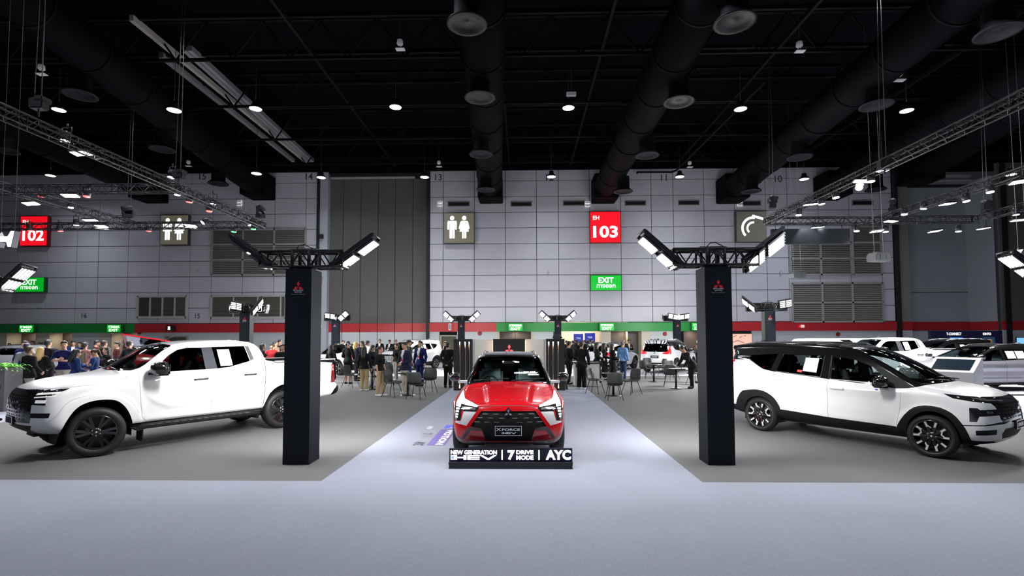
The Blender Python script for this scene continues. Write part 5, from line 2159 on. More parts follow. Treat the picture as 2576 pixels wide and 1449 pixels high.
# paints and trims shared by the cars
M_WPAINT = mat('paint_pearl_white', (.86, .87, .89), .32, coat=.8)
M_RPAINT = mat('paint_red', (.44, .004, .009), .22, coat=1.0)
M_BPAINT = mat('paint_gloss_black', (.008, .008, .009), .12, coat=1.0)
M_SPAINT = mat('paint_silver', (.36, .35, .40), .28, metal=.45, coat=.8)
M_PLAST = mat('plastic_black', (.007, .007, .008), .55, spec=.25)
M_PLASTG = mat('plastic_grey', (.05, .05, .055), .5)
M_GAP = mat('panel_gap', (.05, .05, .05), .8)
M_GAPL = mat('panel_gap_soft', (.38, .38, .39), .8)
M_CHROME = mat('chrome', (.75, .76, .78), .12, metal=1)
M_SATIN = mat('satin_silver', (.66, .68, .71), .35, metal=.35)
M_LAMPW = mat('lamp_drl_lit', (.9, .9, .9), .15, emit=(1, 1, .98), power=1.6)
M_LAMPC = mat('lamp_clear', (.35, .36, .38), .08, metal=.6)
M_LAMPD = mat('lamp_dark', (.015, .015, .017), .06, coat=1)
M_TAIL = mat('tail_red_lit', (.5, .005, .008), .12, emit=(1, .02, .02), power=.9)
M_TAILD = mat('tail_red_dark', (.16, .003, .004), .1, coat=1)
M_GLASSF = glass_mat('glass_front', (.66, .75, .74))
M_GLASSS = glass_mat('glass_side', (.24, .28, .28))
M_GLASSR = glass_mat('glass_rear', (.10, .115, .115))


def plate_box(root, x, y, z, txt, w=.40, h=.17, face=-1, tail=None):
    """number plate holder with dark show plate, facing -x (nose) or +x"""
    q = MB()
    q.box((x, y, z), (.02, w, h), 0, bev=.006)
    xx = x + face * .0115
    for a, b in ((0, h / 2 - .008), (0, -h / 2 + .008)):
        q.box((xx, y, z + b), (.003, w - .012, .006), 1)
    for a in (-1, 1):
        q.box((xx, y + a * (w / 2 - .009), z), (.003, .006, h - .012), 1)
    Mt = Matrix.Translation((xx + face * .0006, y, z)) @ Matrix.Rotation(R(90) * face, 4, 'Z')
    if txt == 'XFORCE':
        lettering(q, 'X', (-.145, 0, .022), .075, .042, 1, .01, Mt)
        lettering(q, 'FORCE', (.04, 0, .018), .27, .034, 1, .02, Mt)
        q2 = MB()
        hev(q2, .01, -.032, .22, .026, 0, 1, 2)
        q.add([Mt @ v for v in q2.v], q2.f, 1)
        q.m[-len(q2.f):] = q2.m
    elif txt:
        lettering(q, txt, (0, 0, 0), w * .7, h * .42, 1, .02, Mt)
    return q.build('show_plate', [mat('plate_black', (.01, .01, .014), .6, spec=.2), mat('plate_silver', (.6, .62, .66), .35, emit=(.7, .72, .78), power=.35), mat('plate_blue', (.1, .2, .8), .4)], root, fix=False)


def emblem3(root, x, y, z, w, face=-1, m=None):
    q = MB()
    q2 = MB()
    diamonds(q2, 0, 0, w, 0, 0, .012)
    Mt = Matrix.Translation((x, y, z)) @ Matrix.Rotation(R(90) * face, 4, 'Z')
    q.add([Mt @ v for v in q2.v], q2.f)
    return q.build('emblem', m or M_CHROME, root)


ONE = {'body', 'hood', 'windshield', 'rear_window', 'grille', 'roof', 'lower_grille', 'bumper', 'skid_plate', 'tailgate', 'roof_panel', 'underbody', 'grille_frame'}

# ------------------------------------------------------------------ white pickup
def truck_spec():
    prof = [(-.85, .54), (-.87, .72), (-.845, .96), (-.80, 1.06), (-.70, 1.14), (-.50, 1.21), (-.2, 1.262), (.12, 1.290), (.36, 1.312), (.50, 1.385), (.78, 1.585), (1.0, 1.735), (1.2, 1.80), (1.55, 1.838), (1.95, 1.852), (2.40, 1.842), (2.66, 1.80), (2.78, 1.725), (2.85, 1.58), (2.905, 1.44), (2.96, 1.415),
            (3.6, 1.405), (4.42, 1.385), (4.47, 1.36), (4.485, 1.1), (4.49, .86), (4.60, .81), (4.61, .64), (4.50, .56), (4.1, .54), (3.6, .50), (2.6, .42), (.5, .42), (-.2, .35), (-.56, .36), (-.78, .46)]
    A1 = [(-.50, .25), (-.475, .42), (-.41, .614), (-.30, .80), (-.17, .875), (-.02, .902), (.13, .895), (.25, .86), (.375, .72), (.455, .52), (.48, .38), (.48, .25)]
    A1 = soft(A1)
    A2 = [(2.66, .25), (2.70, .45), (2.75, .60), (2.85, .79), (2.99, .885), (3.14, .92), (3.30, .885), (3.43, .79), (3.53, .60), (3.57, .45), (3.60, .25)]
    A2 = soft(A2)
    def extra(x, z):
        r1 = np.sqrt((x + .01) ** 2 + (z - .39) ** 2)
        r2 = np.sqrt((x - 3.13) ** 2 + (z - .39) ** 2)
        fl = .028 * (1 - sstep(.585, .655, r1)) * sstep(.33, .42, z + 0 * x) + .026 * (1 - sstep(.595, .665, r2)) * sstep(.33, .42, z + 0 * x)
        # pressed hollow in the doors, rising towards the nose
        zl = np.interp(x, [.55, .80, 1.0, 2.6, 2.75], [1.0, .80, .70, .735, .735])
        hol = -.016 * sstep(.0, .09, zl - z) * sstep(.60, .70, x) * (1 - sstep(2.60, 2.68, x)) * sstep(.48, .62, z)
        # shoulder line
        sh = .010 * np.exp(-((z - 1.16 - .02 * x) / .03) ** 2) * sstep(.3, .8, x)
        return fl + hol + sh
    BODYW = M_WPAINT
    regs = [
        ('underbody', 's', [(-.99, .30), (4.7, .30), (4.7, .45), (2.7, .455), (.45, .455), (-.35, .40), (-.64, .43), (-.82, .535), (-1.1, .575), (-1.1, .30)], M_PLAST),
        ('-', 's', A1, None, {'cond': lambda c, n: c.y > .45}),
        ('-', 's', A2, None, {'cond': lambda c, n: c.y > .45}),
        # nose
        ('headlight', 's', [(-.355, 1.112), (-.54, 1.025), (-.625, .985), (-.632, .868), (-.86, .885), (-1.15, .885), (-1.15, 1.045), (-.86, 1.095), (-.72, 1.095)], M_LAMPD, {'cond': lambda c, n: n.z < .8}),
        ('bumper_slot', 's', [(-.585, .752), (-.60, .680), (-1.1, .690), (-1.1, .755)], M_PLAST),
        ('grille', 'f', [(0, .60), (.60, .60), (.62, .66), (.615, 1.0), (.56, 1.075), (0, 1.085)], M_BPAINT, {'cond': lambda c, n: c.x < -.55}),
        ('lower_grille', 'f', [(0, .45), (.50, .45), (.62, .56), (0, .585)], M_PLAST, {'cond': lambda c, n: c.x < -.6}),
        # doors
        ('front_door', 's', [(.555, 1.29), (.566, 1.087), (.585, .78), (.609, .56), (.662, .488), (1.712, .488), (1.707, .90), (1.712, 1.30), (1.695, 1.745), (1.35, 1.738), (1.18, 1.70), (.98, 1.60)], BODYW, {'cond': lambda c, n: c.y > .5}),
        ('rear_door', 's', [(1.720, .488), (2.56, .486), (2.645, .60), (2.69, .83), (2.735, 1.30), (2.60, 1.745), (1.703, 1.745), (1.72, 1.30), (1.715, .90)], BODYW, {'cond': lambda c, n: c.y > .5}),
        ('side_window', 's', [(.735, 1.288), (1.035, 1.575), (1.19, 1.668), (1.345, 1.703), (1.605, 1.702), (1.625, 1.300)], M_GLASSS, {'cond': lambda c, n: c.y > .5}),
        ('pillar_trim', 's', [(1.625, 1.300), (1.605, 1.704), (1.792, 1.712), (1.838, 1.302)], mat('pillar_satin', (.10, .105, .125), .3, metal=.4), {'cond': lambda c, n: c.y > .5}),
        ('rear_side_window', 's', [(1.838, 1.302), (1.792, 1.712), (2.415, 1.720), (2.480, 1.420), (2.08, 1.325)], M_GLASSR, {'cond': lambda c, n: c.y > .5}),
        ('quarter_window', 's', [(2.428, 1.720), (2.50, 1.714), (2.566, 1.460), (2.494, 1.424)], mat('quarter_grey', (.13, .14, .15), .15), {'cond': lambda c, n: c.y > .5}),
        ('windshield', 'f', [(0, 1.322), (.70, 1.335), (.735, 1.36), (.575, 1.735), (.50, 1.76), (0, 1.785)], M_GLASSF, {'cond': lambda c, n: .2 < c.x < 1.3}),
        ('rear_window', 'r', [(0, 1.47), (.60, 1.47), (.52, 1.70), (0, 1.72)], M_GLASSR, {'cond': lambda c, n: 2.6 < c.x < 3.0}),
        ('-', 't', [(2.99, 0), (4.40, 0), (4.40, .80), (2.99, .80)], None, {'cond': lambda c, n: c.z > 1.3}),
        # tail
        ('tail_light', 's', [(4.340, 1.268), (4.375, 1.30), (4.7, 1.30), (4.7, .88), (4.290, .858)], M_TAILD, {'cond': lambda c, n: c.y > .64}),
        ('tail_bar', 's', [(4.385, 1.265), (4.425, 1.27), (4.425, .90), (4.385, .90)], M_TAIL, {'cond': lambda c, n: c.y > .62}),
        ('rear_bumper', 's', [(4.335, .60), (4.40, .70), (4.50, .80), (4.7, .84), (4.7, .50), (4.36, .52)], M_PLAST),
    ]
    for s_ in strip(soft([(-.74, 1.10), (-.355, 1.125), (.0, 1.150), (.30, 1.19), (.40, 1.25)], 1), .007):
        regs.append(('body', 's', s_, M_GAPL, {'on': ['body'], 'cond': lambda c, n: c.y > .3}))
    for s_ in strip([(2.695, .50), (2.725, .80), (2.765, 1.20), (2.775, 1.30), (2.79, 1.42)], .012):
        regs.append(('body', 's', s_, M_GAP, {'on': ['body'], 'cond': lambda c, n: c.y > .5}))
    ol = [(.545, 1.29), (.556, 1.087), (.575, .78), (.600, .555), (.655, .478), (1.716, .478)]
    for s_ in strip(ol, .009) + strip([(1.716, .478), (2.565, .476), (2.655, .595), (2.70, .83), (2.745, 1.30)], .009):
        regs.append(('body', 's', s_, M_GAPL, {'on': ['body'], 'cond': lambda c, n: c.y > .5}))
    for s_ in strip([(1.7165, .49), (1.7115, .90), (1.7165, 1.295)], .008):
        regs.append(('rear_door', 's', s_, M_GAPL, {'cond': lambda c, n: c.y > .5, 'on': ['rear_door', 'body', 'front_door']}))
    fl = [(-.60, .62), (-.52, .70), (-.44, .86), (-.30, .955), (-.05, .995), (.16, .985), (.33, .93), (.47, .78), (.545, .62)]
    for s_ in strip(soft(fl), .006):
        regs.append(('body', 's', s_, M_GAPL, {'on': ['body'], 'cond': lambda c, n: c.y > .5}))
    return dict(prof=prof, spine=(-.35, 4.0, .80), k=.10, belt=1.30, crown=.045,
                plan=[(-1.0, .84), (-.7, .90), (-.3, .915), (.4, .905), (2.7, .905), (3.1, .915), (4.0, .905), (4.6, .86)],
                side=[(.35, .10), (.45, .05), (.6, .02), (.8, 0), (1.0, .004), (1.15, .016), (1.28, .045), (1.40, .07)],
                gh=[(1.1, .90), (1.28, .835), (1.32, .805), (1.60, .70), (1.75, .635), (1.87, .56)], gh_dx=lambda x, z: .5 * sstep(2.84, 2.96, x),
                nose=(.30, 2.8, -.25, .5), tail=(.06, 4, 3.2, 4.2), extra=extra, regions=regs, paint=M_WPAINT, one=ONE, cabin=(.45, 2.8, 1.29), lin=.12, A1=A1, A2=A2,
                under={'side_window': 'front_door', 'rear_side_window': 'rear_door', 'quarter_window': 'rear_door', 'pillar_trim': 'rear_door', 'tail_bar': 'tail_light'}, res=(150, 66, 30))


def shell_x(H, y, z, x0=-1.4, x1=.4):
    """where the skin starts when coming from the nose"""
    xs = np.linspace(x0, x1, 400)
    v = H.F(xs, np.full(400, y), np.full(400, z))
    return float(xs[int(np.argmax(v < 0))])


def skin_top(H, x, y):
    zz = np.linspace(2.0, 1.2, 400)
    v = H.F(np.full(400, x), np.full(400, y), zz)
    return float(zz[int(np.argmax(v < 0))])


def skin_bars(H, bars, sgn, thick=.004, n=4):
    """small quads lying on the nose skin; bars = (y0, z0, y1, z1, height)"""
    q = MB()
    for y0, z0, y1, z1, t in bars:
        for i in range(n):
            p = []
            for u, d in ((i / n, -t / 2), ((i + 1) / n, -t / 2), ((i + 1) / n, t / 2), (i / n, t / 2)):
                y, z = y0 + (y1 - y0) * u, z0 + (z1 - z0) * u + d
                p.append((shell_x(H, abs(y), z) - thick, sgn * y, z))
            q.add(p, [(0, 1, 2, 3)])
    return q


def make_truck(loc, rz, label):
    root = thing('pickup_truck', label, 'car', loc, rz)
    S = truck_spec()
    H, parts = make_shell(S, root)
    wheel_well(H, root, S['A1'])
    wheel_well(H, root, S['A2'])
    for s in (-1, 1):
        make_wheel(root, 0, s * .80, .388, .255, 'truck', .268, R(-16))
        make_wheel(root, 3.13, s * .80, .388, .255, 'truck', .268)
        # lamp inserts; their soft glow stands in for a bright reflection
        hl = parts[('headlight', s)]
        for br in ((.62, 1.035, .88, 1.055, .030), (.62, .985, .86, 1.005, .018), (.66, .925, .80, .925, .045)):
            skin_bars(H, [br], s, .006, 8).build('lamp_strip', mat('lamp_reflect_glow', (.7, .7, .72), .15, emit=(1, 1, 1), power=.35), hl, fix=False)
        handle(parts[('front_door', s)], H, 1.52, 1.128, s, M_PLASTG)
        handle(parts[('rear_door', s)], H, 2.44, 1.157, s, M_PLASTG)
        mirror(root, .80, 1.07, 1.352, s, M_BPAINT, M_PLAST, -.05, 1.25)
        # side step
        q = MB()
        q.box((1.55, s * .93, .385), (2.10, .15, .05), bev=.02)
        q.prism([(.42, .40), (.55, .40), (.62, .36), (.50, .34)], s * .86, s * 1.0, 'y')
        st = q.build('side_step', M_PLAST, root)
        q = MB()
        for k in range(14):
            q.box((.72 + .125 * k, s * .935, .414), (.095, .10, .008), bev=.003)
        q.build('step_pad', M_PLASTG, st, fix=False)
        q = MB()
        q.box((.60, s * .80, .28), (.02, .24, .26))
        q.build('mud_flap', M_PLAST, root)
        seat(root, 1.55, s * .38, .82)
        paper(parts[('rear_door', s)], H, [(1.90, 1.345), (2.13, 1.352), (2.105, 1.665), (1.875, 1.66)], s)
    q = MB()
    q.box((2.28, 0, .84), (.45, 1.25, .16), bev=.05)
    q.box((2.55, 0, 1.14), (.14, 1.25, .60), bev=.05)
    for y in (-.4, 0, .4):
        q.box((2.58, y, 1.50), (.09, .26, .16), bev=.03)
    q.build('rear_seat', M_SEAT, root)
    lining(H, S, root, None)
    steering(root, 1.05, .38, 1.12)
    q = MB()
    q.box((3.70, 0, .95), (1.42, 1.60, .04))
    for y in (-.80, .80):
        q.box((3.70, y, 1.17), (1.42, .02, .46))
    for x in (2.99, 4.40):
        q.box((x, 0, 1.17), (.02, 1.60, .46))
    q.build('load_bed', M_PLAST, root)
    for y in (-.83, .83):
        MB().box((3.70, y, 1.395), (1.45, .09, .02), bev=.008).build('bed_rail_cap', M_WPAINT, root, fix=False)
    # grille texture: stacked bright blades and a black upright on each side
    for s_ in (-1, 1):
        q = skin_bars(H, [(.03 + j * .10, .655 + .05 * k, .10 + j * .10, .662 + .05 * k, .024) for k in range(8) for j in range(5)], s_, .006, 1)
        q.build('grille_blade', mat('blade_black_chrome', (.10, .10, .11), .15, metal=1), parts[('grille', 0)], fix=False)
    emblem3(root, -.885, 0, .86, .20)
    plate_box(root, -.868, 0, .62, '', .40, .12)
    q = MB()
    q.tube((.95, -.30, 1.745), (1.02, -.30, 1.775), .02, 8).tube((1.0, -.30, 1.77), (1.28, -.30, 1.93), .006, 6)
    q.build('antenna', M_PLASTG, root)
    q = MB()
    for y0, y1 in ((-.60, .02), (-.02, .62)):
        q.path([(.34, y0, 1.338), (.40, y1 - .1, 1.368), (.42, y1, 1.37)], .011, 6)
    q.build('wiper', M_PLAST, root)
    q = MB()
    q.path([(-.42, -.62, .34), (-.46, -.62, .29), (-.42, -.62, .25), (-.37, -.62, .28), (-.38, -.62, .36)], .014, 7)
    q.tube((-.30, -.55, .36), (-.30, -.55, .24), .03, 8)
    q.build('tow_hook', M_PLAST, root)
    # axles and sump so daylight does not pass straight under
    q = MB()
    q.box((1.5, 0, .40), (3.6, 1.2, .12))
    q.tube((3.13, -.7, .37), (3.13, .7, .37), .05, 10)
    q.lathe([(0, -.12), (.12, -.1), (.14, .0), (.1, .12), (0, .12)], 14, M=Matrix.Translation((3.13, 0, .36)))
    q.build('chassis', M_BLACK, root)
    return root


TRP = (-7.53, 8.563, .983)
truck = make_truck((TRP[0], TRP[1], .006), TRP[2], 'white double cab pickup truck with black wheels behind the front light tower')

# ------------------------------------------------------------------ people carrier, white below and black above
def carrier_spec():
    prof = [(-.75, .36), (-.81, .50), (-.815, .66), (-.77, .86), (-.68, .97), (-.50, 1.045), (-.28, 1.095), (-.05, 1.120), (.06, 1.15), (.35, 1.325), (.70, 1.525), (.98, 1.655), (1.25, 1.715), (1.65, 1.745), (2.2, 1.765), (2.9, 1.765), (3.35, 1.74), (3.66, 1.70), (3.69, 1.665), (3.52, 1.60), (3.58, 1.40),
            (3.68, 1.12), (3.69, .95), (3.70, .80), (3.76, .72), (3.76, .52), (3.68, .40), (3.3, .31), (2.9, .28), (.45, .26), (-.35, .25), (-.66, .265)]
    A1 = [(.335, .2), (.335, .36), (.29, .52), (.20, .64), (.10, .705), (-.03, .725), (-.14, .70), (-.24, .635), (-.325, .50), (-.355, .36), (-.36, .2)]
    A2 = [(2.43, .2), (2.435, .36), (2.475, .51), (2.56, .635), (2.68, .695), (2.79, .70), (2.93, .665), (3.05, .57), (3.12, .42), (3.14, .2)]
    A1, A2 = soft(A1), soft(A2)
    B1 = [(.475, .2), (.475, .385), (.36, .59), (.235, .745), (.10, .80), (-.03, .805), (-.16, .783), (-.30, .70), (-.40, .55), (-.46, .385), (-.47, .2)]
    B2 = [(2.33, .2), (2.335, .48), (2.43, .655), (2.53, .745), (2.64, .80), (2.78, .825), (2.90, .82), (3.05, .795), (3.16, .77), (3.26, .62), (3.32, .45), (3.33, .2)]
    B1, B2 = soft(B1, 1), soft(B2, 1)

    def extra(x, z):
        zl = np.interp(x, [-.2, .4, 1.5, 2.6, 3.4], [1.00, .955, .985, 1.075, 1.11])
        cr = .014 * np.exp(-((z - zl) / .035) ** 2) * sstep(.2, .6, x)
        hol = -.014 * sstep(0, .10, zl - .05 - z) * sstep(.45, .7, x) * (1 - sstep(2.4, 2.6, x)) * sstep(.45, .58, z)
        fl = .022 * np.maximum((1 - sstep(.44, .52, np.hypot(x, z - .33))), (1 - sstep(.48, .56, np.hypot(x - 2.775, z - .33)))) * sstep(.28, .36, z)
        return cr + hol + fl
    up = lambda c, n: c.y > .35
    side = {'cond': up}
    regs = [
        # the black upper body
        ('roof', 's', [(-.02, 1.128), (.077, 1.108), (.287, 1.034), (.467, 1.030), (.75, 1.060), (1.50, 1.112), (2.545, 1.197), (2.74, 1.232), (2.86, 1.300), (3.045, 1.418), (3.31, 1.400), (3.52, 1.42), (3.9, 1.45), (3.9, 1.9), (-.1, 1.9)], M_BPAINT),
        ('underbody', 's', [(.44, .10), (.46, .415), (1.48, .434), (2.345, .478), (2.36, .10)], M_PLAST),
        ('underbody', 's', [(-.37, .10), (-.36, .335), (-.655, .333), (-.66, .10)], M_PLAST),
        ('underbody', 's', [(3.2, .10), (3.2, .47), (3.62, .50), (4.0, .50), (4.0, .10)], M_PLAST),
        ('front_arch_trim', 's', B1, M_PLAST, side), ('rear_arch_trim', 's', B2, M_PLAST, side),
        ('-', 's', A1, None, {'cond': lambda c, n: c.y > .45}), ('-', 's', A2, None, {'cond': lambda c, n: c.y > .45}),
        # nose
        ('grille', 'f', [(0, .60), (.50, .60), (.56, .66), (.58, .84), (.64, .93), (0, .965)], M_BPAINT, {'cond': lambda c, n: c.x < -.45}),
        ('lower_grille', 'f', [(0, .36), (.42, .36), (.50, .44), (.46, .52), (0, .53)], M_PLAST, {'cond': lambda c, n: c.x < -.45}),
        ('strip_lamp', 's', [(-.157, 1.003), (-.755, .960), (-1.0, .945), (-1.0, .845), (-.775, .867), (-.28, .941)], M_LAMPD),
        ('headlight', 's', [(-.466, .819), (-.551, .818), (-.574, .795), (-.735, .803), (-.752, .770), (-.748, .718), (-.571, .700), (-.544, .619), (-.463, .613)], M_LAMPD),
        ('body', 's', [(-.372, .556), (-.372, .543), (-.62, .565), (-.77, .590), (-.80, .625), (-.75, .62), (-.62, .58)], M_PLAST),
        ('fog_recess', 's', [(-.522, .490), (-.714, .513), (-.703, .435), (-.520, .417)], M_PLAST),
        # doors and glass
        ('front_door', 's', [(.374, 1.031), (.402, .688), (.465, .430), (1.494, .440), (1.487, 1.112), (.75, 1.060), (.467, 1.030)], M_WPAINT, side),
        ('rear_door', 's', [(1.504, .441), (2.335, .485), (2.44, .668), (2.655, .86), (2.625, 1.130), (2.56, 1.198), (1.50, 1.113)], M_WPAINT, side),
        ('side_window', 's', [(1.474, 1.524), (1.30, 1.514), (1.08, 1.468), (.822, 1.365), (.651, 1.243), (.500, 1.105), (.771, 1.102), (1.453, 1.130)], M_GLASSF, side),
        ('rear_side_window', 's', [(1.616, 1.534), (2.36, 1.539), (2.462, 1.212), (1.64, 1.148)], M_GLASSS, side),
        ('quarter_window', 's', [(2.475, 1.545), (2.585, 1.212), (2.742, 1.240), (2.858, 1.310), (3.02, 1.432), (3.05, 1.47), (2.985, 1.503)], M_GLASSR, side),
        ('quarter_trim', 's', [(.20, 1.068), (.287, 1.042), (.488, 1.037), (.64, 1.215), (.80, 1.345), (.72, 1.37), (.45, 1.215)], mat('trim_matt', (.025, .026, .028), .6, spec=.2), side),
        ('windshield', 'f', [(0, 1.128), (.70, 1.128), (.725, 1.16), (.60, 1.60), (.52, 1.63), (0, 1.655)], M_GLASSF, {'cond': lambda c, n: -.2 < c.x < 1.35}),
        ('rear_window', 'r', [(0, 1.12), (.62, 1.12), (.66, 1.2), (.56, 1.52), (0, 1.55)], M_GLASSR, {'cond': lambda c, n: c.x > 3.2}),
        # tail: lamp rising beside the glass with a bar running inwards
        ('tail_light', 'r', [(.42, 1.02), (.64, 1.00), (.90, 1.02), (.90, 1.40), (.70, 1.40), (.66, 1.20), (.60, 1.12), (.42, 1.08)], M_TAIL, {'cond': lambda c, n: c.x > 3.38}),
        ('body', 'r', [(0, .42), (.60, .42), (.72, .52), (.60, .56), (0, .56)], M_PLAST, {'cond': lambda c, n: c.x > 3.3}),
        ('tailgate', 'r', [(0, .68), (.60, .68), (.70, .80), (.66, 1.0), (.40, 1.0), (.40, 1.09), (0, 1.11)], M_WPAINT, {'cond': lambda c, n: c.x > 3.3}),
    ]
    for pl, on in (([(.374, 1.031), (.398, .688), (.460, .43)], ['body']), ([(1.499, .44), (1.493, 1.112)], ['body', 'front_door', 'rear_door']), ([(2.44, .675), (2.66, .86), (2.63, 1.13), (2.56, 1.20)], ['body'])):
        for s_ in strip(pl, .008):
            regs.append(('body', 's', s_, M_GAPL, {'on': on, 'cond': up}))
    for pl in ([(1.49, 1.115), (1.49, 1.535)], [(2.40, 1.21), (2.37, 1.54)], [(1.455, 1.125), (1.48, 1.53)], [(1.63, 1.145), (1.605, 1.54)]):
        for s_ in strip(pl, .008):
            regs.append(('roof', 's', s_, M_GAP, {'on': ['roof'], 'cond': up}))
    for s_ in strip([(1.475, 1.119), (.771, 1.091), (.50, 1.094)], .012) + strip([(2.47, 1.203), (1.63, 1.137)], .012):
        regs.append(('roof', 's', s_, mat('belt_trim', (.25, .25, .26), .3, metal=.7), {'on': ['roof'], 'cond': up}))
    return dict(prof=prof, spine=(-.30, 3.20, .74), k=.10, belt=1.10, crown=.05,
                plan=[(-.9, .78), (-.6, .84), (-.2, .865), (.6, .868), (2.4, .868), (2.9, .868), (3.5, .83), (3.8, .78)],
                side=[(.25, .09), (.42, .03), (.6, .0), (.85, 0), (.98, .006), (1.08, .03), (1.2, .055), (1.3, .09)],
                gh=[(.95, .90), (1.05, .835), (1.20, .775), (1.50, .675), (1.65, .615), (1.80, .53)], gh_dx=lambda x, z: .05 * sstep(2.7, 3.1, x) * (1 - sstep(1.38, 1.5, z)),
                nose=(.26, 2.9, -.25, .5), tail=(.13, 3, 2.8, 3.5), extra=extra, regions=regs, paint=M_WPAINT, one=ONE - {'body'} | {'body'}, cabin=(.30, 3.3, 1.10), A1=A1, A2=A2,
                under={'side_window': 'front_door', 'rear_side_window': 'rear_door'}, res=(140, 62, 30))


def make_carrier(loc, rz, label):
    root = thing('people_carrier', label, 'car', loc, rz)
    S = carrier_spec()
    H, parts = make_shell(S, root)
    wheel_well(H, root, S['A1'])
    wheel_well(H, root, S['A2'])
    tan = mat('seat_tan', (.16, .12, .085), .5)
    for s in (-1, 1):
        make_wheel(root, 0, s * .765, .330, .215, 'cross', .245)
        make_wheel(root, 2.775, s * .765, .330, .215, 'cross', .245)
        handle(parts[('front_door', s)], H, 1.33, .965, s, M_WPAINT, .22)
        handle(parts[('rear_door', s)], H, 2.44, 1.06, s, M_WPAINT, .22)
        mirror(root, .62, .99, 1.13, s, M_BPAINT, M_PLAST)
        seat(root, 1.45, s * .37, .62, .22, M_SEAT)
        seat(root, 2.35, s * .35, .66, .2, tan)
        st = parts[('strip_lamp', s)]
        skin = skin_bars(H, [(.70, .935, .30, .915, .02), (.76, .955, .60, .945, .016)], s)
        skin.build('running_lamp', mat('lamp_silver', (.6, .6, .62), .1, metal=.8), st, fix=False)
        hl = parts[('headlight', s)]
        skin_bars(H, [(.745, .765, .71, .760, .03), (.70, .76, .66, .76, .03)], s).build('lamp_bar', M_LAMPC, hl, fix=False)
        q = MB()
        pts = [Vector((x, s * y, skin_top(H, x, y) + d)) for x, y, d in ((1.20, .50, -.01), (1.38, .52, .03), (1.8, .525, .035), (2.4, .525, .035), (3.0, .52, .03), (3.3, .50, -.01))]
        q.path(pts, .018, 8)
        q.build('roof_rail', M_PLASTG, root)
        w = parts[('rear_side_window', s)]
        paper(root, H, [(1.71, 1.215), (1.96, 1.235), (1.93, 1.485), (1.69, 1.48)], s)
        paper(root, H, [(1.97, 1.205), (2.06, 1.212), (2.055, 1.255), (1.965, 1.25)], s, mat('sticker_red', (.6, .05, .05), .5), 'sticker')
        paper(parts[('front_door', s)], H, [(.70, .985), (.735, .985), (.735, 1.003), (.70, 1.003)], s, mat('badge_blue', (.05, .08, .8), .4), 'badge')
    lining(H, S, root, None)
    q = MB()
    q.box((3.0, 0, .80), (.1, 1.2, .6), bev=.04)
    q.build('rear_seat', tan, root)
    steering(root, .80, -.37, .98)
    for s_ in (-1, 1):
        q = skin_bars(H, [(.04 + j * .10, .67 + .05 * k, .11 + j * .10, .675 + .05 * k, .022) for k in range(5) for j in range(5)], s_, .006, 1)
        q.build('grille_blade', mat('blade_black_chrome', (.10, .10, .11), .15, metal=1), parts[('grille', 0)], fix=False)
    emblem3(root, -.815, 0, .82, .15)
    plate_box(root, -.828, 0, .555, 'XPANDER', .42, .13)
    plate_box(root, 3.71, 0, .86, 'XPANDER', .44, .15, 1)
    emblem3(root, 3.70, 0, 1.06, .12, 1)
    q = MB()
    q.path([(.02, -.55, 1.155), (.10, -.1, 1.20), (.13, .05, 1.20)], .012, 6)
    q.path([(.00, .0, 1.15), (.08, .45, 1.185), (.13, .6, 1.18)], .012, 6)
    q.build('wiper', M_PLAST, root)
    q = MB()
    q.prism([(3.02, 1.75), (3.22, 1.75), (3.2, 1.80), (3.14, 1.81)], -.02, .02, 'y')
    q.build('roof_fin', M_BPAINT, root)
    q = MB()
    q.box((1.4, 0, .27), (2.6, 1.3, .08))
    q.build('chassis', M_BLACK, root)
    return root


XPP = (7.021, 8.616, 2.181)
carrier = make_carrier((XPP[0], XPP[1], .006), XPP[2], 'large white people carrier with glossy black roof and roof rails beside the front light tower')


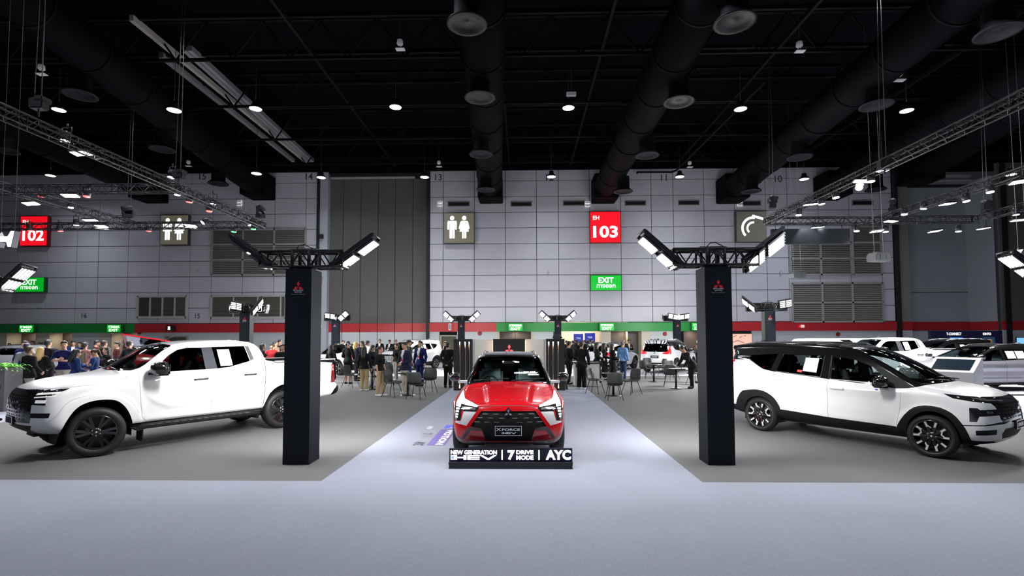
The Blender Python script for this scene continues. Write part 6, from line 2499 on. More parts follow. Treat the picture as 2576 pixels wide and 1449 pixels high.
# ------------------------------------------------------------------ red hatchback with black roof
def compact_spec():
    prof = [(-.72, .24), (-.84, .30), (-.87, .42), (-.86, .56), (-.82, .72), (-.76, .83), (-.66, .885), (-.40, .955), (-.1, 1.015), (.2, 1.065), (.40, 1.09), (.50, 1.125), (.80, 1.285), (1.10, 1.42), (1.28, 1.495), (1.45, 1.54), (1.8, 1.578), (2.2, 1.590), (2.7, 1.575), (3.2, 1.53), (3.42, 1.49), (3.40, 1.455), (3.24, 1.40), (3.36, 1.15),
            (3.44, 1.0), (3.48, .90), (3.50, .62), (3.52, .50), (3.44, .36), (3.1, .27), (2.6, .24), (.4, .22), (-.4, .20)]
    A1 = circle(0, .345, .405, 16, -.35, PI + .72)
    A2 = circle(2.65, .345, .405, 16, -.35, PI + .72)
    B1 = circle(0, .345, .475, 16, -.35, PI + .72)
    B2 = circle(2.65, .345, .475, 16, -.35, PI + .72)

    def extra(x, z):
        fl = .045 * np.maximum(np.exp(-(x / .42) ** 4), .9 * np.exp(-((x - 2.65) / .45) ** 4)) * sstep(.3, .45, z) * (1 - sstep(.82, .98, z))
        return fl - .022 * sstep(0, .12, .80 - z) * sstep(.5, .8, x) * (1 - sstep(1.9, 2.2, x)) * sstep(.40, .5, z)
    up = lambda c, n: c.y > .35
    side = {'cond': up}
    nose = {'cond': lambda c, n: c.x < .1}
    regs = [
        ('roof', 's', [(.30, 1.098), (.42, 1.02), (.60, 1.015), (1.4, 1.035), (2.5, 1.10), (2.9, 1.20), (3.05, 1.30), (3.3, 1.30), (3.7, 1.42), (3.7, 1.8), (.3, 1.8)], M_BPAINT),
        ('underbody', 's', [(-.9, .10), (-.9, .225), (.3, .30), (2.3, .32), (3.2, .36), (3.7, .42), (3.7, .10)], M_PLAST),
        ('front_arch_trim', 's', B1, M_PLAST, {'cond': lambda c, n: c.y > .35 and n.y > .75}), ('rear_arch_trim', 's', B2, M_PLAST, side),
        ('-', 's', A1, None, {'cond': lambda c, n: c.y > .42}), ('-', 's', A2, None, {'cond': lambda c, n: c.y > .42}),
        ('hood', 't', [(-.74, 0), (-.715, .40), (-.60, .60), (-.30, .70), (.33, .74), (.43, .60), (.46, 0)], M_RPAINT, {'cond': lambda c, n: .80 < c.z < 1.12}),
        # face, seen from the front (y, z)
        ('grille', 'f', [(0, .33), (.342, .330), (.372, .43), (.404, .512), (.575, .541), (.41, .764), (0, .764)], M_PLAST, nose),
        ('bumper_blade', 'f', [(.584, .537), (.404, .512), (.393, .478), (.560, .478), (.667, .345), (.715, .345), (.640, .478)], M_PLASTG, nose),
        ('skid_plate', 'f', [(0, .298), (.374, .298), (.40, .322), (.62, .322), (.66, .29), (.66, .19), (0, .19)], M_PLASTG, nose),
        ('side_scoop', 'f', [(.690, .752), (.485, .758), (.637, .543), (.830, .576), (.815, .603), (.735, .612)], M_SATIN, nose),
        ('headlight', 'f', [(.775, 1.02), (.731, .948), (.701, .910), (.462, .842), (.450, .800), (.485, .755), (.690, .752), (.715, .77), (.735, .615), (.84, .606), (.845, .80), (.825, .90)], M_LAMPD, nose),
        ('running_lamp', 'f', [(.772, 1.005), (.733, .945), (.700, .905), (.468, .838), (.474, .817), (.739, .845), (.742, .805), (.822, .812), (.822, .87)], M_LAMPW, nose),
        ('fog_trim', 'f', [(.90, .385), (.735, .345), (.695, .323), (.74, .282), (.90, .29)], M_SATIN, {'cond': lambda c, n: c.x < -.2}),
        ('fog_recess', 'f', [(.600, .318), (.398, .318), (.37, .247), (.595, .250)], M_LAMPD, nose),
        # doors and glass
        ('front_door', 's', [(.50, 1.02), (.50, .55), (.60, .33), (1.495, .33), (1.495, 1.036), (.60, 1.015)], M_RPAINT, side),
        ('rear_door', 's', [(1.505, .33), (2.15, .33), (2.28, .60), (2.42, .78), (2.45, 1.095), (1.505, 1.038)], M_RPAINT, side),
        ('side_window', 's', [(.66, 1.045), (.98, 1.25), (1.22, 1.37), (1.46, 1.40), (1.46, 1.06)], M_GLASSF, side),
        ('rear_side_window', 's', [(1.56, 1.065), (1.56, 1.405), (2.25, 1.40), (2.60, 1.32), (2.70, 1.20), (2.5, 1.13)], M_GLASSR, side),
        ('windshield', 'f', [(0, 1.105), (.66, 1.105), (.682, 1.125), (.570, 1.47), (.54, 1.495), (0, 1.512)], M_GLASSF, {'cond': lambda c, n: .3 < c.x < 1.45}),
        ('rear_window', 'r', [(0, 1.08), (.60, 1.08), (.64, 1.14), (.54, 1.38), (0, 1.41)], M_GLASSR, {'cond': lambda c, n: c.x > 3.0}),
        ('tail_light', 'r', [(.40, .90), (.60, .88), (.95, .84), (.95, 1.05), (.72, 1.06), (.60, .98), (.40, .96)], M_TAIL, {'cond': lambda c, n: c.x > 3.1}),
        ('body', 'r', [(0, .36), (.62, .36), (.78, .50), (.60, .58), (0, .58)], M_PLAST, {'cond': lambda c, n: c.x > 3.0}),
    ]
    for pl in ([(-.735, .40), (-.735, .0)],):
        for s_ in strip(pl, .010):
            regs.append(('body', 't', s_, M_GAP, {'on': ['body', 'hood'], 'cond': lambda c, n: .8 < c.z < 1.0}))
    for pl, on in (([(.492, 1.02), (.492, .55), (.592, .33)], ['body']), ([(1.50, .33), (1.50, 1.037)], ['body', 'front_door', 'rear_door']), ([(2.15, .32), (2.288, .60), (2.428, .78), (2.458, 1.095)], ['body'])):
        for s_ in strip(pl, .010):
            regs.append(('body', 's', s_, M_GAP, {'on': on, 'cond': up}))
    return dict(prof=prof, spine=(-.25, 2.95, .66), k=.10, belt=1.08, crown=.05,
                plan=[(-.9, .82), (-.6, .855), (-.2, .865), (.6, .87), (2.3, .87), (2.8, .865), (3.3, .83), (3.6, .78)],
                side=[(.2, .10), (.36, .03), (.5, .0), (.85, .0), (.95, .02), (1.05, .055), (1.15, .09), (1.3, .15)],
                gh=[(.92, .90), (1.02, .80), (1.12, .765), (1.40, .65), (1.52, .60), (1.62, .53)],
                nose=(.24, 3.2, -.25, .6), tail=(.20, 3, 2.4, 3.2), extra=extra, topx=lambda x, ay: .022 * sstep(.27 + .10 * (x + .7), .37 + .10 * (x + .7), ay) * sstep(-.75, -.55, x) * (1 - sstep(.2, .42, x)) - .010 * sstep(.62, .72, ay) * sstep(-.6, -.4, x) * (1 - sstep(.2, .42, x)), regions=regs, paint=M_RPAINT, one=ONE, cabin=(.55, 2.9, 1.06), A1=A1, A2=A2,
                under={'side_window': 'front_door', 'rear_side_window': 'rear_door', 'running_lamp': 'headlight'}, res=(130, 64, 34), offset={'side_scoop': -.004, 'grille': -.012})


def make_compact(loc, rz, label):
    root = thing('compact_car', label, 'car', loc, rz)
    S = compact_spec()
    H, parts = make_shell(S, root)
    wheel_well(H, root, S['A1'])
    wheel_well(H, root, S['A2'])
    for s in (-1, 1):
        make_wheel(root, 0, s * .785, .345, .225, 'five', .232)
        make_wheel(root, 2.65, s * .785, .345, .225, 'five', .232)
        handle(parts[('front_door', s)], H, 1.33, .90, s, M_RPAINT, .22)
        handle(parts[('rear_door', s)], H, 2.28, .96, s, M_RPAINT, .22)
        mirror(root, .62, .965, 1.17, s, M_BPAINT, mat('mirror_foot_silver', (.55, .57, .62), .3, metal=.5), 0, .74)
        seat(root, 1.45, s * .37, .60, .2, mat('seat_bluegrey', (.20, .26, .29), .5))
        seat(root, 2.30, s * .37, .62, .2)
        hl = parts[('headlight', s)]
        q = skin_bars(H, [(.812, .78, .757, .785, .026), (.812, .742, .764, .745, .024), (.813, .70, .772, .702, .024), (.813, .663, .78, .664, .024)], s)
        q.build('lamp_segment', M_LAMPW, hl, fix=False)
        q = skin_bars(H, [(.72, .80, .50, .795, .03)], s)
        q.build('lens', M_LAMPC, hl, fix=False)
    lining(H, S, root, None)
    steering(root, .98, .37, 1.00)
    g = parts[('grille', 0)]
    bars = []
    for y, z in ((.35, .725), (.19, .722), (.43, .670), (.27, .667), (.10, .665), (.47, .610), (.32, .607), (.17, .604)):
        bars += [(y - .04, z, y + .04, z, .011)]
    for br in bars:
        for s in (-1, 1):
            skin_bars(H, [br], s, n=2).build('grille_bar', mat('bar_grey', (.30, .30, .31), .3, metal=.6), g, fix=False)
    q = MB()
    x0 = shell_x(H, 0, .76) - .012
    q.prism([(-.075, .70), (.075, .70), (0, .825)], x0, x0 + .03, 'x')
    q.build('emblem_base', M_PLAST, g)
    emblem3(root, x0 - .004, 0, .738, .125)
    plate_box(root, shell_x(H, 0, .48) - .02, 0, .486, 'XFORCE', .41, .155)
    xs = shell_x(H, 0, .27) - .008
    q = MB()
    q.add([(xs, -.374, .292), (xs, .374, .292), (xs - .01, .315, .238), (xs - .01, -.315, .238)], [(0, 1, 2, 3)])
    q.build('skid_insert', mat('skid_silver', (.30, .29, .32), .35, metal=.6), root, fix=False)
    # letters along the hood edge
    q = MB()
    for i, ch in enumerate('XFORCE'):
        y = .31 - .125 * i
        # lying on the hood
        z = .905
        vs, fs = text_verts(ch, .05, .03, .02, 0)
        x = shell_x(H, abs(y), .90)
        q.add([(x + .02 + v[2] * .9, y - v[0], .0) for v in vs], fs)
    for v in q.v:
        zz = np.linspace(1.2, .8, 200)
        f = H.F(np.full(200, v.x), np.full(200, abs(v.y)), zz)
        v.z = float(zz[int(np.argmax(f < 0))]) + .003
    q.build('hood_lettering', M_PLASTG, parts[('hood', 0)], fix=False)
    # price lettering on the windscreen, and the shade band
    Mw = None

    def on_screen(q, txt, y, z, w, h, bold=.03):
        vs, fs = text_verts(txt, w, h, bold, 0)
        out = []
        for v in vs:
            yy, zz_ = y - v[0], z + v[2]
            out.append((shell_x(H, abs(yy), zz_, .2, 1.7) - .005, yy, zz_))
        q.add(out, fs)
    q = MB()
    on_screen(q, 'ราคาเริ่มต้น', -.18, 1.24, .17, .03, .02)
    on_screen(q, '899,000.-', -.39, 1.238, .26, .045, .05)
    on_screen(q, '________', -.44, 1.205, .20, .012, .05)
    on_screen(q, 'On', .10, 1.418, .05, .035, .05)
    on_screen(q, 'Edition', -.13, 1.418, .12, .030, .05)
    q.build('price_lettering', M_SIGNWH, parts[('windshield', 0)], fix=False)
    q = MB()
    q.box((1.05, 0, 1.40), (.10, .22, .06), bev=.015)
    q.build('rear_view_mirror', M_PLAST, root)
    q = MB()
    q.path([(.45, .62, 1.125), (.50, .15, 1.14), (.52, .0, 1.15)], .012, 6)
    q.path([(.43, -.05, 1.12), (.49, -.5, 1.15), (.53, -.62, 1.15)], .012, 6)
    q.build('wiper', M_PLAST, root)
    for s in (-1, 1):
        q = MB()
        q.path([Vector((x, s * y, z)) for x, y, z in [(a, c, skin_top(H, a, c) + d) for a, c, d in ((1.4, .49, -.01), (1.58, .50, .025), (2.2, .50, .03), (2.8, .49, .025), (3.0, .48, -.01))]], .015, 8)
        q.build('roof_rail', M_PLASTG, root, fix=False)
    q = MB()
    q.box((1.35, 0, .25), (2.6, 1.3, .08))
    q.build('chassis', M_BLACK, root)
    return root


red = make_compact((-.246, 8.56, .007), R(91.2), 'glossy red compact car with a black roof, parked nose forward on the pale runner')


# ------------------------------------------------------------------ the cars parked further back: the same three bodies in other paints
def repaint(o, swaps):
    for ch in [o] + list(o.children_recursive):
        if ch.type != 'MESH':
            continue
        for i, sl in enumerate(ch.material_slots):
            for a, b in swaps:
                if sl.material == a:
                    sl.link = 'OBJECT'
                    sl.material = b


def park(src, x, y, deg, label, swaps=(), z=0.006, sc=None, drop=()):
    o = copy_tree(src)
    o.location = (x, y, z)
    o.rotation_euler = (0, 0, R(deg))
    o['label'] = label
    for ch in list(o.children_recursive):
        if ch.name.split('.')[0] in drop:
            bpy.data.objects.remove(ch)
    repaint(o, swaps)
    if sc:
        o.scale = sc
    return o


NOTXT = ('show_plate', 'emblem', 'price_lettering', 'hood_lettering')
WSW = [(M_RPAINT, M_WPAINT)]
park(carrier, 8.95, 29.8, 235, 'white people carrier with black roof and red tail lamps beyond the round tables')
park(red, 6.0, 31.35, 235, 'white compact car with red tail lamps behind the person in a blue shirt', WSW, drop=('price_lettering',))
park(red, -10.77, 28.05, -41, 'white compact car parked behind the pickup tail and the woman with a white bow', WSW, drop=NOTXT)
park(carrier, -7.4, 29.2, 62, 'white people carrier parked behind the men at the round table near the brown partition', [(M_BPAINT, M_WPAINT)])
park(red, -26.4, 28.4, -79, 'white compact car hidden among the crowd beside the fern planter', WSW + [(M_BPAINT, M_WPAINT)], drop=NOTXT)
hatch = park(red, -15.25, 25.0, 205, 'red car with its tailgate raised, among the crowd beyond the pickup windscreen', drop=NOTXT)
q = MB()
WI = (Matrix.Translation(hatch.location) @ Matrix.Rotation(R(205), 4, 'Z')).inverted()
A_ = [WI @ p for p in (at(428, 860, 23.4), at(420, 879, 24.6), at(315, 873, 24.4), at(308, 842, 23.2))]
n_ = (A_[1] - A_[0]).cross(A_[3] - A_[0]).normalized() * .05
cen = sum(A_, Vector()) / 4
inn = [cen + (p - cen) * .87 for p in A_]
for k in range(4):
    a, c = A_[k], A_[(k + 1) % 4]
    a2, c2 = inn[k], inn[(k + 1) % 4]
    q.add([a, c, c2, a2, a + n_, c + n_, c2 + n_, a2 + n_], [(0, 1, 2, 3), (7, 6, 5, 4), (0, 4, 5, 1), (3, 2, 6, 7), (0, 3, 7, 4), (1, 5, 6, 2)])
fr = q.build('raised_tailgate', M_RPAINT, hatch)
q = MB()
q.add([p + n_ * .5 for p in inn], [(0, 1, 2, 3)])
q.build('tailgate_glass', M_GLASSR, fr)
pk = park(truck, 13.3, 21.4, 4, 'white double cab pickup with papers in its window on the neighbouring stand', drop=('emblem', 'show_plate'))
park(carrier, 19.6, 26.0, 6, 'white car with black pillars parked behind the bed of the neighbouring pickup', [(M_PLASTG, M_WPAINT)], drop=NOTXT)
silver = park(red, 14.15, 17.9, 6, 'silver car with black roof and black arches on the low platform behind the tilted screen', [(M_RPAINT, M_SPAINT)], .062, (1.14, 1.0, .98), drop=NOTXT)
park(red, 22.4, 23.2, 10, 'white car at the picture edge behind the silver car', WSW + [(M_BPAINT, M_WPAINT)], drop=NOTXT)
# papers in the silver car window
HC = Hull(compact_spec())
for xx in (1.62, 1.93):
    paper(silver, HC, [(xx, 1.10), (xx + .28, 1.11), (xx + .28, 1.36), (xx, 1.36)], 1)
    paper(silver, HC, [(xx, 1.10), (xx + .28, 1.11), (xx + .28, 1.36), (xx, 1.36)], -1)

# boxy white van seen over the people carrier roof
van = thing('van', 'boxy white van whose roof shows above the black roof of the people carrier', 'car', (16.2, 27.5, .006), R(4))
VP = [(-2.0, .25), (2.15, .25), (2.2, .9), (2.15, 1.70), (2.05, 1.80), (-1.3, 1.80), (-1.45, 1.74), (-1.95, 1.10), (-2.1, .9), (-2.1, .4)]
bmv = bmesh.new()
f = bmv.faces.new([bmv.verts.new((a, -.85, c)) for a, c in VP])
r_ = bmesh.ops.extrude_face_region(bmv, geom=[f])
bmesh.ops.translate(bmv, vec=(0, 1.7, 0), verts=[v for v in r_['geom'] if isinstance(v, bmesh.types.BMVert)])
bmesh.ops.bevel(bmv, geom=bmv.edges[:], offset=.06, segments=3, affect='EDGES')
q = MB()
q.bm(bmv, 0, True)
q.build('body', M_WPAINT, van)
for s_ in (-1, 1):
    q = MB()
    q.add([(-1.75, s_ * .856, 1.08), (.62, s_ * .856, 1.08), (.62, s_ * .856, 1.60), (-1.40, s_ * .856, 1.66)], [(0, 1, 2, 3)])
    q.build('side_window', M_GLASSR, van)
    q = MB()
    q.add([(.28, s_ * .858, .5), (.70, s_ * .858, .5), (.70, s_ * .858, 1.62), (.55, s_ * .858, 1.72), (.0, s_ * .858, 1.72), (.28, s_ * .858, 1.60)], [(0, 1, 2, 3, 4, 5)])
    q.build('pillar_trim', M_BPAINT, van)
    q = MB()
    q.box((1.75, s_ * .86, 1.42), (.5, .01, .26))
    q.build('picture_sticker', mat('sticker_grey', (.25, .27, .32), .5, noise=.8, nscale=8), van)
    for x in (-1.35, 1.45):
        make_wheel(van, x, s_ * .76, .32, .2, 'five', .20)

# ================================================================== PEOPLE
# a figure is grown from round-ended limbs blended into one surface; it faces -y, feet on z = 0, 1.72 m tall
def cone_sd(P, a, b, ra, rb, sq=1.0):
    a, b = np.array(a, float), np.array(b, float)
    Q = P.copy()
    if sq != 1.0:                      # flattened front to back
        Q = Q * np.array([1, 1 / sq, 1])
        a, b = a * [1, 1 / sq, 1], b * [1, 1 / sq, 1]
    d = b - a
    t = np.clip(((Q - a) @ d) / (d @ d + 1e-9), 0, 1)
    r = ra + (rb - ra) * t
    return np.linalg.norm(Q - a - t[..., None] * d, axis=-1) - r


def ell_sd(P, c, r):
    r = np.array(r, float)
    k0 = np.linalg.norm((P - np.array(c)) / r, axis=-1)
    return (k0 - 1) * min(r)


def grow(prims, h, k=.025, cutz=None, wrap=None):
    """surface net of the blended shapes; prims: ('c', a, b, ra, rb, squash) ('e', centre, radii) ('-', centre, radii)"""
    lo, hi = np.full(3, 1e9), np.full(3, -1e9)
    for p in prims:
        if p[0] == 'c':
            m = max(p[3], p[4])
            for q in (p[1], p[2]):
                lo, hi = np.minimum(lo, np.array(q) - m), np.maximum(hi, np.array(q) + m)
        elif p[0] == 'e':
            lo, hi = np.minimum(lo, np.array(p[1]) - p[2]), np.maximum(hi, np.array(p[1]) + p[2])
    lo -= 3 * h
    hi += 3 * h
    n = np.ceil((hi - lo) / h).astype(int) + 1
    ax = [lo[i] + h * np.arange(n[i]) for i in range(3)]
    D = np.full(tuple(n), 1.0)
    for p in prims:
        if p[0] == 'c':
            m = max(p[3], p[4]) + k + 2 * h
            a_, b_ = np.minimum(p[1], p[2]) - m, np.maximum(p[1], p[2]) + m
        else:
            a_, b_ = np.array(p[1]) - np.array(p[2]) - k - 2 * h, np.array(p[1]) + np.array(p[2]) + k + 2 * h
        i0 = np.clip(np.floor((a_ - lo) / h).astype(int), 0, n - 1)
        i1 = np.clip(np.ceil((b_ - lo) / h).astype(int) + 1, 1, n)
        sl = tuple(slice(i0[i], i1[i]) for i in range(3))
        G = np.stack(np.meshgrid(*[ax[i][i0[i]:i1[i]] for i in range(3)], indexing='ij'), -1)
        d = cone_sd(G, *p[1:]) if p[0] == 'c' else ell_sd(G, p[1], p[2])
        if p[0] == '-':
            D[sl] = smax(D[sl], -d, k * .5)
        else:
            D[sl] = -smax(-D[sl], -d, k)
    if cutz:
        Z = ax[2][None, None, :]
        D = np.maximum(D, np.maximum(cutz[0] - Z, Z - cutz[1]) + 0 * D)
    ins = D < 0
    # surface net: one vertex per mixed cell
    c = [ins[i:n[0] - 1 + i, j:n[1] - 1 + j, l:n[2] - 1 + l] for i in (0, 1) for j in (0, 1) for l in (0, 1)]
    s = sum(x.astype(np.int8) for x in c)
    mix = (s > 0) & (s < 8)
    idx = -np.ones(mix.shape, int)
    I = np.argwhere(mix)
    idx[mix] = np.arange(len(I))
    acc, cnt = np.zeros((len(I), 3)), np.zeros(len(I))
    corners = [(i, j, l) for i in (0, 1) for j in (0, 1) for l in (0, 1)]
    for a in range(8):
        for b in range(a + 1, 8):
            if sum(abs(corners[a][t] - corners[b][t]) for t in range(3)) != 1:
                continue
            A, B = I + corners[a], I + corners[b]
            da, db = D[A[:, 0], A[:, 1], A[:, 2]], D[B[:, 0], B[:, 1], B[:, 2]]
            m = (da < 0) != (db < 0)
            t = np.where(m, da / (da - db + 1e-12), 0)
            acc += np.where(m[:, None], A + (B - A) * t[:, None], 0)
            cnt += m
    V = lo + (acc / cnt[:, None]) * h
    F = []
    for d in range(3):
        u, v = (d + 1) % 3, (d + 2) % 3
        sa = [slice(None)] * 3
        sb = [slice(None)] * 3
        sa[d], sb[d] = slice(0, -1), slice(1, None)
        ch = ins[tuple(sa)] != ins[tuple(sb)]
        E = np.argwhere(ch)
        E = E[(E[:, u] > 0) & (E[:, v] > 0) & (E[:, u] < n[u] - 1) & (E[:, v] < n[v] - 1)]
        flip = ins[E[:, 0], E[:, 1], E[:, 2]]
        eu, ev = np.eye(3, dtype=int)[u], np.eye(3, dtype=int)[v]
        q = [idx[tuple((E - o).T)] for o in (eu + ev, ev, 0 * eu, eu)]
        q = np.stack(q, 1)
        q = np.where(flip[:, None], q, q[:, ::-1])
        F.append(q)
    return V, np.concatenate(F)


def join(parts):
    vs, fs, o = [], [], 0
    for V, F in parts:
        vs.append(V)
        fs.append(np.asarray(F) + o)
        o += len(V)
    return np.concatenate(vs), np.concatenate(fs)


def raw_mesh(name, V, F, mats, mi=None):
    me = bpy.data.meshes.new(name)
    me.from_pydata([tuple(p) for p in V], [], [tuple(int(i) for i in f) for f in F])
    for m in mats:
        me.materials.append(m)
    if mi is not None:
        me.polygons.foreach_set('material_index', mi)
    me.polygons.foreach_set('use_smooth', [True] * len(F))
    me.update()
    return me


M_SKIN = mat('skin', (.46, .27, .18), .55, noise=.06, nscale=14)
M_EYE = mat('eye_dark', (.02, .015, .012), .3)
M_LIP = mat('lip', (.36, .12, .10), .5)


def head_mesh(hz=1.615):
    z = hz
    pr = [('e', (0, .012, z + .035), (.076, .094, .085)), ('e', (0, -.018, z - .03), (.062, .070, .080)), ('c', (0, -.045, z - .085), (0, -.055, z - .088), .030, .028, 1), ('c', (0, -.078, z + .018), (0, -.104, z - .022), .011, .015, 1),
          ('e', (.014, -.092, z - .024), (.010, .010, .009)), ('e', (-.014, -.092, z - .024), (.010, .010, .009)), ('e', (.078, .012, z - .002), (.012, .020, .032)), ('e', (-.078, .012, z - .002), (.012, .020, .032)),
          ('e', (.022, -.074, z + .030), (.022, .012, .008)), ('e', (-.022, -.074, z + .030), (.022, .012, .008)), ('e', (0, -.082, z - .052), (.022, .010, .010)), ('c', (0, .018, z - .05), (0, .022, z - .16), .050, .052, 1),
          ('-', (.032, -.094, z + .010), (.016, .014, .010)), ('-', (-.032, -.094, z + .010), (.016, .014, .010)),
          ('e', (.031, -.072, z + .008), (.014, .012, .010)), ('e', (-.031, -.072, z + .008), (.014, .012, .010))]
    V, F = grow(pr, .0085, .012)
    C = V[F].mean(1)
    mi = np.zeros(len(F), int)
    for s in (-1, 1):
        e = ((C[:, 0] - s * .031) / .013) ** 2 + ((C[:, 2] - (z + .008)) / .0075) ** 2 < 1
        b = ((C[:, 0] - s * .032) / .022) ** 2 + ((C[:, 2] - (z + .032)) / .006) ** 2 < 1
        mi[(e | b) & (C[:, 1] < -.04)] = 1
    mi[(((C[:, 0]) / .024) ** 2 + ((C[:, 2] - (z - .053)) / .009) ** 2 < 1) & (C[:, 1] < -.06)] = 2
    return V, F, mi


def hand_mesh(curl=.5):
    """palm at the origin hanging down -z, palm side looks along +x, thumb towards -y"""
    pr = [('e', (0, 0, -.045), (.014, .040, .050)), ('c', (0, 0, .02), (0, 0, -.02), .026, .026, .8)]
    for i, (y, L) in enumerate(((-.028, .070), (-.009, .080), (.010, .074), (.028, .058))):
        p = np.array([0, y, -.085])
        a = 0.0
        for seg, f in ((L * .45, .5), (L * .32, .9), (L * .23, .8)):
            a += curl * f
            q = p + seg * np.array([math.sin(a), 0, -math.cos(a)])
            pr.append(('c', tuple(p), tuple(q), .0088, .0078, 1))
            p = q
    pr += [('c', (.004, -.030, -.030), (.014, -.056, -.062), .011, .010, 1), ('c', (.014, -.056, -.062), (.026, -.060, -.090), .0095, .0080, 1)]
    return grow(pr, .0062, .006)


HEAD = head_mesh()
HANDS = {c: hand_mesh(c) for c in (.45, 1.0)}


def frame_to(a, b, side):
    """matrix that sends -z to the direction a->b"""
    d = Vector(b) - Vector(a)
    d.normalize()
    zc = -d
    y = Vector(side) - zc * zc.dot(Vector(side))
    y.normalize()
    x = y.cross(zc)
    return np.array([[x[i], y[i], zc[i]] for i in range(3)])


# arm poses: elbow and wrist for the side +x, given as offsets (x away from the body, y forward negative, z)
ARMS = {'down': ((.255, .02, 1.135), (.265, -.045, .895)), 'phone': ((.235, -.03, 1.13), (.085, -.30, 1.20)), 'cross': ((.27, -.06, 1.14), (-.02, -.235, 1.17)), 'behind': ((.27, .08, 1.13), (.07, .15, .93)),
        'hold': ((.25, .0, 1.13), (.12, -.235, 1.02)), 'reach': ((.25, -.17, 1.20), (.22, -.42, 1.08)), 'ear': ((.30, -.12, 1.26), (.11, -.10, 1.55)), 'hip': ((.30, .03, 1.14), (.24, -.16, .96))}


def figure(name, arms=('down', 'down'), bottom='trousers', top='shirt', hair='short', stride=0.0, lean=0.0, female=False, open_front=False, head_turn=0.0, head_nod=0.0):
    """one posed person with clothing, to be copied; materials are set on the copies"""
    root = thing('person', 'x', 'person')
    sw = .172 if female else .195
    hw = .088
    F1, F2 = -stride, stride
    legs = []
    for s, f in ((1, F1), (-1, F2)):
        ank = np.array([s * (hw + .01), f * .9 + .02, .075 + max(0, f) * .10])
        knee = np.array([s * hw, f * .42 - .02 - abs(f) * .12, .475])
        hip = np.array([s * hw, 0, .90])
        legs.append((hip, knee, ank, s))
    armj = []
    for s, a in ((1, arms[0]), (-1, arms[1])):
        e, w = ARMS[a]
        k = .94 if female else 1.0
        sh = np.array([s * sw, .01, 1.385])
        armj.append((sh, np.array([s * e[0] * k, e[1], e[2]]), np.array([s * w[0], w[1] - (.02 if (a == 'cross' and s < 0) else 0), w[2] + (.03 if (a == 'cross' and s < 0) else 0)]), s, a))

    def bend(V, wt=1.0):
        if not lean:
            return V
        V = V.copy()
        t = sstep(.86, 1.10, V[:, 2]) * lean
        y, z = V[:, 1] - .0, V[:, 2] - .92
        V[:, 1] = y * np.cos(t) - z * np.sin(t)
        V[:, 2] = .92 + z * np.cos(t) + y * np.sin(t)
        return V

    def limb(o):
        P = [('c', (0, 0, .93), (0, 0, 1.06), .125 + o, .105 + o, .72), ('c', (0, .005, 1.06), (0, 0, 1.28), .108 + o, (.128 if female else .140) + o, .70), ('c', (0, 0, 1.28), (0, .01, 1.40), (.125 if female else .140) + o, .09 + o, .70),
             ('c', (-sw + .02, .01, 1.385), (0, .01, 1.435), .046 + o, .058 + o, 1), ('c', (sw - .02, .01, 1.385), (0, .01, 1.435), .046 + o, .058 + o, 1)]
        if female:
            P += [('e', (.062, -.085, 1.25), (.055 + o, .05 + o, .06 + o)), ('e', (-.062, -.085, 1.25), (.055 + o, .05 + o, .06 + o))]
        return P

    def arm_prims(o, t=1.0):
        P = []
        for sh, e, w, s, a in armj:
            P.append(('c', tuple(sh), tuple(e), .047 + o, .039 + o, 1))
            w2 = e + (w - e) * max(0, t)
            if t > 0:
                P.append(('c', tuple(e), tuple(w2), .038 + o, (.027 + o) if t > .9 else .033 + o, 1))
        return P

    def leg_prims(o, flare=0.0):
        P = [('c', (-.05, 0, .90), (.05, 0, .90), .112 + o, .112 + o, .85), ('e', (0, .04, .90), (.13 + o, .10 + o, .10 + o))]
        for hip, knee, ank, s in legs:
            P += [('c', tuple(hip), tuple(knee), .082 + o, .056 + o + flare * .5, 1), ('c', tuple(knee), tuple(ank), .054 + o + flare * .5, .040 + o + flare, 1)]
        return P
    # body
    neck = [('c', (0, .02, 1.40), (0, .015, 1.52), .055, .052, 1)]
    P = limb(0) + neck + arm_prims(0) + leg_prims(0)
    for hip, knee, ank, s in legs:
        P.append(('c', tuple(ank), tuple(ank + [s * .01, -.13, -.045]), .034, .026, 1))
    V, F = grow(P, .017, .03)
    V = bend(V)
    parts = [(V, F)]
    mis = [np.zeros(len(F), int)]
    Vh = HEAD[0].copy()
    c, s_ = math.cos(head_nod), math.sin(head_nod)
    y, z = Vh[:, 1].copy() - .01, Vh[:, 2].copy() - 1.53
    Vh[:, 1], Vh[:, 2] = .01 + y * c - z * s_, 1.53 + z * c + y * s_
    ct, st = math.cos(head_turn), math.sin(head_turn)
    x, y = Vh[:, 0].copy(), Vh[:, 1].copy()
    Vh[:, 0], Vh[:, 1] = x * ct - y * st, x * st + y * ct

    def headfix(Vq):
        Vq = Vq.copy()
        y, z = Vq[:, 1].copy() - .01, Vq[:, 2].copy() - 1.53
        Vq[:, 1], Vq[:, 2] = .01 + y * c - z * s_, 1.53 + z * c + y * s_
        x, y = Vq[:, 0].copy(), Vq[:, 1].copy()
        Vq[:, 0], Vq[:, 1] = x * ct - y * st, x * st + y * ct
        return bend(Vq)
    parts.append((bend(Vh), HEAD[1]))
    mis.append(HEAD[2])
    for sh, e, w, s, a in armj:
        HV, HF = HANDS[.45 if a in ('down', 'behind', 'reach') else 1.0]
        HV = HV.copy()
        if s > 0:
            HV[:, 0] *= -1
            HF = HF[:, ::-1]
        Rm = frame_to(e, w, (0, 1, 0) if a in ('down', 'behind') else (0, 0, -1) if a in ('phone', 'hold', 'cross', 'ear') else (0, 1, 0))
        parts.append((bend(HV @ Rm.T + w), HF))
        mis.append(np.zeros(len(HF), int))
    V, F = join(parts)
    o = bpy.data.objects.new('body', raw_mesh('body', V, F, [M_SKIN, M_EYE, M_LIP], np.concatenate(mis)))
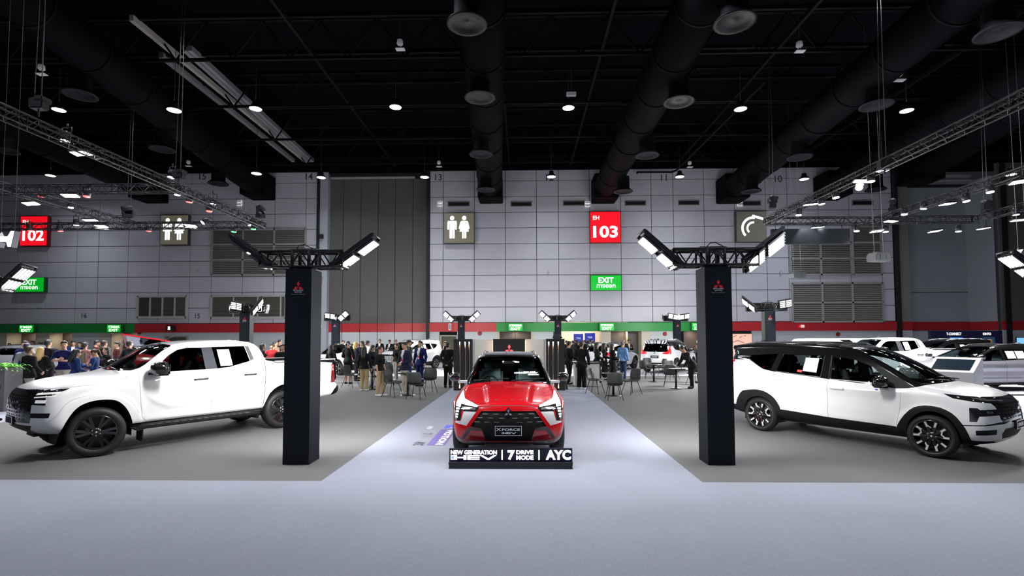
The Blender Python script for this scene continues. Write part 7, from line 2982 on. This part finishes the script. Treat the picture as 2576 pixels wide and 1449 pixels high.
    put(o, root)
    # clothing
    blank = mat('cloth', (.02, .02, .02), .85)
    if top == 'polo':
        P = limb(.014) + arm_prims(.016, -1) + [('c', (-.06, .01, .90), (.06, .01, .90), .142, .142, .88), ('e', (0, .04, .90), (.175, .145, .13))]
        cz = (.885, 1.475)
    else:
        P = limb(.022) + arm_prims(.020, .93) + [('c', (-.06, .01, .84), (-.045, .01, .98), .158, .125, .92), ('c', (.06, .01, .84), (.045, .01, .98), .158, .125, .92), ('e', (0, .045, .89), (.18, .155, .13)), ('c', (0, .02, 1.40), (0, .02, 1.455), .066, .063, 1)]
        cz = (.79 if top == 'jacket' else .865, 1.475)
    V, F = grow(P, .017, .035, cz)
    keep = (V[F].mean(1)[:, 2] < 1.468)
    F = F[keep]
    me = raw_mesh(top, bend(V), F, [blank, mat('shirt_front', (.75, .75, .76), .8)])
    if open_front:
        C = V[F].mean(1)
        mi = ((C[:, 1] < -.05) & (np.abs(C[:, 0]) < .012 + .055 * sstep(1.02, 1.42, C[:, 2])) & (C[:, 2] > 1.04)).astype(int)
        me.polygons.foreach_set('material_index', mi)
    put(bpy.data.objects.new(top if top != 'polo' else 'polo_shirt', me), root)
    if bottom == 'skirt':
        P = [('c', (x_, .0, .93), (x_, 0, .60), .125, .135, .95) for x_ in (-.06, .06)] + [('e', (0, .045, .90), (.17, .14, .12))]
        V, F = grow(P, .019, .03, (.56, 1.0))
    elif bottom == 'dress':
        P = [('c', (x_, .0, .95), (x_ * 1.2, 0, .28), .125, .18, .92) for x_ in (-.06, .06)] + [('e', (0, .045, .90), (.17, .14, .12))]
        V, F = grow(P, .02, .03, (.12, 1.0))
    else:
        fl = .030 if bottom == 'wide' else .006
        V, F = grow(leg_prims(.014, fl), .017, .02, (.06 if bottom == 'wide' else .085, 1.0))
    put(bpy.data.objects.new('trousers' if bottom in ('trousers', 'wide') else bottom, raw_mesh(bottom, bend(V), F, [mat('cloth_low', (.02, .02, .02), .85)])), root)
    for hip, knee, ank, s in legs:
        P = [('c', (ank[0], ank[1] + .015, ank[2] - .035), (ank[0] + s * .012, ank[1] - .15, ank[2] - .042), .040, .034, 1), ('c', (ank[0], ank[1] + .01, ank[2] - .03), tuple(ank), .042, .042, 1)]
        V, F = grow(P, .014, .015, (ank[2] - .074, 1))
        put(bpy.data.objects.new('shoe', raw_mesh('shoe', V, F, [mat('shoe_dark', (.015, .015, .015), .5)])), root)
    z = 1.615
    if hair == 'short':
        P = [('e', (0, .026, z + .055), (.087, .100, .085)), ('e', (0, -.04, z + .10), (.066, .055, .035)), ('e', (0, .075, z - .005), (.066, .045, .075)), ('-', (0, -.075, z + .0), (.075, .085, .072))]
    elif hair == 'cap':
        P = [('e', (0, .012, z + .062), (.092, .108, .078)), ('e', (0, -.12, z + .052), (.065, .065, .012)), ('e', (0, .075, z - .01), (.06, .04, .06)), ('-', (0, -.085, z - .02), (.08, .10, .062))]
    elif hair == 'tied':
        P = [('e', (0, .022, z + .05), (.088, .104, .088)), ('e', (0, .14, z + .03), (.035, .04, .045)), ('c', (0, .15, z + .02), (0, .15, z - .16), .03, .018, 1), ('-', (0, -.085, z - .005), (.072, .085, .085))]
    else:
        P = [('e', (0, .022, z + .05), (.090, .106, .088)), ('c', (0, .075, z + .03), (0, .10, z - .26), .085, .095, .62), ('c', (.075, .03, z + .02), (.09, .03, z - .2), .026, .03, 1), ('c', (-.075, .03, z + .02), (-.09, .03, z - .2), .026, .03, 1), ('-', (0, -.085, z - .02), (.070, .085, .10))]
    V, F = grow(P, .011, .02)
    put(bpy.data.objects.new('cap' if hair == 'cap' else 'hair', raw_mesh('hair', headfix(V), F, [mat('hair_black', (.012, .010, .009), .5)])), root)
    return root


CLOTH = {'black': (.006, .006, .007), 'navy': (.012, .016, .038), 'navyd': (.008, .010, .020), 'blue': (.010, .030, .12), 'royal': (.006, .010, .075), 'sky': (.12, .26, .50), 'white': (.70, .70, .72), 'khaki': (.40, .30, .17), 'beige': (.45, .41, .34), 'grey': (.22, .22, .23), 'char': (.035, .035, .037),
         'jean': (.03, .05, .11), 'maroon': (.055, .012, .015), 'pink': (.28, .13, .13), 'brown': (.11, .08, .06), 'red': (.5, .03, .04), 'skinny': (.46, .27, .18)}


def cl(n):
    return mat('cloth_' + n, CLOTH[n], .85, spec=.2, noise=.12, nscale=14, bump=.5, bscale=16)


HAIRC = {'k': (.012, .010, .009), 'br': (.045, .022, .012), 'bl': (.50, .33, .13), 'gr': (.09, .085, .08), 'navy': (.012, .018, .04)}
FIGS = {
    'm_down': figure('m', open_front=False), 'm_suit': figure('m', top='jacket', open_front=True), 'm_phone': figure('m', ('phone', 'hold'), top='jacket', open_front=True, head_nod=.25), 'm_cross': figure('m', ('cross', 'cross'), top='polo', head_turn=.5),
    'm_walk': figure('m', ('down', 'hip'), top='jacket', stride=.16, open_front=True), 'm_hold': figure('m', ('hold', 'hold'), top='jacket', head_nod=.2, stride=.10, open_front=True), 'm_ear': figure('m', ('ear', 'down'), top='jacket'),
    'w_down': figure('w', hair='long', female=True), 'w_polo': figure('w', hair='tied', top='polo', female=True, stride=.06), 'w_phone': figure('w', ('phone', 'phone'), hair='tied', female=True, head_nod=.40), 'w_phonel': figure('w', ('phone', 'hold'), hair='long', female=True, head_nod=.25),
    'w_skirt': figure('w', ('hold', 'hold'), bottom='skirt', hair='tied', female=True), 'w_dress': figure('w', ('hold', 'hold'), bottom='dress', hair='long', female=True), 'w_wide': figure('w', ('hold', 'down'), bottom='wide', top='jacket', hair='short'),
    'lean': figure('w', ('reach', 'reach'), hair='tied', top='jacket', female=True, lean=.55, stride=.08, head_nod=.1), 'm_cap': figure('m', hair='cap'), 'm_behind': figure('m', ('behind', 'behind'), top='jacket'),
}
used_fig = set()


def person(kind, px, Y, deg, h, topc, lowc, shoec, label, hairc='k', group=None, badge=False, extra=None, py=None):
    """kind of figure; photo column, depth, heading (0 = towards the camera), height; colours"""
    src = FIGS[kind]
    o = src if kind not in used_fig else copy_tree(src)
    used_fig.add(kind)
    x = at(px, 900, Y).x
    o.location = (x, Y, 0.006)
    o.rotation_euler = (0, 0, R(deg))
    k = h / 1.735
    o.scale = (k, k, k)
    o['label'] = label
    if group:
        o['group'] = group
    for ch in kids(o):
        nm = ch.name.split('.')[0]
        m = None
        if nm in ('shirt', 'jacket', 'polo_shirt'):
            m = cl(topc)
        elif nm in ('trousers', 'skirt', 'dress'):
            m = cl(lowc)
        elif nm == 'shoe':
            m = cl(shoec)
        elif nm in ('hair', 'cap'):
            m = mat('hair_' + hairc, HAIRC[hairc], .5)
        if m:
            sl = ch.material_slots[0]
            sl.link = 'OBJECT'
            sl.material = m
    if badge:
        q = MB()
        q.box((.03, -.150, 1.10), (.085, .010, .12), 0)
        q.box((.03, -.156, 1.075), (.06, .004, .05), 1)
        q.tube((.03, -.14, 1.16), (.07, -.09, 1.44), .005, 5, 2).tube((.03, -.14, 1.16), (-.05, -.09, 1.44), .005, 5, 2)
        q.build('lanyard_badge', [cl('red'), cl('white'), cl('royal')], o, fix=False)
    if extra == 'bag':
        q = MB()
        q.box((.24, .06, .92), (.12, .24, .26), bev=.04)
        q.path([(.22, .06, 1.04), (.12, .05, 1.44), (.0, .12, 1.40), (.18, .14, 1.0)], .010, 6)
        b_ = q.build('shoulder_bag', cl('brown'), None, o.location, o.rotation_euler)
        b_.scale = o.scale
        tag(b_, 'brown shoulder bag hanging at the side of the ' + label.split(' ', 0)[0][:60], 'bag')
    if extra == 'bow':
        q = MB()
        for s in (-1, 1):
            q.lathe([(0, -.06), (.03, -.03), (.035, .03), (0, .07)], 10, M=Matrix.Translation((s * .045, .135, 1.63)) @ Matrix.Rotation(R(90 + 25 * s), 4, 'Y'))
            q.box((s * .025, .14, 1.56), (.03, .012, .14))
        q.build('hair_bow', cl('white'), o, fix=False)
    if extra == 'pack':
        q = MB().box((0, .20, 1.20), (.30, .16, .44), bev=.06)
        b_ = q.build('backpack', cl('brown'), None, o.location, o.rotation_euler)
        b_.scale = o.scale
        tag(b_, 'dark backpack worn by the person in a patterned pink shirt', 'backpack')
    if extra == 'phone':
        q = MB().box((0.03, -.335, 1.235), (.075, .012, .14), M=None)
        b_ = q.build('mobile_phone', mat('phone_black', (.02, .02, .025), .15), None, o.location, o.rotation_euler)
        b_.scale = o.scale
        tag(b_, 'phone held by the ' + label[:40].rsplit(' ', 1)[0], 'phone')
    return o


# ---- crowd beyond the pickup
person('m_walk', 75, 14.4, 165, 1.66, 'black', 'beige', 'white', 'person in a black jacket seen from behind, beige trousers, nearest the pickup nose', 'br')
person('w_phonel', 101, 15.2, 200, 1.62, 'black', 'black', 'black', 'person with long blond hair beside the one in a black jacket', 'bl')
person('m_cap', 67, 16.0, -150, 1.73, 'grey', 'char', 'black', 'person in a dark cap and grey shirt behind the one in a black jacket', 'navy')
person('m_down', 61, 17.4, 20, 1.80, 'royal', 'char', 'black', 'person in a royal blue polo facing the camera behind the dark cap')
person('m_behind', -14, 11.5, 150, 1.62, 'navyd', 'black', 'black', 'person in dark navy cut off by the picture edge beside the planter')
person('m_cross', 22, 30, 10, 1.62, 'black', 'black', 'black', 'person in black with crossed arms standing before the brown door')
person('m_suit', 80, 30.5, -20, 1.75, 'navyd', 'black', 'black', 'person in a dark suit and white shirt before the cream pier')
person('w_down', 97, 31, 20, 1.66, 'black', 'black', 'black', 'person with long dark hair by the cream pier, next to the dark suit')
person('m_down', 106, 31.5, 60, 1.64, 'black', 'black', 'black', 'person in black with only a head showing by the cream pier', group=None)
person('m_behind', 121, 17.2, 180, 1.84, 'black', 'black', 'black', 'tall person in a black suit seen from behind before the white car')
person('m_cross', 160, 15.6, 15, 1.80, 'royal', 'beige', 'white', 'person in a royal blue polo with crossed arms and beige trousers')
person('w_phonel', 191, 14.3, 150, 1.58, 'blue', 'jean', 'black', 'person in a blue jacket with long dark hair seen from behind')
person('m_suit', 183, 24, 40, 1.76, 'blue', 'navy', 'black', 'person in a blue suit and white shirt behind the long dark hair')
person('w_down', 199, 25.5, 10, 1.70, 'navy', 'navy', 'black', 'person in navy with long hair at the back of the crowd')
person('w_wide', 214, 18.6, 190, 1.74, 'pink', 'brown', 'black', 'person in a patterned pink shirt seen from behind', extra='pack')
person('w_phone', 239, 15.2, -70, 1.56, 'blue', 'jean', 'black', 'person in a blue top bent over a phone, hair tied', 'br', extra='phone')
person('m_phone', 242, 22, 140, 1.80, 'maroon', 'black', 'black', 'person in a burgundy shirt at the back of the crowd')
person('m_behind', 262, 19.2, 175, 1.80, 'black', 'black', 'black', 'person in black seen from behind beside the burgundy shirt')
person('w_down', 266, 16.4, -20, 1.60, 'black', 'black', 'black', 'person in a black suit with long hair beside the bent blue top')
person('m_down', 293, 20.3, -40, 1.74, 'maroon', 'char', 'black', 'person in dark maroon before the red car')
person('m_behind', 326, 18.2, 170, 1.80, 'black', 'char', 'black', 'person in black standing before the raised red tailgate')
person('m_down', 505, 29, 170, 1.75, 'black', 'black', 'black', 'person whose dark hair just shows over the pickup roof, before the service door side')
person('m_down', 552, 29.4, 10, 1.72, 'char', 'black', 'black', 'person whose dark hair just shows over the pickup roof, beside the slim tower')
person('w_down', 661, 20.5, 120, 1.66, 'black', 'black', 'black', 'person with dark bobbed hair behind the pickup bed')
person('m_down', 683, 22, 30, 1.62, 'red', 'black', 'black', 'person in red behind the pickup bed')
person('w_down', 693, 23.2, 80, 1.74, 'skinny', 'black', 'black', 'person with long hair and bare arms behind the pickup bed')
person('w_phonel', 703, 25.5, 60, 1.80, 'char', 'black', 'black', 'person with long hair at the back behind the pickup bed')
person('m_ear', 711, 17.6, 30, 1.66, 'black', 'black', 'black', 'person in a black jacket holding a phone to the ear beside the front light tower')

# ---- people by the round table next to the pickup tail
person('m_down', 863, 31.5, 20, 1.72, 'black', 'black', 'black', 'person behind the white compact car beside the slim tower')
person('w_dress', 833, 21.2, 160, 1.60, 'black', 'black', 'black', 'person with long black hair in black close to the pickup tail lamp', extra=None)
person('w_skirt', 876, 20.9, 170, 1.74, 'black', 'black', 'black', 'person in a black jacket and skirt with a white hair bow', extra='bow')
person('w_down', 896, 22.3, 120, 1.70, 'navyd', 'navyd', 'black', 'person with fair hair and a shoulder bag behind the white bow', 'bl')
person('w_phonel', 911, 23.6, -30, 1.73, 'black', 'black', 'black', 'person with dark hair looking round behind the khaki trousers')
person('m_cap', 925, 24.6, 150, 1.74, 'white', 'grey', 'black', 'person in a white shirt and black cap behind the khaki trousers', 'k')
person('w_down', 917, 18.1, 175, 1.57, 'black', 'khaki', 'white', 'person with long hair, black jacket and khaki trousers seen from behind')
person('w_phonel', 937, 19.6, 70, 1.60, 'navyd', 'white', 'white', 'person in a navy jacket with pale trousers beside the khaki trousers')
person('w_polo', 957, 16.5, 75, 1.60, 'black', 'khaki', 'white', 'person in a black polo and khaki trousers seen from the side')
person('m_suit', 955, 34.5, 0, 1.78, 'black', 'black', 'black', 'person in a black suit standing against the brown partition, holding papers')
person('m_phone', 980, 35, -10, 1.74, 'black', 'black', 'black', 'person in black against the brown partition, second from the papers')
person('m_down', 996, 35.4, 15, 1.75, 'char', 'black', 'black', 'person against the brown partition, head showing over the white car')
person('w_polo', 997, 22.6, -40, 1.62, 'black', 'grey', 'white', 'person in a black polo and grey trousers looking at a phone')
person('m_hold', 1018, 17.2, -35, 1.73, 'navy', 'beige', 'white', 'person in a navy blazer and pale trousers leaning on the round table', badge=True)
person('m_cap', 1029, 22.3, 120, 1.78, 'char', 'jean', 'black', 'person in a dark cap and grey jacket behind the navy blazer', 'k')
person('m_suit', 1057, 19.9, -25, 1.75, 'royal', 'royal', 'black', 'person in a bright navy suit, white shirt and red badge', badge=True)
person('m_down', 1069, 35.2, 90, 1.72, 'black', 'black', 'black', 'person by the dark partition edge, head over the white car')
person('m_walk', 1119, 30.5, -60, 1.66, 'navyd', 'black', 'white', 'person in a dark suit walking before the dark service door')
person('m_behind', 1127, 19.25, 170, 1.70, 'black', 'black', 'black', 'person all in black seen from behind beside the kiosk')

# ---- people between the kiosk and the parked cars
person('m_hold', 1431, 20.6, 120, 1.72, 'black', 'black', 'black', 'person in black beside the kiosk fins and leaning board')
person('w_wide', 1463, 18.75, 160, 1.73, 'black', 'black', 'white', 'person in loose black clothes and white shoes near the kiosk')
person('w_dress', 1502, 21.4, 95, 1.66, 'black', 'black', 'black', 'person in a long black dress leaning over the counter')
person('w_dress', 1521, 22.7, 80, 1.62, 'black', 'black', 'black', 'person in a long black dress between the two others')
person('w_dress', 1541, 21.8, 100, 1.60, 'black', 'black', 'black', 'person in a long black dress with a red badge beside the blue shirt', badge=True)
person('m_down', 1567, 22.4, 130, 1.70, 'sky', 'jean', 'black', 'person in a light blue shirt and jeans', 'gr')
person('m_phone', 1582, 33, 10, 1.74, 'char', 'black', 'black', 'person in a dark shirt behind the white compact car')
person('lean', 1739, 18.9, -78, 1.66, 'black', 'black', 'black', 'person in black with a red badge bending over the table of papers', badge=False)
person('m_behind', 1757, 21.2, -100, 1.62, 'black', 'black', 'black', 'person in black half hidden by the front light tower')
CROWD = [(1425, 36), (1433, 38.8), (1441, 36.6), (1449, 39.4), (1456, 37.2), (1464, 38.4), (1471, 36.4), (1479, 39), (1486, 37), (1493, 38.2)]
cc = ['black', 'navy', 'char', 'maroon', 'black', 'blue', 'black', 'grey', 'brown', 'black']
kk = ['m_down', 'w_down', 'm_suit', 'w_phonel', 'm_down', 'w_down', 'm_cap', 'w_down', 'm_down', 'w_phonel']
for i, (px, y) in enumerate(CROWD):
    person(kk[i], px, y, random.uniform(-180, 180), random.uniform(1.58, 1.76), cc[i], 'black', 'black', 'person in the dense crowd before the bright foyer doorway', group='crowd in the foyer doorway')
# ---- neighbouring stand
person('m_down', 2491, 26.5, -90, 1.72, 'navy', 'navy', 'black', 'person with fair hair before the navy display wall', 'bl')
person('m_cap', 2561, 20.6, -70, 1.62, 'navyd', 'black', 'black', 'person in a dark cap beyond the silver car', 'navy')
for k, o in FIGS.items():
    if k not in used_fig:
        for ch in list(o.children_recursive):
            bpy.data.objects.remove(ch)
        bpy.data.objects.remove(o)
